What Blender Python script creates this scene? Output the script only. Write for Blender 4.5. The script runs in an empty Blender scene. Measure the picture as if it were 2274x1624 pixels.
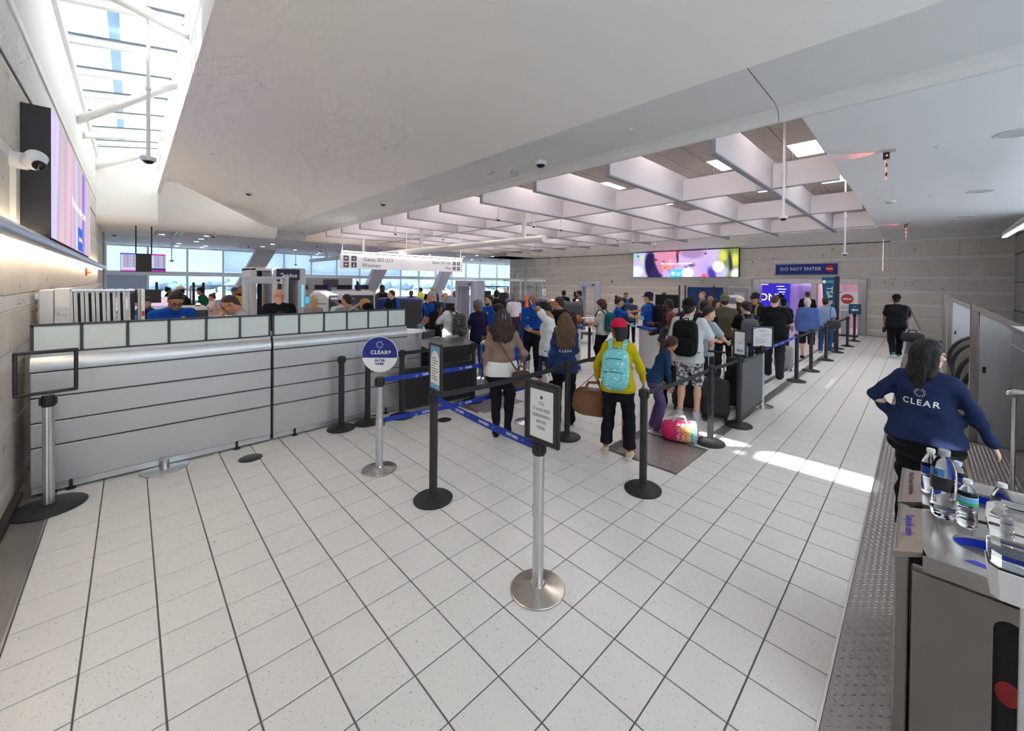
import bpy, math, random
import numpy as np
from mathutils import Vector, Matrix, Euler
random.seed(7)
PI = math.pi
scene = bpy.context.scene
COL = scene.collection

# ------------------------------------------------------------------ camera
# world: X runs along the left wall, Y from the left wall to the far stone wall, metres
cam_data = bpy.data.cameras.new('camera'); cam = bpy.data.objects.new('camera', cam_data); COL.objects.link(cam)
cam_data.sensor_fit = 'HORIZONTAL'; cam_data.sensor_width = 36.0; cam_data.lens = 13.8633
cam_data.shift_x = -0.018422; cam_data.shift_y = -0.077359
cam_data.clip_start = 0.05; cam_data.clip_end = 2000
_yaw, _pit, _rol = math.radians(44.57901683), math.radians(-0.5685207), math.radians(0.59352279)
_R = Vector((math.cos(_yaw), math.sin(_yaw), 0)); _F = Vector((-math.sin(_yaw), math.cos(_yaw), 0)); _U = Vector((0, 0, 1))
_F2 = math.cos(_pit)*_F + math.sin(_pit)*_U; _U2 = -math.sin(_pit)*_F + math.cos(_pit)*_U
_R3 = math.cos(_rol)*_R + math.sin(_rol)*_U2; _U3 = -math.sin(_rol)*_R + math.cos(_rol)*_U2
CAMZ = 2.0376
_m = Matrix.Identity(4)
for i in range(3):
    _m[i][0] = _R3[i]; _m[i][1] = _U3[i]; _m[i][2] = -_F2[i]
_m[2][3] = CAMZ
cam.matrix_world = _m
scene.camera = cam

# ------------------------------------------------------------------ exposure, world, sun
vs = scene.view_settings
vs.view_transform = 'Standard'; vs.look = 'None'; vs.gamma = 1.0; vs.use_curve_mapping = False
vs.exposure = 1.0
scene.render.film_transparent = False
cy = scene.cycles
cy.use_denoising = True
cy.max_bounces = 7; cy.diffuse_bounces = 6; cy.glossy_bounces = 3; cy.transmission_bounces = 6; cy.transparent_max_bounces = 12
cy.caustics_reflective = False; cy.caustics_refractive = False; cy.sample_clamp_indirect = 6.0
cy.use_adaptive_sampling = True; cy.adaptive_threshold = 0.12; cy.adaptive_min_samples = 12; cy.use_light_tree = False

world = bpy.data.worlds.new('sky'); scene.world = world; world.use_nodes = True
wn = world.node_tree; wn.nodes.clear()
wo = wn.nodes.new('ShaderNodeOutputWorld'); wb = wn.nodes.new('ShaderNodeBackground')
wt = wn.nodes.new('ShaderNodeTexCoord'); wx = wn.nodes.new('ShaderNodeSeparateXYZ'); wr = wn.nodes.new('ShaderNodeValToRGB')
wr.color_ramp.elements[0].position = 0.0; wr.color_ramp.elements[0].color = (0.74, 0.87, 1.0, 1)
wr.color_ramp.elements[1].position = 0.5; wr.color_ramp.elements[1].color = (0.95, 0.975, 1.0, 1)
wn.links.new(wt.outputs['Generated'], wx.inputs[0]); wn.links.new(wx.outputs['Z'], wr.inputs[0])
wn.links.new(wr.outputs[0], wb.inputs['Color']); wb.inputs['Strength'].default_value = 1.35
wn.links.new(wb.outputs[0], wo.inputs['Surface'])

sun_d = bpy.data.lights.new('sun', 'SUN'); sun = bpy.data.objects.new('sun', sun_d); COL.objects.link(sun)
sun_d.energy = 9.0; sun_d.angle = math.radians(0.7); sun_d.color = (1.0, 0.97, 0.9)
sun.rotation_euler = Vector((0.0, 4.92, -4.97)).to_track_quat('-Z', 'Y').to_euler()

# ------------------------------------------------------------------ materials
MATS = {}
def _prin(name):
    m = bpy.data.materials.new(name); m.use_nodes = True
    nt = m.node_tree; b = nt.nodes['Principled BSDF']
    return m, nt, b
def lin(c):
    return tuple((x/12.92 if x <= 0.04045 else ((x+0.055)/1.055)**2.4) for x in c)
def srgb(r, g, b): return lin((r/255, g/255, b/255))

def mat(name, col, rough=0.6, metal=0.0, var=0.0, vscale=8.0, bump=0.0, bscale=60.0, spec=0.5, emit=None, estr=0.0, alpha=1.0, trans=0.0, ior=1.45, aniso=None, coat=0.0):
    if name in MATS: return MATS[name]
    m, nt, b = _prin(name)
    c = tuple(col) + (1,)
    b.inputs['Base Color'].default_value = c; b.inputs['Roughness'].default_value = rough; b.inputs['Metallic'].default_value = metal
    b.inputs['Specular IOR Level'].default_value = spec; b.inputs['IOR'].default_value = ior
    if trans: b.inputs['Transmission Weight'].default_value = trans
    if alpha < 1: b.inputs['Alpha'].default_value = alpha
    if coat: b.inputs['Coat Weight'].default_value = coat
    if emit is not None:
        b.inputs['Emission Color'].default_value = tuple(emit)+(1,); b.inputs['Emission Strength'].default_value = estr
    if var or bump:
        tc = nt.nodes.new('ShaderNodeTexCoord')
    if var:
        n = nt.nodes.new('ShaderNodeTexNoise'); n.inputs['Scale'].default_value = vscale; n.inputs['Detail'].default_value = 4
        mp = nt.nodes.new('ShaderNodeMapping')
        if aniso: mp.inputs['Scale'].default_value = aniso
        nt.links.new(tc.outputs['Object'], mp.inputs[0]); nt.links.new(mp.outputs[0], n.inputs['Vector'])
        mx = nt.nodes.new('ShaderNodeMix'); mx.data_type = 'RGBA'
        mx.inputs[6].default_value = tuple(max(0, x*(1-var)) for x in col)+(1,); mx.inputs[7].default_value = tuple(min(1, x*(1+var)) for x in col)+(1,)
        nt.links.new(n.outputs['Fac'], mx.inputs[0]); nt.links.new(mx.outputs[2], b.inputs['Base Color'])
    if bump:
        n2 = nt.nodes.new('ShaderNodeTexNoise'); n2.inputs['Scale'].default_value = bscale; n2.inputs['Detail'].default_value = 3
        bp = nt.nodes.new('ShaderNodeBump'); bp.inputs['Strength'].default_value = bump; bp.inputs['Distance'].default_value = 0.01
        nt.links.new(tc.outputs['Object'], n2.inputs['Vector']); nt.links.new(n2.outputs['Fac'], bp.inputs['Height']); nt.links.new(bp.outputs[0], b.inputs['Normal'])
    MATS[name] = m
    return m

def specks(name, base, dark, scale, thr, rough=0.5, var=0.06, bscale=None, dark2=None, vscale=0.8):
    """stone / terrazzo: noise-toned base with sharp-edged darker chips"""
    if name in MATS: return MATS[name]
    m, nt, b = _prin(name); L = nt.links
    tc = nt.nodes.new('ShaderNodeTexCoord'); oi = nt.nodes.new('ShaderNodeObjectInfo')
    add = nt.nodes.new('ShaderNodeVectorMath'); add.operation = 'ADD'
    sc = nt.nodes.new('ShaderNodeVectorMath'); sc.operation = 'SCALE'; sc.inputs['Scale'].default_value = 37.0
    cmb = nt.nodes.new('ShaderNodeCombineXYZ')
    for k in range(3): L.new(oi.outputs['Random'], cmb.inputs[k])
    L.new(cmb.outputs[0], sc.inputs[0]); L.new(tc.outputs['Object'], add.inputs[0]); L.new(sc.outputs[0], add.inputs[1])
    n1 = nt.nodes.new('ShaderNodeTexNoise'); n1.inputs['Scale'].default_value = vscale; n1.inputs['Detail'].default_value = 5; L.new(add.outputs[0], n1.inputs['Vector'])
    mx = nt.nodes.new('ShaderNodeMix'); mx.data_type = 'RGBA'
    mx.inputs[6].default_value = tuple(x*(1-var) for x in base)+(1,); mx.inputs[7].default_value = tuple(min(1, x*(1+var)) for x in base)+(1,)
    L.new(n1.outputs['Fac'], mx.inputs[0])
    n2 = nt.nodes.new('ShaderNodeTexNoise'); n2.inputs['Scale'].default_value = scale; n2.inputs['Detail'].default_value = 1.5; L.new(add.outputs[0], n2.inputs['Vector'])
    rp = nt.nodes.new('ShaderNodeValToRGB'); rp.color_ramp.elements[0].position = thr; rp.color_ramp.elements[1].position = thr+0.04
    L.new(n2.outputs['Fac'], rp.inputs[0])
    m2 = nt.nodes.new('ShaderNodeMix'); m2.data_type = 'RGBA'; L.new(rp.outputs[0], m2.inputs[0]); L.new(mx.outputs[2], m2.inputs[6]); m2.inputs[7].default_value = tuple(dark)+(1,)
    out = m2
    if dark2:
        n3 = nt.nodes.new('ShaderNodeTexNoise'); n3.inputs['Scale'].default_value = scale*0.28; n3.inputs['Detail'].default_value = 2; L.new(add.outputs[0], n3.inputs['Vector'])
        r3 = nt.nodes.new('ShaderNodeValToRGB'); r3.color_ramp.elements[0].position = 0.68; r3.color_ramp.elements[1].position = 0.74; L.new(n3.outputs['Fac'], r3.inputs[0])
        m3 = nt.nodes.new('ShaderNodeMix'); m3.data_type = 'RGBA'; L.new(r3.outputs[0], m3.inputs[0]); L.new(m2.outputs[2], m3.inputs[6]); m3.inputs[7].default_value = tuple(dark2)+(1,)
        out = m3
    L.new(out.outputs[2], b.inputs['Base Color']); b.inputs['Roughness'].default_value = rough
    MATS[name] = m
    return m

def emis(name, col, strength=1.0):
    if name in MATS: return MATS[name]
    m = bpy.data.materials.new(name); m.use_nodes = True; nt = m.node_tree; nt.nodes.clear()
    o = nt.nodes.new('ShaderNodeOutputMaterial'); e = nt.nodes.new('ShaderNodeEmission')
    e.inputs['Color'].default_value = tuple(col)+(1,); e.inputs['Strength'].default_value = strength
    nt.links.new(e.outputs[0], o.inputs['Surface']); MATS[name] = m
    return m

def glass(name, tint=(0.9, 0.95, 0.97), refl=0.08, rough=0.02):
    """thin clear pane: mostly see-through, a weak glossy coat"""
    if name in MATS: return MATS[name]
    m = bpy.data.materials.new(name); m.use_nodes = True; nt = m.node_tree; nt.nodes.clear()
    o = nt.nodes.new('ShaderNodeOutputMaterial'); t = nt.nodes.new('ShaderNodeBsdfTransparent'); g = nt.nodes.new('ShaderNodeBsdfGlossy'); x = nt.nodes.new('ShaderNodeMixShader')
    t.inputs[0].default_value = tuple(tint)+(1,); g.inputs['Roughness'].default_value = rough; x.inputs[0].default_value = refl
    nt.links.new(t.outputs[0], x.inputs[1]); nt.links.new(g.outputs[0], x.inputs[2]); nt.links.new(x.outputs[0], o.inputs['Surface']); MATS[name] = m
    return m

# ------------------------------------------------------------------ mesh builder
class MB:
    def __init__(s): s.v = []; s.f = []; s.n = 0
    def add(s, vs_, fs):
        vs_ = np.asarray(vs_, float).reshape(-1, 3); o = s.n
        s.v.append(vs_); s.n += len(vs_)
        s.f.extend([tuple(i+o for i in f) for f in fs]); return s
    def box(s, x0, x1, y0, y1, z0, z1):
        vs_ = [(x0,y0,z0),(x1,y0,z0),(x1,y1,z0),(x0,y1,z0),(x0,y0,z1),(x1,y0,z1),(x1,y1,z1),(x0,y1,z1)]
        return s.add(vs_, [(0,3,2,1),(4,5,6,7),(0,1,5,4),(1,2,6,5),(2,3,7,6),(3,0,4,7)])
    def rbox(s, x0, x1, y0, y1, z0, z1, r=0.01):
        """box with chamfered edges"""
        r = min(r, (x1-x0)/2.01, (y1-y0)/2.01, (z1-z0)/2.01)
        vs_ = []; idx = {}
        for i, X in enumerate((x0, x1)):
            for j, Y in enumerate((y0, y1)):
                for k, Z in enumerate((z0, z1)):
                    sx, sy, sz = (1 if i == 0 else -1), (1 if j == 0 else -1), (1 if k == 0 else -1)
                    for a, p in enumerate(((X, Y+sy*r, Z+sz*r), (X+sx*r, Y, Z+sz*r), (X+sx*r, Y+sy*r, Z))):
                        idx[(i, j, k, a)] = len(vs_); vs_.append(p)
        g = lambda i, j, k, a: idx[(i, j, k, a)]
        fs = [(g(0,0,0,0), g(0,0,1,0), g(0,1,1,0), g(0,1,0,0)), (g(1,0,0,0), g(1,1,0,0), g(1,1,1,0), g(1,0,1,0)),
              (g(0,0,0,1), g(1,0,0,1), g(1,0,1,1), g(0,0,1,1)), (g(0,1,0,1), g(0,1,1,1), g(1,1,1,1), g(1,1,0,1)),
              (g(0,0,0,2), g(0,1,0,2), g(1,1,0,2), g(1,0,0,2)), (g(0,0,1,2), g(1,0,1,2), g(1,1,1,2), g(0,1,1,2))]
        for a in (0, 1):
            for b_ in (0, 1):
                fs.append((g(0,a,b_,1), g(1,a,b_,1), g(1,a,b_,2), g(0,a,b_,2)) if (a == b_) else (g(0,a,b_,1), g(0,a,b_,2), g(1,a,b_,2), g(1,a,b_,1)))
                fs.append((g(a,0,b_,0), g(a,0,b_,2), g(a,1,b_,2), g(a,1,b_,0)) if (a == b_) else (g(a,0,b_,0), g(a,1,b_,0), g(a,1,b_,2), g(a,0,b_,2)))
                fs.append((g(a,b_,0,0), g(a,b_,1,0), g(a,b_,1,1), g(a,b_,0,1)) if (a != b_) else (g(a,b_,0,0), g(a,b_,0,1), g(a,b_,1,1), g(a,b_,1,0)))
        for i in (0, 1):
            for j in (0, 1):
                for k in (0, 1):
                    t = (g(i,j,k,0), g(i,j,k,1), g(i,j,k,2)); fs.append(t if (i+j+k) % 2 else t[::-1])
        return s.add(vs_, fs)
    def prism(s, poly, a0, a1, axis='z'):
        """polygon extruded along an axis; poly holds the two other coordinates in xyz order"""
        n = len(poly)
        def P(p, a): return {'z': (p[0], p[1], a), 'y': (p[0], a, p[1]), 'x': (a, p[0], p[1])}[axis]
        vs_ = [P(p, a0) for p in poly] + [P(p, a1) for p in poly]
        fs = [tuple(range(n))[::-1], tuple(range(n, 2*n))] + [(i, (i+1) % n, n+(i+1) % n, n+i) for i in range(n)]
        return s.add(vs_, fs)
    def quad(s, a, b, c, d): return s.add([a, b, c, d], [(0, 1, 2, 3)])
    def tube(s, pts, rad, seg=12, caps=True, flat=1.0):
        pts = [Vector(p) for p in pts]; n = len(pts)
        if not hasattr(rad, '__len__'): rad = [rad]*n
        t0 = (pts[1]-pts[0]).normalized(); up = Vector((0, 0, 1)) if abs(t0.z) < 0.9 else Vector((1, 0, 0))
        u = t0.cross(up).normalized(); vs_ = []
        for i, p in enumerate(pts):
            t = (pts[min(i+1, n-1)] - pts[max(i-1, 0)]).normalized()
            u = (u - t*u.dot(t)).normalized(); w = t.cross(u)
            for k in range(seg):
                a = 2*PI*k/seg; vs_.append(p + rad[i]*(math.cos(a)*u + flat*math.sin(a)*w))
        fs = [(i*seg+k, i*seg+(k+1) % seg, (i+1)*seg+(k+1) % seg, (i+1)*seg+k) for i in range(n-1) for k in range(seg)]
        if caps: fs += [tuple(range(seg))[::-1], tuple(range((n-1)*seg, n*seg))]
        return s.add([tuple(p) for p in vs_], fs)
    def cyl(s, p0, p1, r0, r1=None, seg=20): return s.tube([p0, p1], [r0, r0 if r1 is None else r1], seg)
    def lathe(s, prof, cx=0, cy_=0, cz=0, seg=32, sx=1.0, sy=1.0):
        """prof: (radius, z) from bottom to top; zero radii close the ends"""
        vs_ = []; rows = []
        for r, z in prof:
            if r < 1e-6: rows.append([len(vs_)]); vs_.append((cx, cy_, cz+z))
            else:
                rows.append(list(range(len(vs_), len(vs_)+seg)))
                vs_ += [(cx+sx*r*math.cos(2*PI*k/seg), cy_+sy*r*math.sin(2*PI*k/seg), cz+z) for k in range(seg)]
        fs = []
        for a, b_ in zip(rows, rows[1:]):
            for k in range(seg):
                k2 = (k+1) % seg
                if len(a) == 1 and len(b_) == 1: continue
                if len(a) == 1: fs.append((a[0], b_[k2], b_[k]))
                elif len(b_) == 1: fs.append((a[k], a[k2], b_[0]))
                else: fs.append((a[k], a[k2], b_[k2], b_[k]))
        return s.add(vs_, fs)
    def ell(s, c, r, seg=16, rings=10):
        prof = [(math.sin(PI*i/rings), -math.cos(PI*i/rings)) for i in range(rings+1)]
        m = MB(); m.lathe([(0 if i in (0, rings) else p[0], p[1]) for i, p in enumerate(prof)], seg=seg)
        v = np.concatenate(m.v)*np.array(r)+np.array(c)
        return s.add(v, m.f)
    def sheet(s, rows, closed=False):
        """grid of points -> quads"""
        R_, Cn = len(rows), len(rows[0]); vs_ = [p for r in rows for p in r]
        fs = [(i*Cn+j, i*Cn+j+1, (i+1)*Cn+j+1, (i+1)*Cn+j) for i in range(R_-1) for j in range(Cn-1)]
        if closed: fs += [(i*Cn+Cn-1, i*Cn, (i+1)*Cn, (i+1)*Cn+Cn-1) for i in range(R_-1)]
        return s.add(vs_, fs)
    def xf(s, M):
        """transform everything so far"""
        M = np.array(M); s.v = [(np.c_[v, np.ones(len(v))] @ M.T)[:, :3] for v in s.v]; return s
    def mesh(s, name, smooth=False, angle=0.7):
        me = bpy.data.meshes.new(name)
        me.from_pydata(np.concatenate(s.v).tolist() if s.v else [], [], s.f); me.update()
        if smooth:
            me.polygons.foreach_set('use_smooth', [True]*len(me.polygons)); me.set_sharp_from_angle(angle=angle)
        return me
    def obj(s, name, material=None, parent=None, smooth=False, angle=0.7, loc=None, rz=None):
        o = bpy.data.objects.new(name, s.mesh(name, smooth, angle))
        if material is not None: o.data.materials.append(material)
        COL.objects.link(o)
        if parent is not None: o.parent = parent
        if loc is not None: o.location = loc
        if rz is not None: o.rotation_euler = (0, 0, rz)
        return o

def tag(o, label, cat, group=None, kind=None):
    if label: o['label'] = label
    if cat: o['category'] = cat
    if group: o['group'] = group
    if kind: o['kind'] = kind
    return o
def struct(o): o['kind'] = 'structure'; return o
def thing(name, label, cat, loc=(0, 0, 0), rz=0.0, group=None):
    o = bpy.data.objects.new(name, None); COL.objects.link(o); o.empty_display_size = 0.1
    o.location = loc; o.rotation_euler = (0, 0, rz)
    return tag(o, label, cat, group)
def inst(me, name, parent=None, loc=(0, 0, 0), rot=(0, 0, 0), scale=None):
    o = bpy.data.objects.new(name, me); COL.objects.link(o)
    if parent is not None: o.parent = parent
    o.location = loc; o.rotation_euler = rot
    if scale: o.scale = scale
    return o
def dup(root, loc, rz=None, label=None, group=None):
    r = root.copy(); COL.objects.link(r); r.location = loc
    if rz is not None: r.rotation_euler = (0, 0, rz)
    if label: r['label'] = label
    if group: r['group'] = group
    for ch in list(root.children):
        c = ch.copy(); COL.objects.link(c); c.parent = r
        for g in ch.children:
            d = g.copy(); COL.objects.link(d); d.parent = c
    return r
def smat(me, m): me.materials.append(m); return me

FONT_CACHE = {}
def text_mesh(s, size=0.1, align='CENTER', extrude=0.0006, spacing=1.0, bold=0.0, shear=0.0):
    key = (s, size, align, extrude, spacing, bold, shear)
    if key not in FONT_CACHE:
        cu = bpy.data.curves.new('lettering', 'FONT'); cu.body = s; cu.size = size; cu.align_x = align; cu.align_y = 'CENTER'
        cu.extrude = extrude; cu.space_character = spacing; cu.offset = bold; cu.shear = shear; cu.resolution_u = 3
        ob = bpy.data.objects.new('lettering', cu)
        me = bpy.data.meshes.new_from_object(ob); me.name = 'lettering'
        bpy.data.objects.remove(ob); FONT_CACHE[key] = me
    return FONT_CACHE[key]
def face_rot(nrm, up=(0, 0, 1)):
    """rotation whose local x,y span a panel facing nrm (z = nrm, y = up)"""
    z = Vector(nrm).normalized(); x = Vector(up).cross(z).normalized(); y = z.cross(x)
    return Matrix((x, y, z)).transposed().to_euler()
def text(s, size, m, parent, loc, nrm, up=(0, 0, 1), name='lettering', **kw):
    me = text_mesh(s, size, **kw)
    if len(me.materials) and me.materials[0] != m: me = me.copy(); me.materials.clear()
    if not len(me.materials): me.materials.append(m)
    return inst(me, name, parent, loc, face_rot(nrm, up))
# ================================================================== THE SETTING
M_white = mat('white_paint', (0.92, 0.895, 0.86), 0.65, var=0.015, vscale=0.5)
M_grey = mat('grey_white_paint', (0.73, 0.725, 0.715), 0.7, var=0.015, vscale=0.6)
M_frame = mat('white_frame', (0.78, 0.79, 0.80), 0.45)
M_grout = mat('grout', (0.16, 0.15, 0.15), 0.9)
M_tile = specks('floor_tile', (0.775, 0.765, 0.745), (0.44, 0.45, 0.46), 95.0, 0.665, rough=0.30, var=0.035, vscale=1.1)
M_stone = specks('fossil_stone', (0.70, 0.645, 0.575), (0.46, 0.38, 0.31), 21.0, 0.69, rough=0.75, var=0.08, dark2=(0.36, 0.29, 0.22), vscale=1.6)
M_stripe = specks('pale_stone_stripe', (0.77, 0.75, 0.715), (0.64, 0.61, 0.57), 25.0, 0.72, rough=0.7, var=0.05, vscale=1.2)
M_steel = mat('brushed_steel', (0.60, 0.61, 0.63), 0.28, 1.0, var=0.08, vscale=3.0, aniso=(30, 30, 1))
M_plate = mat('tread_plate', (0.33, 0.31, 0.30), 0.42, 0.75, var=0.2, vscale=2.0)
M_lug = mat('tread_lug', (0.47, 0.45, 0.44), 0.32, 0.85)
M_black = mat('black_plastic', (0.018, 0.018, 0.02), 0.45)
M_blackm = mat('black_metal', (0.025, 0.025, 0.028), 0.4)
M_glass = glass('window_glass', (0.66, 0.745, 0.81), 0.06)
M_dark = mat('dark_gap', (0.03, 0.028, 0.026), 0.8)

# ---- floor: a grout slab that carries real tiles; tile size 0.305
T = 0.305; GX0, GY0 = 6.9912, -2.3834
gx = lambda r: (r-GX0)*T
gy = lambda l: (l-GY0)*T
floor = struct(MB().box(-33.0, 3.2, -3.2, 30.0, -0.12, -0.006).obj('floor', M_grout))
def tile_mb(m, x0, x1, y0, y1):
    g, c, z, zb = 0.0040, 0.0018, 0.0, -0.006
    a = [(x0+g, y0+g, zb), (x1-g, y0+g, zb), (x1-g, y1-g, zb), (x0+g, y1-g, zb)]
    b_ = [(x0+g, y0+g, z-c), (x1-g, y0+g, z-c), (x1-g, y1-g, z-c), (x0+g, y1-g, z-c)]
    t = [(x0+g+c, y0+g+c, z), (x1-g-c, y0+g+c, z), (x1-g-c, y1-g-c, z), (x0+g+c, y1-g-c, z)]
    fs = [(8, 9, 10, 11)] + [(i, (i+1) % 4, 4+(i+1) % 4, 4+i) for i in range(4)] + [(4+i, 4+(i+1) % 4, 8+(i+1) % 4, 8+i) for i in range(4)]
    return m.add(a+b_+t, fs)
MAT_RECTS = [(-2.60, -1.83, 4.12, 4.93), (-5.62, -4.78, 3.85, 4.72)]      # inlaid tread plates in the queue
SLOTS = [(-1.99, -1.85, 5.6, 16.2), (-2.30, -2.22, 6.0, 16.2)]             # ribbed strips under the queue belts
def covered(x0, x1, y0, y1):
    xm, ym = (x0+x1)/2, (y0+y1)/2
    return any(a < xm < b_ and c < ym < d for a, b_, c, d in MAT_RECTS)
tiles = []
for r in range(-110, 6):
    for l in range(-4, 96):
        x0, x1, y0, y1 = gx(r), gx(r+1), gy(l), gy(l+1)
        if covered(x0, x1, y0, y1): continue
        if y1 > 21.33 and x0 > -23.4: continue
        v = Vector(((x0+x1)/2, (y0+y1)/2, -CAMZ)); dz = v.dot(_F2)
        vis = False
        if dz > 0.6:
            u, w = 1178.9+875.7*v.dot(_R3)/dz, 636.1-875.7*v.dot(_U3)/dz
            vis = -60 < u < 2330 and 0 < w < 1690
            # hidden from view behind the screening desk
            if x0 < -6.0 and y0 < 3.3: vis = False
        tiles.append((v.length if vis else 1e3+v.length, x0, x1, y0, y1))
tiles.sort()
tme = smat(tile_mb(MB(), -T/2, T/2, -T/2, T/2).mesh('floor_tile'), M_tile)
for d, x0, x1, y0, y1 in tiles[:300]: inst(tme, 'floor_tile', floor, ((x0+x1)/2, (y0+y1)/2, 0))
rest = MB()
for d, x0, x1, y0, y1 in tiles[300:]: tile_mb(rest, x0, x1, y0, y1)
o = rest.obj('floor_tiling', M_tile, floor); o['kind'] = 'stuff'

# ---- tread plate walkways (raised lugs are geometry)
def lugs(m, x0, x1, y0, y1, pitch=0.034):
    nx, ny = int((x1-x0)/pitch), int((y1-y0)/pitch)
    for i in range(nx):
        for j in range(ny):
            cx, cyy = x0+(i+0.5)*pitch, y0+(j+0.5)*pitch
            a = PI/4 if (i+j) % 2 else -PI/4
            ca, sa = math.cos(a), math.sin(a); Lh, Wh, hh = 0.0150, 0.0050, 0.0028
            P = [(-Lh, 0, 0), (-Lh*0.4, -Wh, 0), (Lh*0.4, -Wh, 0), (Lh, 0, 0), (Lh*0.4, Wh, 0), (-Lh*0.4, Wh, 0), (-Lh*0.45, 0, hh), (Lh*0.45, 0, hh)]
            m.add([(cx+ca*p[0]-sa*p[1], cyy+sa*p[0]+ca*p[1], p[2]) for p in P], [(0,1,6),(1,2,7,6),(2,3,7),(3,4,7),(4,5,6,7),(5,0,6)])
    return m
plates = [('walkway_plate', -0.302, 0.40, 1.0, 16.5, 9.5), ('walkway_plate', 0.43, 1.6, 1.0, 7.75, 7.7), ('walkway_plate', -5.9, -1.5, -0.70, -0.497, -2.0)]
for nme, x0, x1, y0, y1, yl in plates:
    p = MB().box(x0+0.004, x1-0.003, y0, y1, -0.0065, -0.0008).obj(nme, M_plate, floor); p['label'] = 'grey steel tread plate let into the floor'
    q = lugs(MB(), x0+0.012, x1-0.010, max(y0, 2.0 if x0 > -1 else y0), min(y1, yl)).xf(Matrix.Translation((0, 0, -0.0009))).obj('tread_lugs', M_lug, p); q['kind'] = 'stuff'
for x0, x1, y0, y1 in MAT_RECTS:
    p = MB().box(x0, x1, y0, y1, -0.0065, 0.0005).obj('floor_plate', M_plate, floor)
    q = lugs(MB(), x0+0.01, x1-0.01, y0+0.01, y1-0.01).xf(Matrix.Translation((0, 0, 0.0004))).obj('tread_lugs', M_lug, p); q['kind'] = 'stuff'
MB().box(-0.312, -0.300, 1.0, 16.5, -0.006, 0.004).obj('edge_strip', M_steel, floor)
MB().box(0.40, 0.43, 3.0, 16.5, -0.006, 0.003).obj('edge_strip', mat('tan_edging', (0.42, 0.33, 0.2), 0.6), floor)
MB().box(-22, -1.5, -0.505, -0.494, -0.006, 0.004).obj('edge_strip', M_steel, floor)
for x0, x1, y0, y1 in SLOTS:
    p = MB().box(x0, x1, y0, y1, -0.005, 0.0008).obj('floor_slot', M_plate, floor)
    m = MB(); n = max(2, int((x1-x0)/0.028))
    for k in range(n): m.box(x0+(k+0.2)*(x1-x0)/n, x0+(k+0.75)*(x1-x0)/n, y0, y1, 0.0008, 0.004)
    m.obj('slot_rib', M_lug, p)
MB().box(-5.9, -1.5, -0.75, -0.70, -0.006, 0.05).obj('edge_strip', M_dark, floor)

# ---- stone clad walls
COURSE = [(0.0, 0.16, 1), (0.16, 0.27, 0), (0.27, 0.72, 1), (0.72, 0.85, 0), (0.85, 1.24, 1), (1.24, 1.37, 0), (1.37, 1.74, 1), (1.74, 1.88, 0), (1.88, 2.29, 1), (2.29, 2.42, 0), (2.42, 3.08, 1), (3.08, 3.20, 0), (3.20, 3.78, 1), (3.78, 3.90, 0)]
SLABS = {}
def slab(w, h, stone, ax):
    k = (round(w, 3), round(h, 3), stone, ax)
    if k not in SLABS:
        t = 0.02 if stone else 0.0185
        m = MB().rbox(0.0015, w-0.0015, -t, 0, 0.0015, h-0.0015, 0.003) if ax == 'far' else MB().rbox(0.0015, w-0.0015, 0, t, 0.0015, h-0.0015, 0.003)
        SLABS[k] = smat(m.mesh('stone_slab'), M_stone if stone else M_stripe)
    return SLABS[k]
def clad(wall, x_from, x_to, y, ax, courses, skip=None, step=1.85):
    for ci, (z0, z1, st) in enumerate(courses):
        x = x_from
        while x < x_to-0.02:
            x2 = min(x+step, x_to)
            segs = [(x, x2)]
            if skip and z0 < skip[2] and z1 <= skip[2]+0.2:
                a, b_ = skip[0], skip[1]
                segs = [q for q in ((x, min(x2, a)), (max(x, b_), x2)) if q[1]-q[0] > 0.03]
            for p, q in segs: inst(slab(q-p, z1-z0, st, ax), 'stone_slab', wall, (p, y, z0))
            x = x2
DX0, DX1, DZ = -5.75, -1.56, 2.32
wf = MB().box(-23.3, DX0, 21.32, 21.6, 0, 4.3).box(DX1, 2.4, 21.32, 21.6, 0, 4.3).box(DX0, DX1, 21.32, 21.6, DZ, 4.3)
wall_far = struct(wf.obj('wall_far', M_stone))
farc = [c for c in COURSE if c[0] < 2.29] + [(2.32, 2.42, 0)] + [c for c in COURSE if c[0] >= 2.42]
farc = [(a, b_, s_) for a, b_, s_ in farc if not (a == 2.29)] + [(2.29, 2.32, 0)]
clad(wall_far, -23.3, 2.33, 21.32, 'far', sorted(farc), (DX0, DX1, DZ), 1.87)
MB().box(-23.29, -0.85, 21.285, 21.30, 3.80, 3.83).obj('reveal', M_dark, wall_far)
MB().box(-23.32, -23.3, 21.28, 21.6, 0, 3.9).obj('end_trim', M_frame, wall_far)
wall_right = struct(MB().box(2.33, 2.6, 17.0, 21.6, 0, 4.3).obj('wall_right', mat('grey_panel', (0.40, 0.41, 0.40), 0.5)))
for z in (1.25, 2.2, 3.15, 3.8): MB().box(2.31, 2.335, 17.0, 21.3, z, z+0.02).obj('panel_joint', M_dark, wall_right)
# back of the room beyond the steel panels at the escalator
wg = struct(MB().box(3.2, 3.4, 1.0, 17.0, 0, 0.4).box(3.2, 3.4, 1.0, 17.0, 3.9, 4.2).obj('wall_glazed', M_frame))
for k in range(9): MB().rbox(3.22, 3.36, 1.0+2.0*k-0.05, 1.0+2.0*k+0.05, 0.4, 3.9, 0.01).obj('mullion', M_frame, wg)
for k in range(8): MB().box(3.28, 3.29, 1.05+2.0*k, 2.95+2.0*k, 0.4, 3.9).obj('pane', glass('clear_glazing', (0.96, 0.97, 0.97), 0.04), wg)

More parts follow.
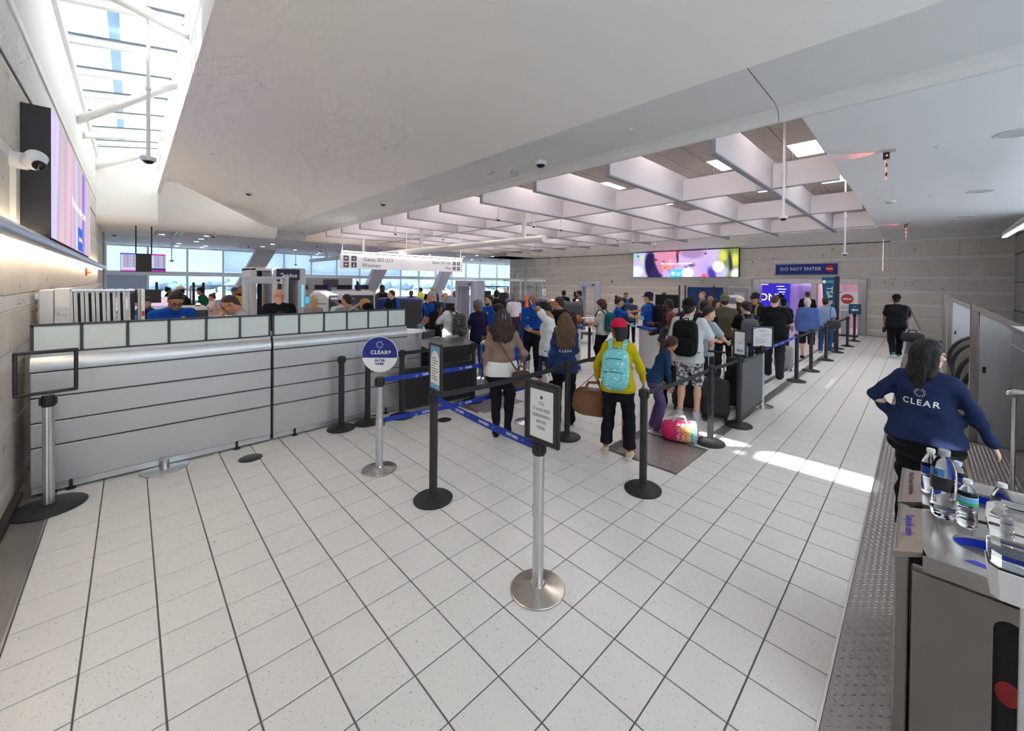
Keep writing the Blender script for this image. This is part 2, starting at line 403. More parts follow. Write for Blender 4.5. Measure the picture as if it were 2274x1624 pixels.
wall_left = struct(MB().box(-22.2, 3.2, -1.0, -0.77, 0, 5.80).obj('wall_left', M_stone))
leftc = COURSE[:-2] + [(3.20, 3.88, 1)]
clad(wall_left, -22.2, -3.7, -0.77, 'left', leftc, None, 1.85)
M_plaster = mat('pale_plaster', (0.74, 0.725, 0.70), 0.8, var=0.05, vscale=1.2, bump=0.1, bscale=40)
MB().box(-22.2, 1.5, -0.775, -0.752, 3.93, 4.42).obj('upper_panel', M_plaster, wall_left)
MB().box(-22.2, 1.5, -0.77, -0.735, 4.42, 4.50).obj('ledge', M_white, wall_left)
MB().box(-22.2, 1.5, -0.775, -0.752, 4.50, 5.80).obj('upper_panel', M_plaster, wall_left)
MB().box(-22.2, 1.5, -0.772, -0.765, 3.88, 3.93).obj('reveal', M_dark, wall_left)
struct(MB().box(-23.2, -22.2, -1.3, -0.72, 0, 3.9).obj('pier_left', mat('taupe_paint', (0.42, 0.38, 0.37), 0.7)))

# ---- skylight over the left wall
sky = struct(MB().box(-18.0, 0.0, -0.80, -0.70, 5.76, 5.92).obj('skylight', M_frame))
m = MB().box(-18.0, 0.0, 0.60, 0.70, 6.02, 6.28); m.obj('frame_rail', M_frame, sky)
bar_xs = [-17.6, -16.8, -15.4, -14.0, -12.6, -11.28, -9.86, -8.45, -7.05, -5.65, -4.25, -2.85, -1.45]
bme = smat(MB().prism([(-0.75, 5.84), (0.62, 6.10), (0.62, 6.22), (-0.75, 5.96)], -0.05, 0.05, 'x').mesh('glazing_bar'), M_frame)
gme = smat(MB().prism([(-0.78, 5.965), (0.66, 6.235), (0.66, 6.245), (-0.78, 5.975)], 0.0, 1.0, 'x').mesh('pane'), glass('skylight_glass', (0.95, 0.98, 1.0), 0.05))
dme = smat(MB().prism([(-0.75, 5.955), (0.62, 6.215), (0.62, 6.235), (-0.75, 5.975)], -0.03, 0.03, 'x').mesh('gasket'), mat('grey_gasket', (0.12, 0.14, 0.15), 0.6))
for x in bar_xs: inst(bme, 'glazing_bar', sky, (x, 0, 0)); inst(dme, 'gasket', sky, (x+0.07, 0, 0))
xs = [-18.0]+bar_xs+[0.0]
M_sunblock = mat('sun_block_panel', (0.62, 0.62, 0.62), 0.7)
for a, b_ in zip(xs, xs[1:]): inst(gme, 'pane', sky, (a, 0, 0), (0, 0, 0), (b_-a, 1, 1))
for a, b_ in ((-6.4, -4.15), (-3.75, -2.15), (-0.27, 3.2)): MB().prism([(-0.80, 6.02), (0.70, 6.30), (0.70, 6.36), (-0.80, 6.08)], a, b_, 'x').obj('sun_block_panel', M_sunblock, sky)  # unseen solid panels added over skylight bays to shape the sun patch
MB().box(-18.0, 0, -0.27, -0.13, 6.30, 6.36).obj('shade_strip', mat('blue_grey_strip', (0.35, 0.50, 0.70), 0.5), sky)
M_tube = mat('white_tube', (0.78, 0.77, 0.74), 0.4)
def strut(a, b_, r=0.075):
    t = MB().tube([a, b_], r, 16); return t
zig = [((-12.06, -0.75, 5.19), (-9.96, 0.64, 5.72)), ((-7.0, -0.75, 5.60), (-7.93, 0.64, 5.73)), ((-13.33, -0.75, 5.22), (-14.6, 0.64, 5.86)), ((-18.0, -0.75, 5.42), (-16.75, 0.64, 5.98)), ((-5.0, -0.75, 5.2), (-3.0, 0.64, 5.75)), ((-2.6, -0.75, 5.2), (-0.4, 0.64, 5.75))]
for a, b_ in zig: strut(a, b_).obj('strut', M_tube, sky, True)
# well: right upstand, end wall
struct(MB().box(-18.6, 3.2, 0.615, 0.72, 4.945, 6.28).obj('wall_skylight', M_white))
struct(MB().box(-0.02, 0.1, -0.8, 0.7, 4.95, 6.3).obj('wall_skylight_near', M_white))
e = MB()   # end wall with a rounded lower edge
prof = [(-18.02, 6.2), (-18.02, 4.05)] + [(-18.02-0.25*(1-math.cos(t)), 4.05-0.25*math.sin(t)) for t in (0.4, 0.8, 1.2, PI/2)] + [(-23.0, 3.80), (-23.0, 6.2)]
e.prism(prof, -0.78, 0.63, 'y'); struct(e.obj('wall_skylight_end', M_white, None, True, 0.9))

# ---- ceilings
struct(MB().add([(3.2, 0.63, 4.948), (-15.24, 0.63, 4.948), (-20.6, 4.46, 4.27), (3.2, 4.46, 4.27), (3.2, 0.63, 5.1), (-15.24, 0.63, 5.1), (-20.6, 4.46, 4.5), (3.2, 4.46, 4.5)],
   [(0, 1, 2, 3), (7, 6, 5, 4), (0, 4, 5, 1), (1, 5, 6, 2), (2, 6, 7, 3), (3, 7, 4, 0)]).obj('ceiling_slope', M_white))
bp = [(4.46, 4.27), (5.55, 4.27), (5.66, 4.245), (5.72, 4.19), (5.75, 4.10), (5.80, 4.10), (5.80, 5.35), (4.46, 4.6)]
beam = struct(MB().prism(bp, -20.6, -1.30, 'x').obj('ceiling_beam', M_grey, None, True, 0.5))
beam2 = struct(MB().prism(bp, -1.292, 3.2, 'x').obj('ceiling_beam', M_grey, None, True, 0.5))
MB().prism([(4.46, 4.2699), (5.5, 4.2699), (5.5, 4.28), (4.46, 4.28)], -1.30, -1.292, 'x').obj('joint', M_dark, beam)
# right flat ceiling and the strip in front of the stone wall
rp = [(5.81, 4.10), (18.42, 4.10), (20.2, 4.10), (20.9, 4.0), (21.32, 3.86), (21.32, 4.4), (5.81, 4.4)]
struct(MB().prism(rp, -1.06, 2.6, 'x').obj('ceiling_right', mat('cool_white_paint', (0.80, 0.80, 0.80), 0.6)))
rp2 = [(18.42, 4.10), (19.6, 4.10), (20.6, 4.02), (21.32, 3.86), (21.32, 4.4), (18.42, 4.4)]
struct(MB().prism(rp2, -23.3, -1.068, 'x').obj('ceiling_strip', M_white))
# void above the baffles: side walls and lay-in tile ceiling with troffers
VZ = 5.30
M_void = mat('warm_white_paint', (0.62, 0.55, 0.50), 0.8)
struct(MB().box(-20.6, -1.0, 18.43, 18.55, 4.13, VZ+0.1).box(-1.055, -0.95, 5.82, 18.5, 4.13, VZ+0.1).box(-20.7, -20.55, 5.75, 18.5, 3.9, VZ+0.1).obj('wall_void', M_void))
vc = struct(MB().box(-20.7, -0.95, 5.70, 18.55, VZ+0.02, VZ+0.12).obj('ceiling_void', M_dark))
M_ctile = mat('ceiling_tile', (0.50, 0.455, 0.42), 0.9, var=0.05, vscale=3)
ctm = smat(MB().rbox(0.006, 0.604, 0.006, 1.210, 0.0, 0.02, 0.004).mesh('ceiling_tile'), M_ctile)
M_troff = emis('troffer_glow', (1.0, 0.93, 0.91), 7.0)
nx, ny = 32, 10
TROF = []
for i in range(nx):
    for j in range(ny):
        x, y = -1.06-0.61*(i+1), 5.85+1.216*j
        if i % 3 == 1 and j % 3 == 1: TROF.append((x, y)); continue
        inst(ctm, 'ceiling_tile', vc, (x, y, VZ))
for k, (x, y) in enumerate(TROF):
    t = thing('troffer_light', 'recessed fluorescent troffer above the hanging ceiling baffles', 'light', (x, y, VZ), 0, 'troffers above the baffles')
    MB().box(0.0, 0.03, 0, 1.216, -0.01, 0.03).box(0.58, 0.61, 0, 1.216, -0.01, 0.03).box(0, 0.61, 0, 0.03, -0.01, 0.03).box(0, 0.61, 1.186, 1.216, -0.01, 0.03).obj('frame', M_frame, t)
    MB().box(0.03, 0.58, 0.03, 1.186, 0.0, 0.01).obj('diffuser', M_troff, t)
# hanging baffles: long blades every 1.85 m, cross blades between them
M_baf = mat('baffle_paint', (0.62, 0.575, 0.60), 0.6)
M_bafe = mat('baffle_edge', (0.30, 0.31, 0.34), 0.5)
baf = thing('ceiling_baffles', 'hanging grid of pale deep ceiling baffles with grey edges', 'ceiling baffles', (0, 0, 0)); baf['kind'] = 'structure'
BX = [-2.25-1.855*k for k in range(10)]
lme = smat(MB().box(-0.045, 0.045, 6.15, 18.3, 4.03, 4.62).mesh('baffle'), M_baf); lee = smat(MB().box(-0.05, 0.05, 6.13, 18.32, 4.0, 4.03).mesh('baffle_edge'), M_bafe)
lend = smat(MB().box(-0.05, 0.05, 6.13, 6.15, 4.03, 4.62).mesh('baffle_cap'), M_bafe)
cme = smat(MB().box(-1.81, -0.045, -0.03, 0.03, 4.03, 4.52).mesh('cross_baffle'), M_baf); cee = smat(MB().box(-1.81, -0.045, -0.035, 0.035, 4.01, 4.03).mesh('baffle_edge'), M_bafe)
rod = smat(MB().cyl((0, 0, 4.5), (0, 0, VZ), 0.008, seg=6).mesh('hanger_rod'), M_blackm)
for k, x in enumerate(BX):
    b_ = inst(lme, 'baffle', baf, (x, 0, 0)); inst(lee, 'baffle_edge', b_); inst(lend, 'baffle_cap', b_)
    for y in (7.5, 11.3, 15.2): inst(rod, 'hanger_rod', b_, (0, y, 0))
for k, x in enumerate([-0.42]+BX):
    for y in (9.3, 13.3, 17.2):
        b_ = inst(cme, 'cross_baffle', baf, (x, y, 0), (0, 0, 0), (0.62 if k == 0 else 1.0, 1, 1) if k == 0 else None)
        if k == 0: b_.location.x = -1.06+0.0
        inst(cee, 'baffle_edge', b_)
# low ceiling over the far lanes and the concourse, bulkhead above it
low = struct(MB().box(-31.4, -20.59, -3.2, 30.0, 3.86, 5.6).obj('ceiling_low', mat('mauve_grey_paint', (0.56, 0.53, 0.565), 0.7)))
bk = [(-20.6, 3.86)] + [(-20.3+0.42*math.sin(t), 4.28-0.42*math.cos(t)) for t in (0.0, 0.3, 0.6, 0.9, 1.2, PI/2)] + [(-19.6, 5.6), (-20.6, 5.6)]
struct(MB().prism(bk, 0.62, 4.46, 'y').obj('ceiling_bulkhead', M_white, None, True, 0.9))
struct(MB().box(-20.6, -15.2, 0.6, 4.5, 5.6, 5.75).obj('ceiling_upper', M_white))
struct(MB().box(-23.3, -18.3, 18.42, 21.5, 3.86, 4.09).obj('ceiling_low_strip', M_white))

# ---- window wall of the concourse
ww = struct(MB().box(-31.3, -30.9, -3.2, 30.0, 2.20, 2.45).box(-31.3, -30.9, -3.2, 30, 3.80, 3.9).box(-31.3, -30.95, -3.2, 30, 0, 0.75).obj('wall_windows', M_frame))
ys = [-2.7, -0.95, 0.68, 2.36, 4.06, 5.72, 7.37, 9.07, 10.8, 12.5, 14.2, 15.9, 17.6, 19.3, 21.0, 22.6, 24.25, 26.48, 28.4, 29.9]
mul = smat(MB().rbox(-31.18, -30.98, -0.05, 0.05, 0.7, 3.85, 0.008).mesh('mullion'), M_frame)
gl = smat(MB().box(-31.1, -31.09, 0, 1.0, 0.75, 3.80).mesh('pane'), M_glass)
M_blind = mat('roller_blind', (0.55, 0.66, 0.85), 0.9, trans=0.0, emit=(0.55, 0.70, 1.0), estr=0.0)
for a, b_ in zip(ys, ys[1:]):
    inst(mul, 'mullion', ww, (0, a, 0)); inst(gl, 'pane', ww, (0, a, 0), (0, 0, 0), (1, b_-a, 1))
# frosted lower light beside the pier
MB().box(-31.05, -31.03, -3.1, 0.66, 0.7, 2.2).obj('opaque_panel', mat('pale_blue_panel', (0.50, 0.56, 0.70), 0.7), ww)
# translucent roller blinds drawn in some bays
mb_ = bpy.data.materials.new('blind_cloth'); mb_.use_nodes = True; nt = mb_.node_tree; nt.nodes.clear()
_o = nt.nodes.new('ShaderNodeOutputMaterial'); _t = nt.nodes.new('ShaderNodeBsdfTranslucent'); _d = nt.nodes.new('ShaderNodeBsdfDiffuse'); _x = nt.nodes.new('ShaderNodeMixShader')
_t.inputs[0].default_value = (0.86, 0.91, 1.0, 1); _d.inputs[0].default_value = (0.6, 0.68, 0.82, 1); _x.inputs[0].default_value = 0.22
nt.links.new(_t.outputs[0], _x.inputs[1]); nt.links.new(_d.outputs[0], _x.inputs[2]); nt.links.new(_x.outputs[0], _o.inputs[0])
for a, b_ in list(zip(ys, ys[1:])):
    if a in (4.06, 5.72, 7.37, 9.07, 10.8, 12.5, 14.2):
        z0 = 2.5
        MB().box(-31.02, -31.01, a+0.08, b_-0.08, z0, 3.8).obj('roller_blind', mb_, ww)
struct(MB().box(-33.0, -23.3, 29.9, 30.1, 0, 4).obj('wall_concourse', M_white))
struct(MB().box(-33.0, -23.0, -3.3, -3.2, 0, 4).obj('wall_concourse_near', M_white))
# outside: apron and hazy trees (the place beyond the glass)
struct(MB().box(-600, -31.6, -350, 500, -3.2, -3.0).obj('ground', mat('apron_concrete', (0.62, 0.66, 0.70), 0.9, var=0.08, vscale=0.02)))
# ================================================================== FOREGROUND THINGS
M_silver = mat('silver_laminate', (0.50, 0.505, 0.515), 0.40, 0.45, var=0.13, vscale=1.3, aniso=(1, 0.35, 2.2), bump=0.02, bscale=300)
M_silver2 = mat('satin_aluminium', (0.56, 0.57, 0.585), 0.33, 0.7)
M_alu = mat('anodised_aluminium', (0.62, 0.63, 0.65), 0.30, 0.9)
M_chrome = mat('polished_steel', (0.68, 0.66, 0.64), 0.16, 1.0)
M_frost = mat('frosted_glass', (0.64, 0.70, 0.69), 0.45, spec=0.4)
M_dframe = mat('dark_grey_frame', (0.05, 0.052, 0.058), 0.5)
M_blue = mat('royal_blue_webbing', srgb(22, 50, 160), 0.6, bump=0.1, bscale=400)
M_navy = mat('navy_print', srgb(28, 45, 135), 0.5)
M_wtext = mat('white_print', (0.85, 0.86, 0.88), 0.6)
M_ntext = mat('navy_lettering', srgb(30, 40, 90), 0.6)
M_gtext = mat('grey_lettering', (0.12, 0.12, 0.13), 0.6)
M_paper = mat('white_paper', (0.80, 0.81, 0.82), 0.7)
M_web = mat('black_webbing', (0.02, 0.021, 0.024), 0.7)
M_cyan = mat('cyan_print', srgb(70, 190, 225), 0.6)
M_lime = mat('lime_print', srgb(215, 225, 60), 0.6)

# ---- silver screening desk: two units along X = -5.8
def desk(y0, y1, label):
    t = thing('screening_desk', label, 'desk', (-5.8, y0, 0)); w = y1-y0
    MB().box(-0.62, -0.03, 0.005, w-0.005, 0.10, 1.32).obj('body', M_silver, t)
    for z0, z1 in ((0.085, 0.445), (0.455, 0.675), (0.685, 0.908), (0.918, 1.148)):
        MB().rbox(-0.03, 0.0, 0.004, w-0.004, z0, z1, 0.008).obj('front_panel', M_silver, t)
    for z in (0.45, 0.68, 0.913, 1.153): MB().box(-0.028, -0.012, 0.004, w-0.004, z-0.006, z+0.006).obj('shadow_gap', M_dark, t)
    pr = [(-0.62, 1.16), (0.0, 1.16), (0.005, 1.20), (-0.005, 1.25), (-0.03, 1.29), (-0.075, 1.318), (-0.62, 1.322)]
    MB().prism(pr, 0.004, w-0.004, 'y').obj('top_cap', M_silver2, t, True, 0.5)
    MB().box(-0.08, -0.02, 0.01, w-0.01, 0.02, 0.085).obj('kick_plate', M_silver2, t)
    n = 6; pw = w/n
    fr = MB().box(-0.075, -0.045, 0.0, w, 1.322, 1.335).box(-0.075, -0.045, 0.0, w, 1.578, 1.60)
    for k in range(n+1):
        y = min(max(k*pw, 0.012), w-0.012); fr.box(-0.075, -0.045, y-0.011, y+0.011, 1.33, 1.59)
    fr.obj('glass_frame', M_dframe, t)
    for k in range(n): MB().rbox(-0.066, -0.054, k*pw+0.010, (k+1)*pw-0.010, 1.334, 1.579, 0.002).obj('pane', M_frost, t)
    for y in (0.25, w-0.35):
        MB().lathe([(0, 0), (0.035, 0), (0.035, 0.006), (0.012, 0.012), (0.012, 0.1), (0, 0.1)], -0.01, y, 0, 20).obj('foot', M_blackm, t, True)
    return t
d1 = desk(-0.655, 1.245, 'long silver panelled screening desk against the stone wall, six frosted panes')
d2 = desk(1.262, 3.10, 'silver panelled screening desk behind the round enter sign, six frosted panes')
MB().lathe([(0, 0), (0.20, 0), (0.20, 0.008), (0.19, 0.014), (0.04, 0.016), (0.04, 0.10), (0, 0.10)], 0.06, 0.91, 0, 40).obj('base_plate', M_alu, d1, True)
# rounded end cabinet past the second unit
t = thing('end_cabinet', 'pale rounded cabinet at the open end of the silver desks', 'cabinet', (-6.1, 3.12, 0))
pr = [(-0.5, 0), (0.24, 0.0), (0.25, 0.12), (0.22, 0.24), (0.14, 0.32), (0.02, 0.36), (-0.5, 0.36)]
MB().prism(pr, 0.06, 1.16, 'z').obj('body', M_silver2, t, True, 0.6)
MB().prism([(x*1.03, y*1.03) for x, y in pr], 1.16, 1.19, 'z').obj('top', M_silver2, t, True, 0.6)
for z in (0.42, 0.78): MB().prism([(x*1.004+0.001, y*1.004) for x, y in pr], z, z+0.008, 'z').obj('shadow_gap', M_dark, t)

# floor discs near the desk
for x, y, r, lb in ((-5.40, 0.96, 0.115, 'flat dark cover disc on the tiles before the silver desk'), (-4.95, 3.24, 0.10, 'flat dark cover disc on the tiles beyond the round enter sign')):
    tag(MB().lathe([(0, 0), (r, 0), (r, 0.004), (r-0.008, 0.008), (0, 0.008)], 0, 0, 0, 36).obj('floor_cover', M_blackm, None, True, loc=(x, y, 0)), lb, 'floor cover')

# ---- belt stanchions
base_me = smat(MB().lathe([(0, 0), (0.178, 0), (0.18, 0.012), (0.172, 0.02), (0.12, 0.034), (0.06, 0.05), (0.046, 0.062), (0, 0.062)], seg=48).mesh('base', True, 0.6), mat('black_rubber', (0.022, 0.022, 0.025), 0.5, bump=0.05, bscale=150))
basec_me = smat(MB().lathe([(0, 0), (0.178, 0), (0.18, 0.006), (0.176, 0.010), (0.10, 0.020), (0.05, 0.034), (0.045, 0.05), (0, 0.05)], seg=48).mesh('base', True, 0.6), mat('spun_steel', (0.58, 0.54, 0.50), 0.27, 1.0, var=0.22, vscale=2.2, aniso=(1, 1, 1)))
def ribbed(r, z0, z1):
    prof = []
    for k in range(24):
        a = 2*PI*k/24; rr = r*(0.90 if k % 6 == 0 else 1.0); prof.append((rr*math.cos(a), rr*math.sin(a)))
    return MB().prism(prof, z0, z1, 'z')
post_b = smat(ribbed(0.037, 0.05, 0.92).mesh('post', True, 0.5), M_blackm)
post_a = smat(ribbed(0.037, 0.04, 0.92).mesh('post', True, 0.5), M_alu)
head_me = smat(MB().lathe([(0, 0.90), (0.040, 0.90), (0.041, 0.91), (0.041, 0.985), (0.036, 1.0), (0, 1.0)], seg=28).mesh('head', True, 0.6), M_black)
clip_me = smat(MB().rbox(-0.018, 0.018, -0.052, -0.036, 0.915, 0.985, 0.004).mesh('belt_clip'), M_black)
def stanchion(x, y, label, alu=False, group='belt stanchions', name='belt_stanchion', mid=False):
    t = thing(name, label, 'stanchion', (x, y, 0), 0, group)
    inst(basec_me if alu else base_me, 'base', t); inst(post_a if alu else post_b, 'post', t)
    h = inst(head_me, 'head', t)
    for k in range(4): inst(clip_me, 'belt_clip', h, (0, 0, 0), (0, 0, k*PI/2))
    if mid: MB().lathe([(0.039, 0.455), (0.041, 0.46), (0.041, 0.545), (0.039, 0.55)], seg=24).obj('lower_collar', M_alu, t, True); inst(clip_me, 'belt_clip', h, (0, 0, -0.45), (0, 0, PI))
    return t
def belt(t, dx, dy, z0=0.952, z1=0.952, h=0.05, m=None, sag=0.02, texts=(), n=10, tw=0.0, flip=1):
    """webbing from this stanchion to the next; lettering sits on both faces"""
    m = m or M_web; L = math.hypot(dx, dy); ux, uy = dx/L, dy/L; px_, py_ = -uy, ux
    s0, s1 = 0.042, L-0.042; top = []; bot = []
    def zc(s): q = (s-s0)/(s1-s0); return z0+(z1-z0)*q - sag*4*q*(1-q)
    rows = []
    for e_ in (0.0012, -0.0012):
        rows.append([(ux*s+px_*e_, uy*s+py_*e_, zc(s)+h/2) for s in np.linspace(s0, s1, n)])
        rows.append([(ux*s+px_*e_, uy*s+py_*e_, zc(s)-h/2) for s in np.linspace(s0, s1, n)])
    mbx = MB(); mbx.sheet([rows[0], rows[2], rows[3], rows[1], rows[0]])
    b_ = mbx.obj('belt', m, t)
    for s, txt, size, mm, bold in texts:
        for sd in (1, -1):
            nn = (px_*sd, py_*sd, 0)
            text(txt, size, mm, b_, (ux*s+px_*0.0016*sd, uy*s+py_*0.0016*sd, zc(s)), nn, align='CENTER', bold=bold, extrude=0.0003)
    return b_
def ring_dots(m, r, dot, n=12, z=0.0):
    for ring, rr, nn, dd in ((0, r, n, dot), (1, r*0.72, n, dot*0.7)):
        for k in range(nn):
            a = 2*PI*(k+0.5*ring)/nn
            cxx, cyy = rr*math.cos(a), rr*math.sin(a)
            m.prism([(cxx+dd*math.cos(b), cyy+dd*math.sin(b)) for b in (0, PI/3, 2*PI/3, PI, 4*PI/3, 5*PI/3)], z, z+0.0006, 'z')
    return m
def ring_logo(parent, r, dot, loc, nrm, m):
    me = smat(ring_dots(MB(), r, dot).mesh('ring_logo'), m)
    return inst(me, 'ring_logo', parent, loc, face_rot(nrm))
def sign_frame(t, w, h, z0, rz, paper=M_paper, ph=None, pw=None, arm=True, back=True, frame=M_black, py0=0.0, depth=0.03, bar=0.022):
    """framed poster holder standing on the post; local x = width, faces local -y before rz"""
    f = MB()
    for a in (0, 1):
        f.rbox(-w/2, w/2, -depth/2, depth/2, z0+(h-bar)*a, z0+(h-bar)*a+bar, 0.007)
        f.rbox(-w/2+(w-bar)*a, -w/2+(w-bar)*a+bar, -depth/2, depth/2, z0+bar*0.6, z0+h-bar*0.6, 0.007)
    o = f.obj('sign_frame', frame, t, rz=rz)
    if back: MB().box(-w/2+bar*0.8, w/2-bar*0.8, -0.004, 0.006, z0+bar*0.8, z0+h-bar*0.8).obj('backing', M_dframe if back == 1 else back, o)
    pw = pw or w-2*bar; ph = ph or h-2*bar
    p = None
    if paper: p = MB().box(-pw/2, pw/2, -0.0065, -0.0045, z0+h/2-ph/2+py0, z0+h/2+ph/2+py0).obj('poster', paper, o)
    if arm: MB().lathe([(0, 0.995), (0.045, 0.995), (0.045, 1.01), (0.03, 1.02), (0.02, z0+0.01), (0, z0+0.01)], seg=20).obj('bracket', M_black, t, True)
    return o, p

S = {}
S['frame'] = stanchion(-5.46, -0.51, 'silver post with an empty black sign frame beside the stone wall', True, None, 'sign_stand')
for c in list(S['frame'].children):
    if c.name.startswith('base'): bpy.data.objects.remove(c)
MB().lathe([(0, 0), (0.235, 0), (0.237, 0.008), (0.228, 0.016), (0.10, 0.024), (0.05, 0.034), (0, 0.034)], seg=56).obj('base', MATS['black_rubber'], S['frame'], True)
o, _ = sign_frame(S['frame'], 0.36, 0.38, 1.03, PI/2+0.12, None, arm=False, back=False, bar=0.026)
o.location = (0.10, 0.0, 0)
S['clear'] = stanchion(-4.13, 1.885, 'chrome belt post carrying a round blue and white enter here sign', True, None, 'sign_stand', mid=True)
t = S['clear']; nrm = Vector((0.72, -0.69, 0)).normalized(); disc_rot = face_rot(nrm)
dz = MB(); dz.lathe([(0, -0.006), (0.19, -0.006), (0.192, 0), (0.19, 0.006), (0, 0.006)], seg=64)
dsc = dz.obj('sign_disc', M_paper, t, True); dsc.location = (0, 0, 1.245); dsc.rotation_euler = disc_rot
a0 = math.asin(-0.035/0.186); pts = [(0.186*math.cos(a), 0.186*math.sin(a)) for a in np.linspace(a0, PI-a0, 40)]
MB().prism(pts, 0.006, 0.0075, 'z').obj('blue_field', M_navy, dsc)
def on_disc(s, size, m, x, y, **k):
    me = text_mesh(s, size, **k); me = me.copy() if len(me.materials) else me; me.materials.append(m); return inst(me, 'lettering', dsc, (x, y, 0.0085))
on_disc('CLEAR', 0.056, M_wtext, -0.006, 0.022, spacing=1.15, bold=0.0012); on_disc('+', 0.06, M_lime, 0.104, 0.026, bold=0.003)
on_disc('ENTER', 0.033, M_navy, 0, -0.066, spacing=1.2, bold=0.0008); on_disc('HERE', 0.033, M_navy, 0, -0.103, spacing=1.2, bold=0.0008)
inst(smat(ring_dots(MB(), 0.036, 0.0045).mesh('ring_logo'), M_wtext), 'ring_logo', dsc, (0, 0.105, 0.0078))
MB().box(-0.07, 0.07, -0.012, 0.012, -0.215, -0.185).obj('clamp', M_alu, dsc)
S['blk'] = stanchion(-3.21, 1.985, 'black belt post with an upright framed notice, blue belt leaving it', False, None, 'sign_stand')
o, p = sign_frame(S['blk'], 0.25, 0.44, 1.03, 0.0); o.rotation_euler = (0, 0, -0.12); o.location = (0.06, -0.02, 0)
MB().prism([(0.09*math.cos(a), 1.30+0.10*math.sin(a)) for a in np.linspace(0, PI, 16)] + [(-0.09, 1.10), (0.09, 1.10)], -0.0075, -0.0068, 'y').obj('printed_panel', M_paper, o)
p.data.materials[0] = mat('pale_blue_print', srgb(120, 170, 210), 0.6)
for k, w_ in enumerate((0.10, 0.13, 0.12, 0.06, 0.12, 0.13, 0.08, 0.11, 0.12)): MB().box(-0.07, -0.07+w_, -0.0082, -0.0076, 1.33-0.024*k, 1.337-0.024*k).obj('print_line', M_gtext if k != 3 else mat('green_print', srgb(60, 140, 60), 0.6), o)
S['tsa'] = stanchion(-1.78, 1.90, 'tall silver post with a framed standard screening notice in the foreground', True, None, 'sign_stand')
o, p = sign_frame(S['tsa'], 0.30, 0.40, 0.995, 0.0, ph=0.315, pw=0.20, py0=-0.01); o.location = (0.055, -0.035, 0); o['label'] = 'black snap frame'
for k, s_ in enumerate(('TSA', 'STANDARD', 'SCREENING', 'ENTER', 'HERE')): text(s_, 0.030, M_gtext, o, (0, -0.0072, 1.253-0.039*k), (0, -1, 0), spacing=1.0, bold=-0.0004)
MB().lathe([(0, 0), (0.012, 0), (0.012, 0.0008), (0, 0.0008)], seg=20).obj('seal_print', mat('seal_blue', srgb(50, 100, 160), 0.6), o, loc=(0, -0.0068, 1.295)).rotation_euler = (PI/2, 0, 0)
MB().rbox(-0.046, -0.036, -0.012, 0.012, 0.47, 0.56, 0.003).obj('belt_clip', M_black, S['tsa'])
S['1430'] = stanchion(-1.92, 3.555, 'black belt post standing alone nearest the open tiled floor')
S['1258'] = stanchion(-3.28, 4.035, 'black belt post in front of the attendant with long wavy hair')
S['1577'] = stanchion(-1.885, 5.22, 'black belt post beside the pink and rainbow duffel bag')
S['1642'] = stanchion(-1.83, 6.16, 'black belt post with a narrow framed arrow notice', name='sign_stand', group=None)
o, p = sign_frame(S['1642'], 0.19, 0.37, 1.01, 0.0); o.rotation_euler = (0, 0, -0.2)
MB().add([(-0.055, -0.0075, 1.085), (-0.015, -0.0075, 1.055), (-0.015, -0.0075, 1.07), (0.05, -0.0075, 1.07), (0.05, -0.0075, 1.10), (-0.015, -0.0075, 1.10), (-0.015, -0.0075, 1.115)], [(0, 1, 2, 3, 4, 5, 6)]).obj('arrow_print', mat('blue_arrow', srgb(110, 170, 205), 0.6), o)
text('Exit', 0.03, mat('pale_print', srgb(150, 175, 195), 0.6), o, (0, -0.0075, 1.19), (0, -1, 0)).name = 'lettering'
S['alu'] = stanchion(-1.86, 7.42, 'silver post with a framed printed notice before the man in black', True, None, 'sign_stand')
o, p = sign_frame(S['alu'], 0.33, 0.36, 0.985, 0.0); o.rotation_euler = (0, 0, 0.60)
MB().add([(-0.14, -0.0072, 1.32), (-0.14, -0.0072, 1.285), (-0.09, -0.0072, 1.307), (-0.02, -0.0072, 1.317), (0.06, -0.0072, 1.317), (0.11, -0.0072, 1.307), (0.14, -0.0072, 1.30), (0.14, -0.0072, 1.32)], [tuple(range(8))]).obj('blue_header', mat('sky_print', srgb(70, 140, 200), 0.6), o)
for k, (a, w_) in enumerate(((-0.07, 0.14), (-0.06, 0.12), (-0.03, 0.14), (-0.03, 0.12), (-0.03, 0.08), (-0.11, 0.20), (-0.11, 0.16), (-0.11, 0.19), (-0.11, 0.13))): MB().box(a, a+w_, -0.0075, -0.0068, 1.275-0.022*k-(0.02 if k > 1 else 0)-(0.02 if k > 4 else 0), 1.280-0.022*k-(0.02 if k > 1 else 0)-(0.02 if k > 4 else 0)).obj('print_line', M_gtext, o)
QY = [9.9, 11.34, 13.3, 15.1]; QL = ['black belt post beside the man in black shirt and trousers', 'black belt post beside the man in the blue sweater', 'black belt post level with the man in the light blue shirt', 'black belt post in front of the tall teal banner']
for k, y in enumerate(QY): S['q%d' % k] = stanchion(-1.83+0.02*k, y, QL[k])
S['f0'] = stanchion(-1.70, 16.9, 'black belt post next to the teal banner base'); S['f1'] = stanchion(-2.27, 18.1, 'black belt post in the gap beyond the banner, half hidden')
S['c2'] = stanchion(-4.06, 4.06, 'silver belt post at the hand of the woman in the brown hoodie', True, None, mid=True)
S['d0'] = stanchion(-5.63, 2.03, 'free black belt post before the silver desk, first of a pair'); S['d1'] = stanchion(-5.60, 2.38, 'free black belt post before the silver desk, second of a pair')
S['d2'] = stanchion(-5.52, 2.86, 'black belt post holding the near edge of the black panel barrier'); S['d3'] = stanchion(-5.40, 4.10, 'black belt post at the far edge of the black panel barrier')
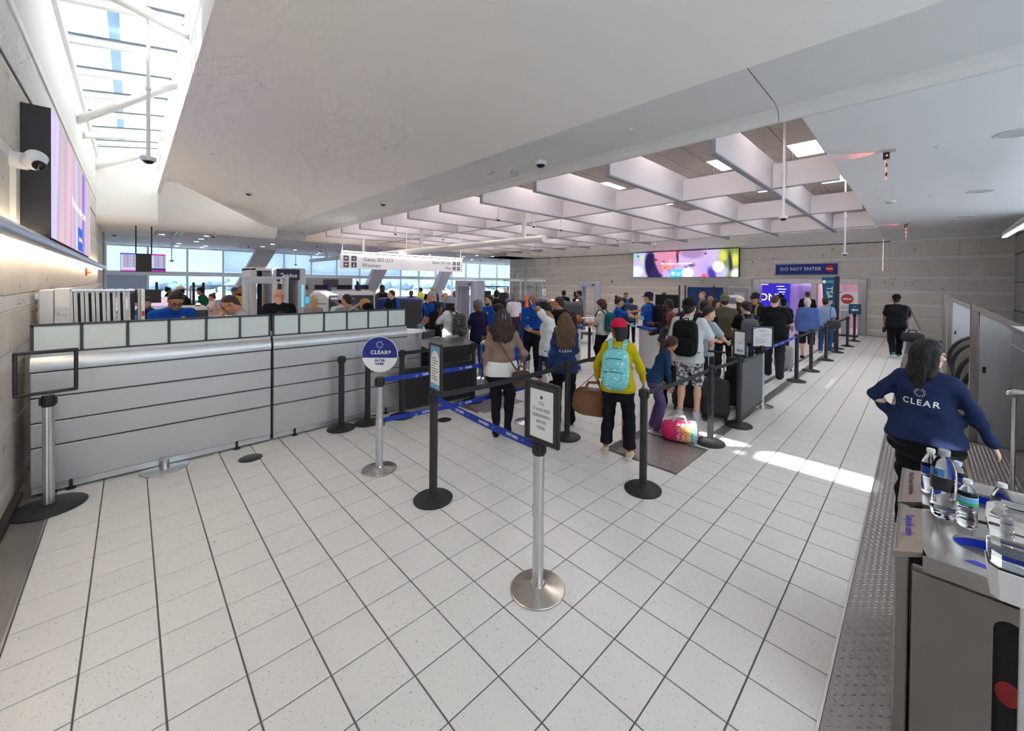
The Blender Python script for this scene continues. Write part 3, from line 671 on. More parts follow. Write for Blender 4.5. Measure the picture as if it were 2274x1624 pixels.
S['m0'] = stanchion(-6.15, 8.45, 'black belt post in front of the checking podium with the eagle seal')

W = M_wtext
belt(S['blk'], 1.43, -0.085, 0.955, 0.945, 0.055, M_blue, 0.015, [(0.45, 'ONTARIO', 0.030, W, 0.0006), (0.80, 'ONTARIO', 0.030, W, 0.0006), (1.15, 'ONTARIO', 0.030, W, 0.0006), (0.575, 'INTL', 0.016, M_cyan, 0), (0.925, 'INTL', 0.016, M_cyan, 0), (1.27, 'INTL', 0.016, M_cyan, 0)])
belt(S['blk'], -0.07, 2.05, 0.965, 0.95, 0.055, M_web, 0.02)
belt(S['1258'], -0.35, 2.3, 0.955, 0.955, 0.05, M_web, 0.03)
CT = [(0.55, 'CLEAR', 0.034, W, 0.0008), (1.15, 'CLEAR', 0.034, W, 0.0008), (1.75, 'CLEAR', 0.034, W, 0.0008)]
ub = belt(S['clear'], 0.07, 2.175, 0.965, 0.965, 0.052, M_blue, 0.02, CT); lb = belt(S['clear'], 0.07, 2.175, 0.525, 0.51, 0.052, M_blue, 0.02, CT)
for b_, z in ((ub, 0.945), (lb, 0.50)):
    for s_ in (0.43, 1.03, 1.63):
        ring_logo(b_, 0.013, 0.0022, (0.07/2.175*s_+0.0017, s_, z), (1, -0.03, 0), M_wtext)
belt(S['1430'], 0.035, 1.665); belt(S['1577'], 0.055, 0.94, sag=0.01)
belt(S['alu'], 0.03, 2.48, 0.955, 0.955, 0.055, M_blue, 0.02, [(0.4+0.45*k, 'ONTARIO', 0.026, W, 0.0004) for k in range(5)])
for a, b_ in (('q0', 'q1'), ('q1', 'q2'), ('q2', 'q3'), ('q3', 'f0')): belt(S[a], S[b_].location.x-S[a].location.x, S[b_].location.y-S[a].location.y)
belt(S['d2'], 0.12, 1.24, sag=0.0)
# mesh barrier panel between the arrow notice and the silver post
M_mesh = mat('grey_mesh_panel', (0.10, 0.105, 0.115), 0.6, bump=0.2, bscale=500)
t = thing('barrier_panel', 'dark grey woven barrier panel stretched between queue posts', 'barrier', (-1.845, 6.20, 0))
MB().box(-0.006, 0.006, 0.0, 1.18, 0.09, 0.90).obj('panel', M_mesh, t)
for z in (0.085, 0.89): MB().box(-0.012, 0.012, 0.0, 1.18, z, z+0.022).obj('rail', M_blackm, t)
t = thing('barrier_panel', 'black solid barrier panel standing before the black podium', 'barrier', (-5.49, 2.90, 0), -0.095)
MB().box(-0.008, 0.008, 0.0, 1.16, 0.10, 0.70).obj('panel', mat('black_panel', (0.012, 0.012, 0.014), 0.5), t)
for z in (0.095, 0.69): MB().box(-0.014, 0.014, 0.0, 1.16, z, z+0.025).obj('rail', M_blackm, t)
# black podium with slanted steel top
t = thing('podium', 'black podium with a slanted brushed top beyond the blue belts', 'podium', (-6.15, 3.58, 0), 0.0)
MB().rbox(-0.40, 0.30, 0.0, 0.95, 0.06, 0.72, 0.01).obj('body', mat('black_laminate', (0.02, 0.02, 0.022), 0.35), t)
MB().add([(0.34, -0.04, 0.845), (0.34, 0.92, 0.865), (-0.42, 1.0, 0.945), (-0.42, 0.02, 0.915), (0.34, -0.04, 0.875), (0.34, 0.92, 0.895), (-0.42, 1.0, 0.975), (-0.42, 0.02, 0.945)], [(3, 2, 1, 0), (4, 5, 6, 7), (0, 1, 5, 4), (1, 2, 6, 5), (2, 3, 7, 6), (3, 0, 4, 7)]).obj('top', mat('brushed_dark_steel', (0.20, 0.20, 0.21), 0.3, 0.8), t)
MB().prism([(-0.38, 0.72), (0.30, 0.72), (0.30, 0.85), (-0.38, 0.92)], 0.04, 0.90, 'y').obj('neck', M_black, t)
MB().box(0.302, 0.308, 0.80, 0.92, 0.48, 0.72).obj('notice', M_paper, t); MB().box(0.309, 0.311, 0.82, 0.90, 0.54, 0.68).obj('notice_print', mat('red_print', srgb(200, 70, 60), 0.6), t)
for x in (-0.35, 0.25):
    for y in (0.05, 0.9): MB().cyl((x, y, 0), (x, y, 0.07), 0.025, seg=12).obj('leg', M_black, t)

# ---- stack of folded white tables behind the desk, against the wall
M_wal = mat('white_extrusion', (0.70, 0.72, 0.72), 0.4, 0.2)
M_pan = mat('pale_aluminium_sheet', (0.58, 0.585, 0.61), 0.45, 0.3)
t = thing('steel_cabinet', 'flat pale grey metal panel bolted against the stone wall above the desk', 'panel', (-6.72, -0.72, 0))
MB().rbox(-0.5, 0.0, 0.03, 0.13, 0.02, 1.90, 0.004).obj('body', M_pan, t)
MB().rbox(-0.5, -0.002, 0.135, 0.245, 0.02, 1.915, 0.004).obj('door', mat('white_sheet', (0.70, 0.69, 0.69), 0.5), t)
MB().rbox(-0.001, 0.006, 0.14, 0.24, 1.62, 1.72, 0.002).obj('hinge_plate', M_pan, t)
for y in (0.165, 0.215):
    for z in (1.645, 1.69): MB().ell((0.008, y, z), (0.005, 0.007, 0.007), 10, 6).obj('bolt', M_alu, t, True)
MB().rbox(-0.06, 0.0, 0.0, 0.03, 1.80, 1.86, 0.004).obj('wall_bracket', M_pan, t)
for k in range(6):
    y = -0.455+0.083*k
    t = thing('folded_table', ('first', 'second', 'third', 'fourth', 'fifth', 'last')[k]+' folded white-railed table from the stone wall in the leaning stack', 'folded table', (-6.72, y, 0), 0, 'folded tables leaning behind the desk')
    tilt = 0.014
    for j, dy in enumerate((0.0, 0.034)):
        m = MB()
        for q in range(3): m.rbox(-0.03, 0.0, dy+q*0.009, dy+q*0.009+0.0078, 0.03, 1.885, 0.002)
        m.box(-0.035, -0.008, dy, dy+0.026, 0.03, 1.88); ob = m.obj('rail', M_wal, t); ob.rotation_euler = (tilt*1.5, 0, 0); ob.location = (0, 0.012, 0)
    MB().box(-0.60, -0.03, 0.02, 0.075, 0.05, 1.86).obj('table_top', mat('charcoal_board', (0.03, 0.03, 0.032), 0.7), t)
    m = MB().rbox(-0.05, 0.012, -0.012, 0.078, 1.885, 1.905, 0.004); m.cyl((-0.02, 0.0, 1.90), (-0.02, 0.066, 1.905), 0.010, seg=10); m.obj('hinge_bracket', M_alu, t)
    for dy in (0.01, 0.05): MB().ell((0.008, dy, 1.885), (0.007, 0.007, 0.007), 10, 6).obj('bolt', M_alu, t, True)
t = thing('folded_table', 'beige and white folded table with a red end cap, outermost of the stack', 'folded table', (-6.72, 0.06, 0), 0, None)
MB().rbox(-0.6, 0.0, 0.0, 0.022, 0.03, 1.90, 0.003).obj('side_board', mat('beige_board', (0.50, 0.46, 0.41), 0.6), t); MB().rbox(-0.6, 0.0, 0.026, 0.062, 0.03, 1.90, 0.003).obj('rail', M_wal, t)
MB().rbox(-0.02, 0.004, 0.034, 0.058, 1.58, 1.64, 0.002).obj('end_cap', mat('red_plastic', srgb(215, 60, 45), 0.5), t)
# ================================================================== RIGHT SIDE: bins, bottles, escalators
M_bin = mat('bronze_steel', (0.36, 0.335, 0.31), 0.34, 0.8, var=0.10, vscale=2.0)
M_bint = mat('worn_steel_top', (0.50, 0.465, 0.435), 0.30, 0.8, var=0.22, vscale=6.0)
M_tan = mat('tan_steel_flap', (0.33, 0.27, 0.24), 0.45, 0.5, var=0.1, vscale=9)
def bin_unit(y0, y1, label, text_s, tcol, hole):
    t = thing('recycling_bin', label, 'bin', (-0.06, y0, 0)); w = 1.0; d = y1-y0
    MB().rbox(0.0, 0.045, 0.0, d, 0.0, 0.93, 0.006).obj('corner_post', M_bin, t)
    MB().rbox(0.05, w, 0.012, d, 0.02, 0.885, 0.006).obj('body', M_bin, t)
    dr = MB()
    # front door with a vertical slot window
    dr.box(0.055, 0.275, -0.004, 0.012, 0.03, 0.865).box(0.355, w-0.02, -0.004, 0.012, 0.03, 0.865).box(0.275, 0.355, -0.004, 0.012, 0.03, 0.22)
    arc = [(0.315+0.04*math.cos(a), 0.765+0.04*math.sin(a)) for a in np.linspace(0, PI, 9)]
    for (xa, za), (xb, zb_) in zip(arc, arc[1:]): dr.add([(xa, -0.004, za), (xb, -0.004, zb_), (xb, -0.004, 0.865), (xa, -0.004, 0.865), (xa, 0.012, za), (xb, 0.012, zb_)], [(0, 3, 2, 1), (0, 1, 5, 4)])
    dr.obj('door', M_bin, t); MB().box(0.272, 0.358, 0.0085, 0.0115, 0.20, 0.81).obj('slot_window', mat('dark_glass', (0.012, 0.012, 0.013), 0.1), t)
    MB().ell((0.315, 0.0070, 0.53), (0.034, 0.003, 0.045), 14, 8).obj('red_litter', mat('dull_red', (0.25, 0.02, 0.02), 0.4), t, True)
    # top with an oval mouth
    Z = 0.95; hx, hy, ra, rb = 0.33, d*0.55, 0.20, 0.145
    outer = [(0.085, -0.02), (w, -0.02), (w, d-0.02), (0.085, d-0.02)]
    N = 48; ring = [(hx+ra*math.cos(2*PI*k/N), hy+rb*math.sin(2*PI*k/N)) for k in range(N)]
    ring2 = [(hx+(ra-0.05)*math.cos(2*PI*k/N), hy+(rb-0.045)*math.sin(2*PI*k/N)) for k in range(N)]
    def clampp(p):
        vx, vy = p[0]-hx, p[1]-hy; s_ = 1e9
        for a, b_, dv, q in ((0.085, w, vx, hx), (-0.02, d-0.02, vy, hy)):
            if dv > 1e-9: s_ = min(s_, (b_-q)/dv)
            if dv < -1e-9: s_ = min(s_, (a-q)/dv)
        return (hx+vx*s_, hy+vy*s_)
    big = [clampp(p) for p in ring]
    m = MB(); m.sheet([[(x, y, Z) for x, y in big], [(x, y, Z) for x, y in ring], [(x, y, Z-0.018) for x, y in ring2], [(x, y, Z-0.05) for x, y in ring2]], True)
    m.box(0.085, w, -0.022, -0.018, 0.885, Z).obj('top', M_bint, t, True, 0.5)
    MB().sheet([[(x, y, Z-0.03) for x, y in ring2], [(hx+(x-hx)*0.97, hy+(y-hy)*0.97, Z-0.19) for x, y in ring2]], True).obj('mouth_liner', mat('blue_liner', srgb(10, 45, 180), 0.4), t, True)
    MB().prism([(hx+(x-hx)*0.97, hy+(y-hy)*0.97) for x, y in ring2], Z-0.20, Z-0.19, 'z').obj('mouth_floor', M_black, t)
    # sloping flap along the left edge with the stencilled word
    fl = MB().add([(-0.005, -0.02, 0.925), (0.0, d-0.03, 0.925), (0.085, d-0.05, Z), (0.085, 0.0, Z), (-0.005, -0.02, 0.90), (0.0, d-0.03, 0.90), (0.085, d-0.05, 0.93), (0.085, 0.0, 0.93)], [(3, 2, 1, 0), (4, 5, 6, 7), (0, 1, 5, 4), (1, 2, 6, 5), (2, 3, 7, 6), (3, 0, 4, 7)])
    f_ = fl.obj('flap', M_tan, t)
    nn = Vector((-0.28, 0, 0.96)).normalized()
    text(text_s, 0.045 if len(text_s) < 14 else 0.03, tcol, f_, (0.043, d*0.5, 0.9395), nn, up=(1, 0, 0), extrude=0.0004)
    return t
bin1 = bin_unit(2.27, 2.765, 'bronze steel recycling bin with a blue oval mouth, nearest the camera', 'Liquids only', mat('blue_stencil', srgb(60, 60, 190), 0.5), True)
bin2 = bin_unit(2.80, 3.32, 'bronze steel recycling bin standing behind the liquids bin', 'Discard Empty Bottles Here', mat('dark_stencil', srgb(60, 45, 40), 0.5), True)
MB().add([(0.20, 0.06, 0.9508), (0.235, 0.085, 0.9508), (0.27, 0.07, 0.9508), (0.33, 0.055, 0.9508), (0.27, 0.045, 0.9508), (0.22, 0.05, 0.9508)], [(0, 5, 4, 3, 2, 1)]).obj('blue_sticker', MATS['blue_stencil'], bin1)
M_pet = mat('clear_plastic', (0.97, 0.98, 0.99), 0.03, trans=1.0, ior=1.20)
M_wat = mat('water', (0.93, 0.96, 0.98), 0.0, trans=1.0, ior=1.33)
def bottle(x, y, z, h, r, label, capm, bands, ribs=False, fill=0.0, slim=False):
    t = thing('water_bottle', label, 'bottle', (x, y, z))
    if slim: pr = [(0, 0), (r*0.75, 0), (r*0.95, 0.012), (r, 0.03), (r, h*0.66), (r*0.92, h*0.76), (r*0.62, h*0.86), (r*0.42, h*0.90), (r*0.42, h*0.94), (0, h*0.94)]
    else:
        pr = [(0, 0.004), (r*0.7, 0), (r*0.92, 0.01), (r, 0.03)]
        if ribs:
            for k in range(7): pr += [(r*0.95, 0.035+k*h*0.06), (r, 0.042+k*h*0.06)]
        pr += [(r, h*0.60), (r*0.97, h*0.68), (r*0.6, h*0.86), (r*0.42, h*0.90), (r*0.42, h*0.94), (0, h*0.94)]
    MB().lathe(pr, seg=32).obj('body', M_pet, t, True, 0.5)
    MB().lathe([(0, h*0.92), (r*0.47, h*0.92), (r*0.47, h*0.99), (r*0.44, h), (0, h)], seg=24).obj('cap', capm, t, True, 0.6)
    if fill: MB().lathe([(0, 0.008), (r*0.85, 0.01), (r*0.95, 0.03), (r*0.95, h*fill), (0, h*fill)], seg=28).obj('water', M_wat, t, True, 0.6)
    for z0, z1, m, *rest in bands:
        a0, a1 = rest if rest else (0, 2*PI)
        rows = [[((r+0.0006)*math.cos(a), (r+0.0006)*math.sin(a), zz) for a in np.linspace(a0, a1, 24)] for zz in (h*z0, h*z1)]
        MB().sheet(rows).obj('label_band', m, t, True)
    return t
LB = mat('label_blue', srgb(60, 130, 200), 0.4); LK = mat('label_black', (0.02, 0.02, 0.025), 0.4); LW = mat('label_white', (0.75, 0.78, 0.8), 0.4); LG = mat('label_green', srgb(50, 175, 120), 0.4); LS = mat('label_sky', srgb(110, 180, 225), 0.4); LN = mat('label_navy', srgb(30, 55, 150), 0.4)
CW = mat('cap_white', (0.75, 0.77, 0.8), 0.4); CG = mat('cap_clear_grey', (0.35, 0.36, 0.38), 0.3); CB = mat('cap_blue_white', srgb(190, 200, 230), 0.4)
b1 = bottle(0.095, 2.70, 0.951, 0.315, 0.045, 'tall clear water bottle with a black label and grey cap', CG, [(0.42, 0.62, LK, PI*0.9, PI*1.75), (0.63, 0.74, LB, PI*1.05, PI*1.5)], slim=True, fill=0.12)
tt = text_mesh('smartwater', 0.034, extrude=0.0003, bold=0.0004).copy(); tt.materials.append(LK); inst(tt, 'lettering', b1, (-0.032, -0.033, 0.15), face_rot((-0.7, -0.72, 0), (-0.72, 0.7, 0)))
bottle(0.055, 2.95, 0.951, 0.235, 0.036, 'clear water bottle with a navy label, behind the tall one', CW, [(0.45, 0.62, LN)], fill=0.4)
b3 = bottle(0.145, 2.83, 0.951, 0.235, 0.033, 'clear water bottle with blue and white label and pale blue cap', CB, [(0.5, 0.72, LN), (0.36, 0.5, LW)], fill=0.3)
text('PURE LIFE', 0.016, LW, b3, (-0.018, -0.030, 0.143), (-0.5, -0.86, 0), extrude=0.0003)
b4 = bottle(0.168, 2.66, 0.951, 0.215, 0.034, 'ribbed clear water bottle with sky blue and green label', CW, [(0.56, 0.66, LS), (0.50, 0.56, LG), (0.655, 0.675, LW)], ribs=True, fill=0.35)
b5 = bottle(0.275, 2.72, 0.951, 0.215, 0.034, 'ribbed clear water bottle beside the white dispenser, barcode showing', CW, [(0.52, 0.64, LW, 0, PI*1.45), (0.52, 0.57, LG, PI*1.45, PI*1.9), (0.57, 0.64, LS, PI*1.45, PI*1.9)], ribs=True)
m = MB()
for k in range(9): m.box(-0.022+0.0022*k, -0.022+0.0022*k+(0.0014 if k % 3 else 0.0007), -0.0002, 0.0002, 0.114, 0.134)
q = m.obj('barcode', LK, b5, loc=(0.0, -0.0352, 0))
q.rotation_euler = (0, 0, -0.35); q.location = (-0.012, -0.033, 0)
# sanitiser dispenser on a slim stand at the frame edge
t = thing('dispenser', 'clear and white wall dispenser bottle in front of the bins', 'dispenser', (0.235, 1.93, 0))
hx = [(-0.07, -0.035), (-0.05, -0.06), (0.06, -0.06), (0.08, -0.035), (0.08, 0.05), (-0.07, 0.05)]
sc = lambda f: [(x*f, y*f) for x, y in hx]
MB().sheet([[(x, y, 1.085) for x, y in sc(0.90)], [(x, y, 1.165) for x, y in sc(1.0)], [(x, y, 1.17) for x, y in sc(0.98)]], True).prism(sc(0.90), 1.075, 1.086, 'z').obj('base_shell', mat('white_abs', (0.72, 0.71, 0.74), 0.35), t)
rows = [(0.95, 1.172), (0.97, 1.22), (0.90, 1.235), (0.93, 1.25), (1.0, 1.29), (0.97, 1.33), (0.8, 1.352), (0.55, 1.358)]
m = MB(); m.sheet([[(x, y, z) for x, y in sc(f)] for f, z in rows], True); m.prism(sc(0.55), 1.356, 1.36, 'z'); m.prism(sc(0.95), 1.170, 1.173, 'z')
m.obj('clear_bottle', M_pet, t)
MB().prism(sc(0.86), 1.176, 1.215, 'z').obj('liquid', M_wat, t)
MB().cyl((0.02, 0.02, 0.0), (0.02, 0.02, 1.08), 0.018, seg=14).obj('stand_post', M_alu, t, True); MB().lathe([(0, 0), (0.14, 0), (0.14, 0.01), (0.03, 0.02), (0, 0.02)], 0.02, 0.02, 0, 28).obj('stand_base', M_alu, t, True)

# ---- escalators going down to the right, between two steel clad flanks
M_pnl = mat('blue_grey_steel', (0.56, 0.575, 0.61), 0.36, 0.45, var=0.06, vscale=1.5)
M_rail = mat('bronze_rail', (0.34, 0.30, 0.28), 0.35, 0.85)
def flank(y, th, x1, label, z_top=1.76):
    t = thing('escalator_flank', label, 'panel', (0.0, y, 0)); sl = 0.60
    def zt(x): return z_top-0.02-sl*(x-0.5)
    xs_ = [0.56]+list(np.arange(1.02, x1, 0.5))+[x1]
    for a, b_ in zip(xs_, xs_[1:]):
        MB().prism([(a+0.006, 0.0), (b_-0.006, 0.0), (b_-0.006, max(0.1, zt(b_))), (a+0.006, max(0.15, zt(a)))], 0.0, th, 'y').obj('steel_panel', M_pnl, t)
    MB().rbox(0.49, 0.56, -0.015, th+0.015, 0, z_top, 0.005).obj('post', M_rail, t)
    MB().prism([(0.49, z_top-0.01), (x1, zt(x1)-0.0), (x1, zt(x1)+0.075), (0.49, z_top+0.065)], -0.03, th+0.03, 'y').obj('cap_rail', M_rail, t)
    MB().rbox(0.60, 0.63, -0.008, 0.0, 0.92, 1.0, 0.003).obj('key_switch', M_black, t)
    return t
flank(7.80, 0.12, 2.4, 'blue grey steel flank panel with sloping top nearest the bins')
flank(16.2, 0.12, 2.4, 'blue grey steel flank panel at the far side of the escalators')
flank(13.6, 0.10, 2.4, 'blue grey steel flank panel between the two escalators')
# dark steel enclosure nearer the bins, with a tube rail beside it
t = thing('steel_enclosure', 'brown reflective steel enclosure at the frame edge behind the bins', 'enclosure', (0.79, 6.15, 0))
MB().rbox(0.0, 1.2, 0.0, 1.2, 0.0, 1.53, 0.01).obj('body', mat('brown_mirror_steel', (0.30, 0.26, 0.24), 0.14, 0.95), t)
MB().box(-0.006, 1.2, -0.012, 1.2, 1.36, 1.375).obj('seam', M_alu, t); MB().rbox(-0.02, 1.2, -0.02, 1.2, 1.53, 1.58, 0.01).obj('cap', M_rail, t)
t = thing('guard_rail', 'short polished tube guard rail with a round end by the enclosure', 'rail', (0.70, 6.28, 0))
MB().cyl((0, 0, 0), (0, 0, 0.92), 0.017, seg=14).obj('post', M_alu, t, True)
MB().tube([(0.12, 0.0, 0.98), (0.0, 0.0, 0.98), (-0.03, 0.0, 0.965), (-0.035, 0, 0.94)], 0.028, 14).obj('rail_tube', M_chrome, t, True)
M_hand = mat('handrail_rubber', (0.012, 0.012, 0.013), 0.3)
M_bal = mat('balustrade_bronze', (0.36, 0.33, 0.28), 0.3, 0.8)
M_step = mat('escalator_step', (0.30, 0.30, 0.31), 0.5, 0.6)
def escalator(y0, label):
    t = thing('escalator', label, 'escalator', (0.0, y0, 0))
    for yy in (0.0, 1.15):
        # newel: half round end, then descending balustrade
        pts = [(0.92+0.42*math.cos(a), 0.50+0.47*math.sin(a)) for a in np.linspace(PI*1.5, PI*0.5, 15)]
        top = pts + [(1.35, 0.96), (2.5, 0.30), (2.5, -0.3)]
        MB().prism(top, yy, yy+0.05, 'y').obj('balustrade', M_bal, t)
        path = [(0.92+0.45*math.cos(a), yy+0.025, 0.50+0.50*math.sin(a)) for a in np.linspace(PI*1.45, PI*0.5, 16)] + [(1.36, yy+0.025, 0.99), (2.5, yy+0.025, 0.33)]
        MB().tube(path, 0.042, 10, True, 0.8).obj('handrail', M_hand, t, True)
        MB().tube([(x+0.05, y, z-0.0) for x, y, z in path[1:15]], 0.02, 8).obj('chrome_trim', M_chrome, t, True)
        MB().rbox(0.36, 0.9, yy-0.06, yy+0.11, 0.0, 0.16, 0.02).obj('handrail_inlet', M_black, t)
    MB().box(0.42, 1.3, 0.05, 1.15, -0.004, 0.006).obj('comb_plate', M_plate, t)
    for k in range(5): MB().box(1.3+0.28*k, 1.58+0.28*k, 0.06, 1.14, -0.14*k-0.12, -0.14*k+0.0).obj('step', M_step, t)
    return t
escalator(8.55, 'escalator with black rubber handrails nearest the steel flank')
escalator(11.2, 'escalator with black rubber handrails farther along the steel flanks')
# ================================================================== PEOPLE
def mesh_np(name, V, Q, mats, mi=None, smooth=True):
    me = bpy.data.meshes.new(name); V = np.asarray(V, np.float32); Q = np.asarray(Q, np.int32); n = Q.shape[1] if len(Q) else 4
    me.vertices.add(len(V)); me.vertices.foreach_set('co', V.ravel())
    me.loops.add(Q.size); me.loops.foreach_set('vertex_index', Q.ravel())
    me.polygons.add(len(Q)); me.polygons.foreach_set('loop_start', np.arange(0, Q.size, n, dtype=np.int32)); me.polygons.foreach_set('loop_total', np.full(len(Q), n, np.int32))
    for m in mats: me.materials.append(m)
    if mi is not None: me.polygons.foreach_set('material_index', np.asarray(mi, np.int32))
    if smooth: me.polygons.foreach_set('use_smooth', np.ones(len(Q), bool))
    me.update(calc_edges=True); me.validate(); return me

def surf_nets(val, org, h):
    s = val < 0
    cells = np.zeros(np.array(val.shape)-1, np.int8)
    for dx in (0, 1):
        for dy in (0, 1):
            for dz in (0, 1): cells += s[dx:dx+cells.shape[0], dy:dy+cells.shape[1], dz:dz+cells.shape[2]]
    act = (cells > 0) & (cells < 8); idx = np.argwhere(act)
    if not len(idx): return np.zeros((0, 3)), np.zeros((0, 4), int)
    cid = np.full(cells.shape, -1, np.int32); cid[act] = np.arange(len(idx))
    acc = np.zeros((len(idx), 3), np.float32); cnt = np.zeros(len(idx), np.float32)
    corner = {(dx, dy, dz): val[idx[:, 0]+dx, idx[:, 1]+dy, idx[:, 2]+dz] for dx in (0, 1) for dy in (0, 1) for dz in (0, 1)}
    for c in corner:
        for ax in range(3):
            if c[ax] == 0:
                c2 = list(c); c2[ax] = 1; a, b = corner[c], corner[tuple(c2)]
                m = (a < 0) != (b < 0); den = np.where(m, a-b, 1); t = np.where(m, a/den, 0)
                p = np.tile(np.array(c, np.float32), (len(idx), 1)); p[:, ax] = t
                acc += np.where(m[:, None], p, 0); cnt += m
    V = (idx + acc/cnt[:, None])*h + org
    Q = []
    for ax in range(3):
        o = [a for a in range(3) if a != ax]
        sl0 = [slice(1, -1)]*3; sl0[ax] = slice(0, -1); sl1 = [slice(1, -1)]*3; sl1[ax] = slice(1, None)
        a, b = s[tuple(sl0)], s[tuple(sl1)]; e = np.argwhere(a != b)
        if not len(e): continue
        flip = a[e[:, 0], e[:, 1], e[:, 2]]
        base = e.copy(); base[:, o[0]] += 1; base[:, o[1]] += 1
        def g(d0, d1):
            q = base.copy(); q[:, o[0]] -= d0; q[:, o[1]] -= d1; return cid[q[:, 0], q[:, 1], q[:, 2]]
        q = np.stack([g(1, 1), g(0, 1), g(0, 0), g(1, 0)], 1)
        fl = flip if ax != 1 else ~flip
        q[~fl] = q[~fl][:, ::-1]; Q.append(q)
    Q = np.concatenate(Q); Q = Q[(Q >= 0).all(1)]
    return V, Q

def A(*p): return np.array(p, np.float32)
class SD:
    """a set of soft-blended shapes turned into one closed surface"""
    def __init__(s, k=0.03): s.p = []; s.k = k; s.cuts = []; s.subs = []
    def cap(s, a, b, ra, rb=None, k=None): s.p.append(('c', A(*a), A(*b), ra, ra if rb is None else rb, s.k if k is None else k)); return s
    def slab(s, a, b, w, ra, rb, k=None):
        a, b, w = A(*a), A(*b), A(*w); ax = b-a; L = float(np.linalg.norm(ax)); ax = ax/L; w = w-ax*(w@ax); w = w/np.linalg.norm(w); d = np.cross(ax, w)
        s.p.append(('s', a, ax, L, w, d, ra, rb, s.k if k is None else k)); return s
    def ell(s, c, r, M=None, k=None): s.p.append(('e', A(*c), A(*r), np.eye(3, dtype=np.float32) if M is None else np.array(M, np.float32), s.k if k is None else k)); return s
    def sub(s, c, r): s.subs.append((A(*c), A(*r))); return s
    def cut(s, p, n): s.cuts.append((A(*p), A(*n)/np.linalg.norm(n))); return s
    def icut(s, p, n): s.p.append(('x', A(*p), A(*n)/np.linalg.norm(n), 0)); return s
    def bounds(s):
        lo, hi = np.full(3, 1e9), np.full(3, -1e9); B = []
        for q in s.p:
            if q[0] == 'x': B.append((None, None)); continue
            if q[0] == 'c': r = max(q[3], q[4]); a, b = np.minimum(q[1], q[2])-r, np.maximum(q[1], q[2])+r
            elif q[0] == 's': r = max(q[6]+q[7]); e = q[1]+q[2]*q[3]; a, b = np.minimum(q[1], e)-r, np.maximum(q[1], e)+r
            else: r = q[2].max(); a, b = q[1]-r, q[1]+r
            B.append((a, b)); lo, hi = np.minimum(lo, a), np.maximum(hi, b)
        return lo, hi, B
    def mesh(s, vox, noise=None):
        lo, hi, B = s.bounds(); lo = lo-2.6*vox; n = np.ceil((hi+2.6*vox-lo)/vox).astype(int)+1
        val = np.full(n, 0.5, np.float32)
        ax = [lo[i]+vox*np.arange(n[i], dtype=np.float32) for i in range(3)]
        for q, (a, b) in zip(s.p, B):
            if q[0] == 'x':
                X, Y, Z = np.meshgrid(*ax, indexing='ij', sparse=True); np.maximum(val, (X-q[1][0])*q[2][0]+(Y-q[1][1])*q[2][1]+(Z-q[1][2])*q[2][2], out=val); continue
            k = q[-1]; pad = k+2.5*vox
            i0 = np.maximum(((a-pad-lo)/vox).astype(int), 0); i1 = np.minimum(((b+pad-lo)/vox).astype(int)+2, n)
            X, Y, Z = np.meshgrid(ax[0][i0[0]:i1[0]], ax[1][i0[1]:i1[1]], ax[2][i0[2]:i1[2]], indexing='ij', sparse=True)
            if q[0] == 'c':
                pa, ab = q[1], q[2]-q[1]; L2 = max(float(ab@ab), 1e-9); x, y, z = X-pa[0], Y-pa[1], Z-pa[2]
                t = np.clip((x*ab[0]+y*ab[1]+z*ab[2])/L2, 0, 1)
                d = np.sqrt((x-t*ab[0])**2+(y-t*ab[1])**2+(z-t*ab[2])**2)-(q[3]+t*(q[4]-q[3]))
            elif q[0] == 's':
                _, pa, axx, L, w, dd, ra, rb, _k = q; x, y, z = X-pa[0], Y-pa[1], Z-pa[2]
                zz = x*axx[0]+y*axx[1]+z*axx[2]; t = np.clip(zz/L, 0, 1); xx = x*w[0]+y*w[1]+z*w[2]; yy = x*dd[0]+y*dd[1]+z*dd[2]
                rx = ra[0]+t*(rb[0]-ra[0]); ry = ra[1]+t*(rb[1]-ra[1])
                d = (np.sqrt((xx/rx)**2+(yy/ry)**2+((zz-t*L)/ry)**2)-1)*np.minimum(rx, ry)
            else:
                _, c, r, Mx, _k = q; x, y, z = X-c[0], Y-c[1], Z-c[2]
                u = [(Mx[i, 0]*x+Mx[i, 1]*y+Mx[i, 2]*z)/r[i] for i in range(3)]
                d = (np.sqrt(u[0]**2+u[1]**2+u[2]**2)-1)*r.min()
            v = val[i0[0]:i1[0], i0[1]:i1[1], i0[2]:i1[2]]
            if k > 0:
                hh = np.clip(0.5+0.5*(v-d)/k, 0, 1); v[...] = v*(1-hh)+d*hh-k*hh*(1-hh)
            else: np.minimum(v, d, out=v)
        X, Y, Z = np.meshgrid(*ax, indexing='ij', sparse=True)
        if noise is not None: val = val+noise(X, Y, Z).astype(np.float32)
        for c, r in s.subs: val = np.maximum(val, -((np.sqrt(((X-c[0])/r[0])**2+((Y-c[1])/r[1])**2+((Z-c[2])/r[2])**2)-1)*r.min()))
        for p, nn in s.cuts: val = np.maximum(val, (X-p[0])*nn[0]+(Y-p[1])*nn[1]+(Z-p[2])*nn[2])
        return surf_nets(val, lo, vox)

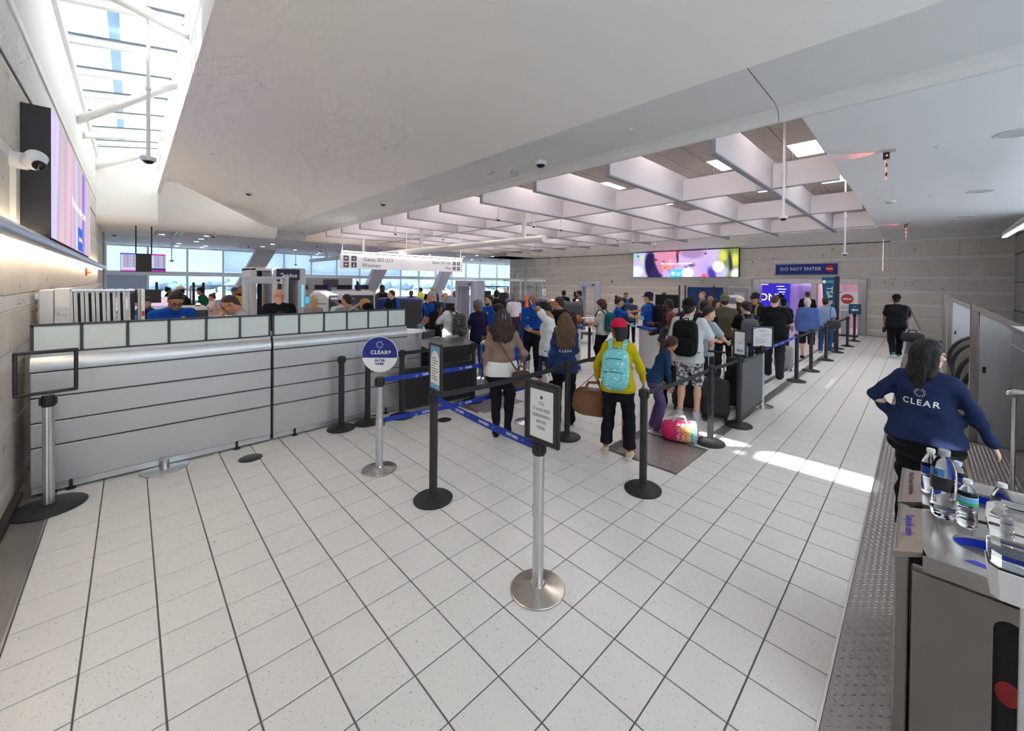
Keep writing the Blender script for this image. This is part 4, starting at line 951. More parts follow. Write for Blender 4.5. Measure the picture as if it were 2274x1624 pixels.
def ell_q(c, r, seg=10, rings=6):
    """little quad ellipsoid"""
    V = []; Q = []
    for i in range(rings+1):
        t = 0.08+(PI-0.16)*i/rings
        for k in range(seg): a = 2*PI*k/seg; V.append((c[0]+r[0]*math.sin(t)*math.cos(a), c[1]+r[1]*math.sin(t)*math.sin(a), c[2]+r[2]*math.cos(t)))
    for i in range(rings):
        for k in range(seg): Q.append((i*seg+k, (i+1)*seg+k, (i+1)*seg+(k+1) % seg, i*seg+(k+1) % seg))
    return np.array(V), np.array(Q)

# ---- head templates (origin at the top of the neck, facing +y)
HEADS = {}
def head_tpl(fem, fine):
    key = (fem, fine)
    if key in HEADS: return HEADS[key]
    s = SD(0.018); w = 0.94 if fem else 1.0
    s.ell((0, -0.005, 0.125), (0.074*w, 0.094, 0.090)).ell((0, 0.034, 0.062), (0.058*w, 0.060, 0.082)).ell((0, 0.076, 0.006), (0.024*w, 0.020, 0.018))
    s.cap((-0.05*w, 0.01, 0.03), (0, 0.066, 0.004), 0.022, 0.020).cap((0.05*w, 0.01, 0.03), (0, 0.066, 0.004), 0.022, 0.020)
    s.cap((0, 0.097, 0.098), (0, 0.113, 0.066), 0.008, 0.0125, k=0.008).ell((0, 0.103, 0.062), (0.018, 0.012, 0.009), k=0.008)
    s.cap((-0.045, 0.082, 0.114), (0.045, 0.082, 0.114), 0.010, k=0.012)
    s.ell((0, 0.093, 0.036), (0.024, 0.011, 0.006), k=0.008).ell((0, 0.091, 0.025), (0.022, 0.011, 0.007), k=0.008)
    for sx in (-1, 1):
        s.ell((sx*0.076*w, -0.004, 0.086), (0.010, 0.020, 0.032), k=0.008); s.ell((sx*0.038, 0.075, 0.07), (0.022, 0.02, 0.02), k=0.015); s.sub((sx*0.031, 0.106, 0.099), (0.017, 0.014, 0.011))
    nr = 0.048 if fem else 0.056
    s.cap((0, -0.022, -0.075), (0, -0.008, 0.05), nr*1.08, nr, k=0.02)
    V, Q = s.mesh(0.0068 if fine else 0.0125); mi = np.zeros(len(Q), int)
    parts = [(V, Q, mi)]
    for sx in (-1, 1):
        for c, r, m in (((sx*0.031, 0.086, 0.099), (0.0130, 0.0095, 0.0062), 2), ((sx*0.031, 0.0930, 0.0990), (0.0056, 0.0036, 0.0058), 1), ((sx*0.032, 0.093, 0.121), (0.019, 0.006, 0.0042), 1)):
            v, q = ell_q(c, r); parts.append((v, q, np.full(len(q), m)))
    v, q = ell_q((0, 0.1010, 0.0305), (0.021, 0.0045, 0.0062)); parts.append((v, q, np.full(len(q), 3)))
    HEADS[key] = cat_parts(parts); return HEADS[key]
def cat_parts(parts):
    Vs, Qs, Ms, o = [], [], [], 0
    for v, q, m in parts: Vs.append(v); Qs.append(q+o); Ms.append(m); o += len(v)
    return np.concatenate(Vs), np.concatenate(Qs), np.concatenate(Ms)
HANDS = {}
def hand_tpl(curl):
    """right hand hanging along -z, palm towards -x, thumb towards +y"""
    if curl in HANDS: return HANDS[curl]
    s = SD(0.007)
    s.slab((0, 0, 0.01), (0.0, 0.0, -0.035), (0, 1, 0), (0.026, 0.016), (0.036, 0.014)).slab((0, 0, -0.035), (-0.002, 0, -0.082), (0, 1, 0), (0.036, 0.014), (0.038, 0.011))
    for y, L in ((0.029, 0.066), (0.010, 0.076), (-0.010, 0.071), (-0.028, 0.056)):
        p = A(-0.002, y, -0.082); a = curl*0.45
        for f, r in ((0.45, 0.0088), (0.30, 0.0080), (0.25, 0.0070)):
            q = p+A(-math.sin(a), y*0.06, -math.cos(a))*L*f; s.cap(p, q, r, r*0.93, k=0.004); p = q; a += curl
    p = A(0, 0.030, -0.022)
    for d, L, r in ((A(-0.25, 0.75, -0.6), 0.036, 0.0125), (A(-0.5*curl-0.1, 0.35, -0.85), 0.030, 0.0105), (A(-0.7*curl, 0.1, -0.9), 0.025, 0.0088)):
        q = p+d/np.linalg.norm(d)*L; s.cap(p, q, r, r*0.9, k=0.006); p = q
    HANDS[curl] = s.mesh(0.0065); return HANDS[curl]
# ---- shoe template, toe towards +y, ankle at the origin
def shoe_tpl():
    s = SD(0.02); s.slab((0, -0.045, -0.045), (0, 0.14, -0.05), (1, 0, 0), (0.036, 0.030), (0.040, 0.022)).cap((0, -0.03, -0.02), (0, -0.02, 0.015), 0.043, 0.044).cap((0, 0.03, -0.02), (0, 0.11, -0.042), 0.036, 0.030)
    s.cut((0, 0, 0.03), (0, -0.25, 1)).cut((0, 0, -0.064), (0, 0, -1)); up = s.mesh(0.012)
    s = SD(0.0); s.slab((0, -0.055, -0.068), (0, 0.15, -0.068), (1, 0, 0), (0.043, 0.02), (0.045, 0.02)); s.cut((0, 0, -0.084), (0, 0, -1)).cut((0, 0, -0.058), (0, 0, 1)); so = s.mesh(0.012)
    return up, so
SHOE_UP, SHOE_SOLE = shoe_tpl()

def cloth(c, rough=0.85):
    r, g, b = c; return mat('cloth_%02x%02x%02x' % (int(r), int(g), int(b)), srgb(r, g, b), rough, var=0.10, vscale=9, bump=0.25, bscale=55, spec=0.2)
def skin(c): r, g, b = c; return mat('skin_%02x%02x%02x' % (int(r), int(g), int(b)), srgb(r, g, b), 0.5, var=0.05, vscale=14, spec=0.3)
def hairm(c):
    r, g, b = c; return mat('hair_%02x%02x%02x' % (int(r), int(g), int(b)), srgb(r, g, b), 0.5, var=0.55, vscale=30, aniso=(1, 1, 0.12), bump=0.6, bscale=130, spec=0.4)
M_eye = mat('eye_white', (0.7, 0.7, 0.7), 0.3); M_brow = mat('brow_dark', (0.02, 0.014, 0.01), 0.6)
GLOVE = (130, 195, 230)

def rotx(a): c, s = math.cos(a), math.sin(a); return np.array([[1, 0, 0], [0, c, -s], [0, s, c]])
def rotz(a): c, s = math.cos(a), math.sin(a); return np.array([[c, -s, 0], [s, c, 0], [0, 0, 1]])
def ik(a, b, l1, l2, pole):
    """joint between a and b for two bones"""
    a, b = np.array(a, float), np.array(b, float); d = b-a; L = np.linalg.norm(d)
    if L > (l1+l2)*0.995: b = a+d/L*(l1+l2)*0.995; d = b-a; L = np.linalg.norm(d)
    u = d/L; x = (L*L+l1*l1-l2*l2)/(2*L); hgt = math.sqrt(max(l1*l1-x*x, 0)); p = np.array(pole, float); p = p-u*(p@u); n = np.linalg.norm(p); p = p/n if n > 1e-6 else np.array([0, 0, 1.0])
    return a+u*x+p*hgt, b

ARM = {'down': (0.25, 0.04, 0.84), 'front': (0.07, 0.30, 1.06), 'hold': (0.10, 0.33, 1.14), 'hip': (0.20, 0.02, 1.00), 'head': (0.09, 0.13, 1.66), 'reach': (0.14, 0.56, 1.22), 'strap': (0.12, 0.15, 1.34), 'face': (0.03, 0.17, 1.53), 'side': (0.30, 0.16, 0.95), 'low': (0.16, 0.30, 0.86), 'back': (0.22, -0.16, 0.88), 'fold': (-0.10, 0.22, 1.15), 'phone': (0.06, 0.30, 1.22), 'out': (0.42, 0.05, 0.98), 'pull': (0.34, -0.05, 0.92)}
LEG = {'stand': ((-0.11, -0.02), (0.11, 0.03)), 'wide': ((-0.15, 0.0), (0.15, 0.02)), 'walk': ((-0.08, 0.30), (0.09, -0.34)), 'step': ((-0.10, 0.16), (0.10, -0.16)), 'close': ((-0.075, 0.0), (0.075, 0.02))}
PEOPLE = []
def person(label, x, y, h, face, fem=False, b=1.0, skinc=(200, 150, 120), shirt=(40, 40, 45), sleeve='short', pants=(25, 26, 32), leg='long', shoes=(30, 30, 32), hair='short', hairc=(30, 22, 18), hat=None, hatc=(20, 20, 22), arms=('down', 'down'), legs='stand', lean=0.0, head=(0, 0), beard=None, glasses=False, gloves=False, sit=0.0, vest=None, belly=0.0, hem=0.0, loose=1.0, vox=None, twist=0.0, sole=(220, 220, 218), collar=False, tuck=False, dz=0.0, hairlen=0.0, curl=0.35, undershirt=None, group=None, pockets=False, hood=False, wr=1.0):
    s = h/1.75; Z = -0.7018*x+0.7122*y; vox = vox or (0.0155 if Z < 6.3 else 0.022 if Z < 10 else 0.029)
    fine = Z < 6.6
    t = thing('person', label, 'person', (x, y, dz), math.radians(face)-PI/2, group); t.scale = (s, s, s)
    # skeleton
    hp = 0.925-sit; Rl = rotx(-lean) @ rotz(twist)
    piv = np.array([0, 0, hp])
    up = lambda p: piv + Rl @ (np.array(p, float)-np.array([0, 0, 0.925]))
    shw = (0.150 if fem else 0.176)*(0.72+0.28*b)
    N0, HJ = up((0, -0.012, 1.455)), up((0, 0.012, 1.530))
    SH = {-1: up((-shw, -0.012, 1.410)), 1: up((shw, -0.012, 1.410))}
    HIP = {-1: np.array([-0.088*b**0.6, 0, hp-0.015]), 1: np.array([0.088*b**0.6, 0, hp-0.015])}
    ft = LEG.get(legs, legs) if isinstance(legs, str) else legs
    KNEE, ANK = {}, {}
    for sd, f in zip((-1, 1), ft):
        lift = 0.0 if abs(f[1]) < 0.28 else (0.07 if f[1] < 0 else 0.0)
        KNEE[sd], ANK[sd] = ik(HIP[sd], (f[0], f[1], 0.085+lift), 0.43, 0.425, (0.08*sd, 1, 0.05))
    ELB, WR = {}, {}
    for sd, a in zip((-1, 1), arms):
        tg = ARM[a] if isinstance(a, str) else a
        tg = np.array([tg[0]*sd, tg[1], tg[2]], float)
        if isinstance(a, str) and a in ('down', 'back', 'side', 'out', 'pull', 'low'): q = tg + (up((0, 0, 1.41))-np.array([0, 0, 1.41]))*np.array([0.6, 0.6, 0.7]) - np.array([0, 0, 0])
        else: q = up(tg)
        pole = (0.8*sd, -0.8, -0.5) if not (isinstance(a, str) and a == 'hip') else (1.0*sd, -0.35, 0.1)
        if isinstance(a, str) and a in ('head', 'face'): pole = (0.7*sd, 0.2, -1.0)
        if isinstance(a, str) and a == 'down': pole = (0.5*sd, -1.0, 0)
        ELB[sd], WR[sd] = ik(SH[sd], q, 0.285, 0.25, pole)
    P = up
    wx = np.array(Rl @ np.array([1.0, 0, 0]))
    wh, ww, wc = ((0.172, 0.125, 0.145) if fem else (0.158, 0.142, 0.168)); dd = (0.118, 0.096, 0.112)
    wh, ww, wc = wh*b, ww*(b**1.25), wc*(0.5+0.5*b); dh, dw, dc = dd[0]*b, dd[1]*b**1.3, dd[2]*(0.55+0.45*b)
    def torso(S_, g, low=0.86):
        S_.slab((0, 0, hp-0.925+low), P((0, 0, 1.08)), wx, (wh+g, dh+g), (ww+g, dw+g)).slab(P((0, 0, 1.08)), P((0, -0.008, 1.28)), wx, (ww+g, dw+g), (wc+g, dc+g)).slab(P((0, -0.008, 1.28)), P((0, -0.02, 1.40)), wx, (wc+g, dc+g), (wc*0.86+g, 0.072+g))
        S_.cap(SH[-1]+wx*0.02, SH[1]-wx*0.02, 0.047+g, k=0.04).cap(SH[-1]+wx*0.02, N0, 0.036+g, 0.034+g*0.5, k=0.04).cap(SH[1]-wx*0.02, N0, 0.036+g, 0.034+g*0.5, k=0.04).cap(P((0, -0.02, 1.40)), N0, 0.062+g*0.6, 0.050+g*0.3, k=0.05)
        if fem:
            for sd in (-1, 1): S_.ell(P((sd*0.065*b, 0.085*b, 1.26)), (0.06*b+g, 0.055*b+g, 0.06*b+g), k=0.05)
        if belly: S_.ell(P((0, 0.06+belly*0.3, 1.05)), (0.14*b+g, 0.09+belly*0.6+g, 0.15+g), k=0.06)
    ar = (0.046, 0.037, 0.028) if not fem else (0.041, 0.033, 0.025); ab_ = 0.6+0.4*b; ar = tuple(a*ab_ for a in ar)
    lr = (0.085, 0.056, 0.036) if not fem else (0.086, 0.054, 0.034); lb = 0.45+0.55*b; lr = tuple(a*lb for a in lr)
    # body
    B_ = SD(0.035); torso(B_, -0.012)
    B_.cap(N0, HJ+np.array([0, 0, 0.0]), 0.052 if not fem else 0.045)
    for sd in (-1, 1):
        B_.cap(SH[sd], ELB[sd], ar[0], ar[1]).cap(ELB[sd], WR[sd], ar[1], ar[2])
        mid = ELB[sd]*0.7+WR[sd]*0.3; B_.cap(ELB[sd], mid, ar[1], ar[1]*1.02, k=0.02)
        lf = 0.92 if leg == 'short' else 0.74
        B_.cap(HIP[sd], KNEE[sd], lr[0]*lf*0.95, lr[1]*lf).cap(KNEE[sd], ANK[sd], lr[1]*lf, lr[2]*(1.0 if leg in ('short', 'crop') else 0.8)); cf = KNEE[sd]*0.68+ANK[sd]*0.32+np.array([0, -0.018, 0]); 
        if leg in ('short', 'crop'): B_.ell(cf, (lr[1]*0.98*lf, lr[1]*1.04*lf, 0.10), k=0.03)
    bare = (sleeve in ('short', 'none') or leg == 'short')
    V, Q = B_.mesh(vox if bare else max(vox, 0.026)); parts = [(V, Q, np.zeros(len(Q), int))]
    # head
    hv, hq, hm = head_tpl(fem, fine); ha = Rl @ rotz(-math.radians(head[0])) @ rotx(math.radians(head[1])+lean*0.55)
    HS = 1.03; hv2 = (hv*HS) @ ha.T + HJ; parts.append((hv2, hq, hm))
    # hands
    for sd in (-1, 1):
        v, q = hand_tpl(curl if sd == 1 else curl); v = v.copy(); q = q.copy()
        if sd == -1: v[:, 0] *= -1; q = q[:, ::-1]
        zax = ELB[sd]-WR[sd]; zax = zax/np.linalg.norm(zax); fw = Rl @ np.array([0, 1.0, 0.0]); fw = fw + np.array([0, 0, 0.9])*max(0, 1-abs(zax[2])*1.2); yax = fw-zax*(fw@zax); yax = yax/np.linalg.norm(yax); xax = np.cross(yax, zax)
        R_ = np.stack([xax, yax, zax], 1); v = (v*(0.93 if fem else 1.02)) @ R_.T + WR[sd]
        parts.append((v, q, np.full(len(q), 4 if gloves else 0)))
    V, Q, mi = cat_parts(parts)
    sk = skin(skinc); lip = skin(tuple(int(c*f) for c, f in zip(skinc, (0.82, 0.62, 0.6))))
    o = bpy.data.objects.new('body', mesh_np('body', V, Q, [sk, M_brow if sum(hairc) < 420 else hairm(hairc), M_eye, lip, cloth(GLOVE, 0.4)], mi)); COL.objects.link(o); o.parent = t
    def child(name, vq, m, par=t):
        if not len(vq[0]): return None
        ob = bpy.data.objects.new(name, mesh_np(name, vq[0], vq[1], [m])); COL.objects.link(ob); ob.parent = par; return ob
    ph = random.uniform(0, 6); wa = 0.0055*wr
    wrn = lambda X, Y, Zg: wa*(np.sin(26*Zg+9*X+ph)*np.sin(13*X-7*Y+ph)+0.6*np.sin(41*Zg-17*Y+ph*2))
    # trousers
    g = 0.014*loose; Tn = SD(0.03)
    Tn.slab((0, 0, hp-0.10), P((0, 0, 1.02)) if not tuck else P((0, 0, 1.05)), wx if abs(twist) < 0.3 else (1, 0, 0), (wh+g*0.6, dh+g*0.6), (ww*0.94, dw*0.94))
    if b > 1.05 or fem:
        for sd in (-1, 1): Tn.ell(HIP[sd]+np.array([0, -0.06*b, 0.0]), (0.085*b, 0.075*b, 0.10), k=0.05)
    for sd in (-1, 1):
        Tn.cap(HIP[sd], KNEE[sd], lr[0]+g, lr[1]+g*1.1)
        if leg == 'long': Tn.cap(KNEE[sd], ANK[sd]+np.array([0, 0, -0.02]), lr[1]+g*1.2, lr[2]+g*(1.5 if loose >= 1 else 0.5))
        elif leg == 'flare': Tn.cap(KNEE[sd], ANK[sd]+np.array([0, 0, -0.02]), lr[1]+g*1.2, lr[2]+0.03)
        elif leg == 'crop': Tn.cap(KNEE[sd], ANK[sd]+np.array([0, 0, 0.05]), lr[1]+g*1.4, lr[2]+g*2.6)
        else:
            e = KNEE[sd]+(KNEE[sd]-HIP[sd])*0.06; Tn.cap(KNEE[sd], e, lr[1]+g*1.6, lr[1]+g*1.6)
    if leg == 'short': zc = min(KNEE[-1][2], KNEE[1][2])-0.03; Tn.cut((0, 0, zc), (0, 0, -1))
    elif leg == 'crop': Tn.cut((0, 0, ANK[1][2]+0.055), (0, 0, -1))
    else: Tn.cut((0, 0, min(ANK[-1][2], ANK[1][2])-0.052), (0, 0, -1))
    tq = Tn.mesh(vox, wrn)
    child('shorts' if leg == 'short' else 'trousers', tq, cloth(pants) if not isinstance(pants, bpy.types.Material) else pants)
    # shirt
    g = (0.020 if not fem else 0.014)*max(loose, 0.8)
    def shirt_sd(g, sleeve, low, ext=0.0):
        S_ = SD(0.035); torso(S_, g, low)
        for sd in (-1, 1):
            if sleeve == 'none': continue
            if sleeve == 'short':
                e = SH[sd]*0.28+ELB[sd]*0.72; S_.cap(SH[sd], e, ar[0]+g*0.75, ar[1]+g+0.010)
            else:
                S_.cap(SH[sd], ELB[sd], ar[0]+g*0.8, ar[1]+g).cap(ELB[sd], WR[sd]*0.97+ELB[sd]*0.03, ar[1]+g*1.1, ar[2]+g*0.8)
        return S_
    lo = 0.86-hem if not tuck else 1.0
    S_ = shirt_sd(g, sleeve, max(lo, 0.70))
    if not tuck and lo < 0.93:
        S_.slab((0, 0, hp-0.11), (0, 0, hp+0.06), (1, 0, 0), (wh+g+0.012, dh+g+0.012), (wh*0.97+g, dh+g))
        if b > 1.05 or fem:
            for sd in (-1, 1): S_.ell(HIP[sd]+np.array([0, -0.06*b, 0.0]), (0.085*b+0.016, 0.075*b+0.016, 0.116), k=0.05)
    if tuck: S_.cut(P((0, 0, 1.015)), -(Rl @ np.array([0, 0, 1.0])))
    else: S_.cut((0, 0, hp-0.925+lo), (0, 0, -1))
    if sleeve == 'short':
        for sd in (-1, 1):
            pass
    S_.sub(HJ+np.array([0, 0.035, 0.04]), (0.06, 0.075, 0.075))
    sq = S_.mesh(vox, wrn); shm = cloth(shirt) if not isinstance(shirt, bpy.types.Material) else shirt
    so = child('shirt' if sleeve != 'long' else 'top', sq, shm)
    if undershirt:
        U_ = shirt_sd(g*0.9+0.008, 'none', 0.86); U_.slab((0, 0, hp-0.11), (0, 0, hp+0.06), (1, 0, 0), (wh+g+0.014, dh+g+0.014), (wh*0.97+g, dh+g)).cut((0, 0, hp-0.925+0.865), (0, 0, -1)).ell(HIP[-1]+np.array([0, -0.06*b, 0.0]), (0.085*b+0.018, 0.075*b+0.018, 0.118), k=0.05).ell(HIP[1]+np.array([0, -0.06*b, 0.0]), (0.085*b+0.018, 0.075*b+0.018, 0.118), k=0.05).cut(P((0, 0, 1.06)), (0, 0, 1)); child('undershirt', U_.mesh(vox), cloth(undershirt))
    if hood:
        H_ = SD(0.03); c0 = P((0, -0.085, 1.42)); H_.ell(c0, (0.13, 0.05, 0.075)).cap(P((-0.10, -0.04, 1.47)), P((0, -0.11, 1.40)), 0.032).cap(P((0.10, -0.04, 1.47)), P((0, -0.11, 1.40)), 0.032); child('hood', H_.mesh(vox), shm)
    if vest:
        V_ = SD(0.035); torso(V_, g+0.016, 0.92)
        V_.cut((0, 0, hp), (0, 0, -1))
        for sd in (-1, 1): V_.sub(SH[sd]+wx*sd*0.045, (0.075, 0.12, 0.13))
        V_.sub(HJ+np.array([0, 0.04, 0.0]), (0.07, 0.10, 0.10)); child('vest', V_.mesh(vox), cloth(vest))
    if collar:
        C_ = SD(0.01)
        for k in range(10):
            a = 2*PI*k/10; a2 = 2*PI*(k+1)/10; C_.cap(N0+Rl @ np.array([0.066*math.cos(a), 0.066*math.sin(a)+0.012, 0.012-0.02*math.sin(a)]), N0+Rl @ np.array([0.066*math.cos(a2), 0.066*math.sin(a2)+0.012, 0.012-0.02*math.sin(a2)]), 0.017)
        child('collar', C_.mesh(0.011), shm)
    # shoes
    for sd in (-1, 1):
        a = 0.12*sd; R_ = rotz(-a) @ rotx(0.0 if ANK[sd][2] < 0.12 else -0.45)
        if sit and abs(ANK[sd][1]) > 0.9: R_ = np.eye(3)
        sh = child('shoe', ((SHOE_UP[0]*(0.92 if fem else 1.04)) @ R_.T + ANK[sd], SHOE_UP[1]), cloth(shoes, 0.6)); child('sole', ((SHOE_SOLE[0]*(0.92 if fem else 1.04)) @ R_.T + ANK[sd], SHOE_SOLE[1]), cloth(sole, 0.6), sh)
    # hair, beard, hat live in head space
    def hx(v): return (v*HS) @ ha.T + HJ
    hvox = 0.0085 if fine else 0.014
    def cap_shape(g, f0=0.100, f1=1.05, k=0.02):
        S_ = SD(k); S_.ell((0, -0.006, 0.125), (0.074+g, 0.095+g, 0.090+g)).ell((0, -0.045, 0.07), (0.062+g, 0.050+g, 0.075+g)); nn = A(0, f1, -1.0); S_.icut((0, 0, f0), nn); return S_
    hs = lambda am, fr: (lambda X, Y, Zg: am*(np.sin(fr*X+1.3)*np.sin(fr*Y+0.4)*np.sin(fr*Zg*0.8+2.0)+0.5*np.sin(fr*1.9*X)*np.sin(fr*2.1*Zg)))
    strand = lambda am: (lambda X, Y, Zg: am*(np.sin(150*X+3.0*np.sin(26*Zg+8*X))*0.6+0.45*np.sin(38*Zg+30*X+19*Y)+0.35*np.sin(170*Y+2*np.sin(30*Zg))))
    hm_ = hairm(hairc); hvq = None
    if hair == 'short': hvq = cap_shape(0.011).mesh(hvox, hs(0.0035, 130))
    elif hair == 'buzz': hvq = cap_shape(0.0042, 0.108, 1.1).mesh(hvox)
    elif hair == 'fringe': S_ = cap_shape(0.006, 0.085, 0.2); S_.cut((0, 0, 0.15), (0, 0.2, 1.0)); hvq = S_.mesh(hvox)
    elif hair == 'thick': hvq = cap_shape(0.020, 0.094, 0.95).mesh(hvox, hs(0.006, 95))
    elif hair == 'curly': S_ = cap_shape(0.034, 0.055, 0.75); S_.ell((0, -0.05, 0.06), (0.095, 0.07, 0.10)); hvq = S_.mesh(hvox, hs(0.013, 120))
    elif hair in ('bob', 'long', 'wavy', 'pony', 'bun', 'dreads'):
        S_ = cap_shape(0.014, 0.088 if hair != 'long' else 0.07, 0.75); am = 0.003
        if hair == 'bob': S_.slab((0, -0.045, 0.10), (0, -0.045, -0.06-hairlen), (1, 0, 0), (0.088, 0.065), (0.082, 0.045))
        if hair == 'long':
            S_.slab((0, -0.05, 0.11), (0, -0.085, -0.14-hairlen), (1, 0, 0), (0.092, 0.062), (0.135, 0.038), k=0.04)
            for sd in (-1, 1): S_.cap((sd*0.078, 0.01, 0.12), (sd*0.10, -0.02, -0.06-hairlen*0.5), 0.030, 0.036)
        if hair == 'wavy':
            S_.slab((0, -0.05, 0.11), (0, -0.095, -0.03), (1, 0, 0), (0.098, 0.066), (0.155, 0.058), k=0.04).slab((0, -0.095, -0.03), (0, -0.135, -0.17-hairlen), (1, 0, 0), (0.155, 0.058), (0.115, 0.032), k=0.04)
            for sd in (-1, 1):
                S_.cap((sd*0.075, 0.0, 0.12), (sd*0.125, -0.05, -0.08), 0.03, 0.038)
                for q in range(3): S_.cap((sd*(0.03+0.04*q), -0.12, -0.10), (sd*(0.035+0.045*q), -0.15, -0.21-hairlen+0.03*q), 0.028, 0.012)
            am = 0.0065
        if hair == 'pony': S_.cap((0, -0.10, 0.15), (0, -0.17, 0.10), 0.032, 0.040).cap((0, -0.17, 0.10), (0.02, -0.165, -0.12-hairlen), 0.040, 0.022); am = 0.005
        if hair == 'bun': S_.ell((0, -0.07, 0.225), (0.042, 0.042, 0.040), k=0.012)
        if hair == 'dreads':
            for q in range(9): a = PI*(0.95+1.1*q/8); S_.cap((0.075*math.cos(a), 0.08*math.sin(a)+0.0, 0.10), (0.105*math.cos(a), 0.10*math.sin(a), -0.07-hairlen), 0.020, 0.015, k=0.01)
        hvq = S_.mesh(hvox, strand(am))
    if hvq is not None and len(hvq[0]): child('hair', (hx(hvq[0]), hvq[1]), hm_)
    if beard:
        S_ = SD(0.012); S_.ell((0, 0.036, 0.028), (0.062, 0.066, 0.055)).ell((0, 0.078, 0.004), (0.032, 0.028, 0.030)); S_.cut((0, 0, 0.052), (0, 0.25, 1)).cut((0, 0.0, 0), (0, -1, -0.4)).sub((0, 0.112, 0.032), (0.020, 0.02, 0.008)); v, q = S_.mesh(hvox, hs(0.0015, 200)); child('beard', (hx(v), q), hairm(beard))
    if glasses:
        m = MB()
        for sd in (-1, 1):
            m.tube([(sd*0.032+0.021*math.cos(a), 0.104, 0.098+0.016*math.sin(a)) for a in np.linspace(0, 2*PI, 13)], 0.0022, 6); m.tube([(sd*0.053, 0.103, 0.102), (sd*0.078, 0.06, 0.102), (sd*0.082, 0.0, 0.098)], 0.0022, 6)
        m.tube([(-0.011, 0.105, 0.102), (0.011, 0.105, 0.102)], 0.0022, 6); m.v = [hx(np.concatenate(m.v))]; m.obj('glasses', M_black, t, True)
    if hat:
        m = MB(); hc = cloth(hatc) if not isinstance(hatc, bpy.types.Material) else hatc; v0 = None
        if hat in ('cap', 'capback'):
            prof = [(1.0, 0.0), (1.01, 0.25), (0.93, 0.55), (0.72, 0.82), (0.40, 0.96), (0.0, 1.0)]
            m.lathe([(r*0.106, z*0.115) for r, z in prof], 0, -0.008, 0.130, 28, 0.86, 1.06); m.ell((0, -0.008, 0.246), (0.008, 0.008, 0.005), 8, 4)
            sg = 1 if hat == 'cap' else -1
            rows = [[(0.089*math.sin(a)*(1+0.0*r), -0.006+sg*(0.106*math.cos(a)+r*0.092*max(0.0, math.cos(a*1.25))), 0.142-0.030*r*math.cos(a)+0.012*abs(math.sin(a))*0) for a in np.linspace(-1.15, 1.15, 15)] for r in (0, 0.5, 1.0)]
            rows2 = [[(p[0], p[1], p[2]-0.005) for p in r] for r in rows]; m.sheet(rows); m.sheet(rows2); m.sheet([rows[2], rows2[2]])
        elif hat == 'beanie':
            m.lathe([(0.098, 0.0), (0.104, 0.02), (0.105, 0.045), (0.099, 0.05), (0.098, 0.085), (0.08, 0.13), (0.045, 0.158), (0.0, 0.166)], 0, -0.012, 0.105, 30, 0.88, 1.05)
        elif hat == 'cowboy':
            m.lathe([(0.092, 0.0), (0.088, 0.06), (0.075, 0.105), (0.04, 0.118), (0.0, 0.105)], 0, -0.006, 0.15, 28, 0.85, 1.05)
            rows = [[((0.085+r)*math.cos(a)*0.95, -0.006+(0.1+r)*math.sin(a)*1.05, 0.152+0.35*r*(math.cos(a)**2)-0.18*r*math.sin(a)**2) for a in np.linspace(0, 2*PI, 33)] for r in (0, 0.05, 0.10)]
            m.sheet(rows); m.sheet([[(p[0], p[1], p[2]-0.005) for p in r] for r in rows])
        elif hat == 'bucket':
            m.lathe([(0.135, -0.045), (0.137, -0.042), (0.098, 0.01), (0.094, 0.08), (0.085, 0.095), (0.0, 0.10)], 0, -0.006, 0.135, 28, 0.88, 1.05)
        m.v = [hx(np.concatenate(m.v))]; m.obj({'cap': 'baseball_cap', 'capback': 'baseball_cap', 'beanie': 'beanie', 'cowboy': 'cowboy_hat', 'bucket': 'hat'}[hat], hc, t, True, 0.9)
    t.update_tag()
    Mw = Matrix.Translation((x, y, dz)) @ Matrix.Rotation(math.radians(face)-PI/2, 4, 'Z') @ Matrix.Scale(s, 4)
    ch = Matrix.Translation(Vector(P((0, 0, 1.25)))) @ Matrix(Rl).to_4x4()
    info = dict(t=t, M=Mw, chest=Mw @ ch, wr={k: Mw @ Vector(WR[k]) for k in WR}, SH={k: Mw @ Vector(SH[k]) for k in SH}, s=s, back=-(dc+g), P=P, b=b, head=(ha, HJ), wh=wh, shirt=so, loc=(x, y), face=face, g=g)
    PEOPLE.append(info); return info

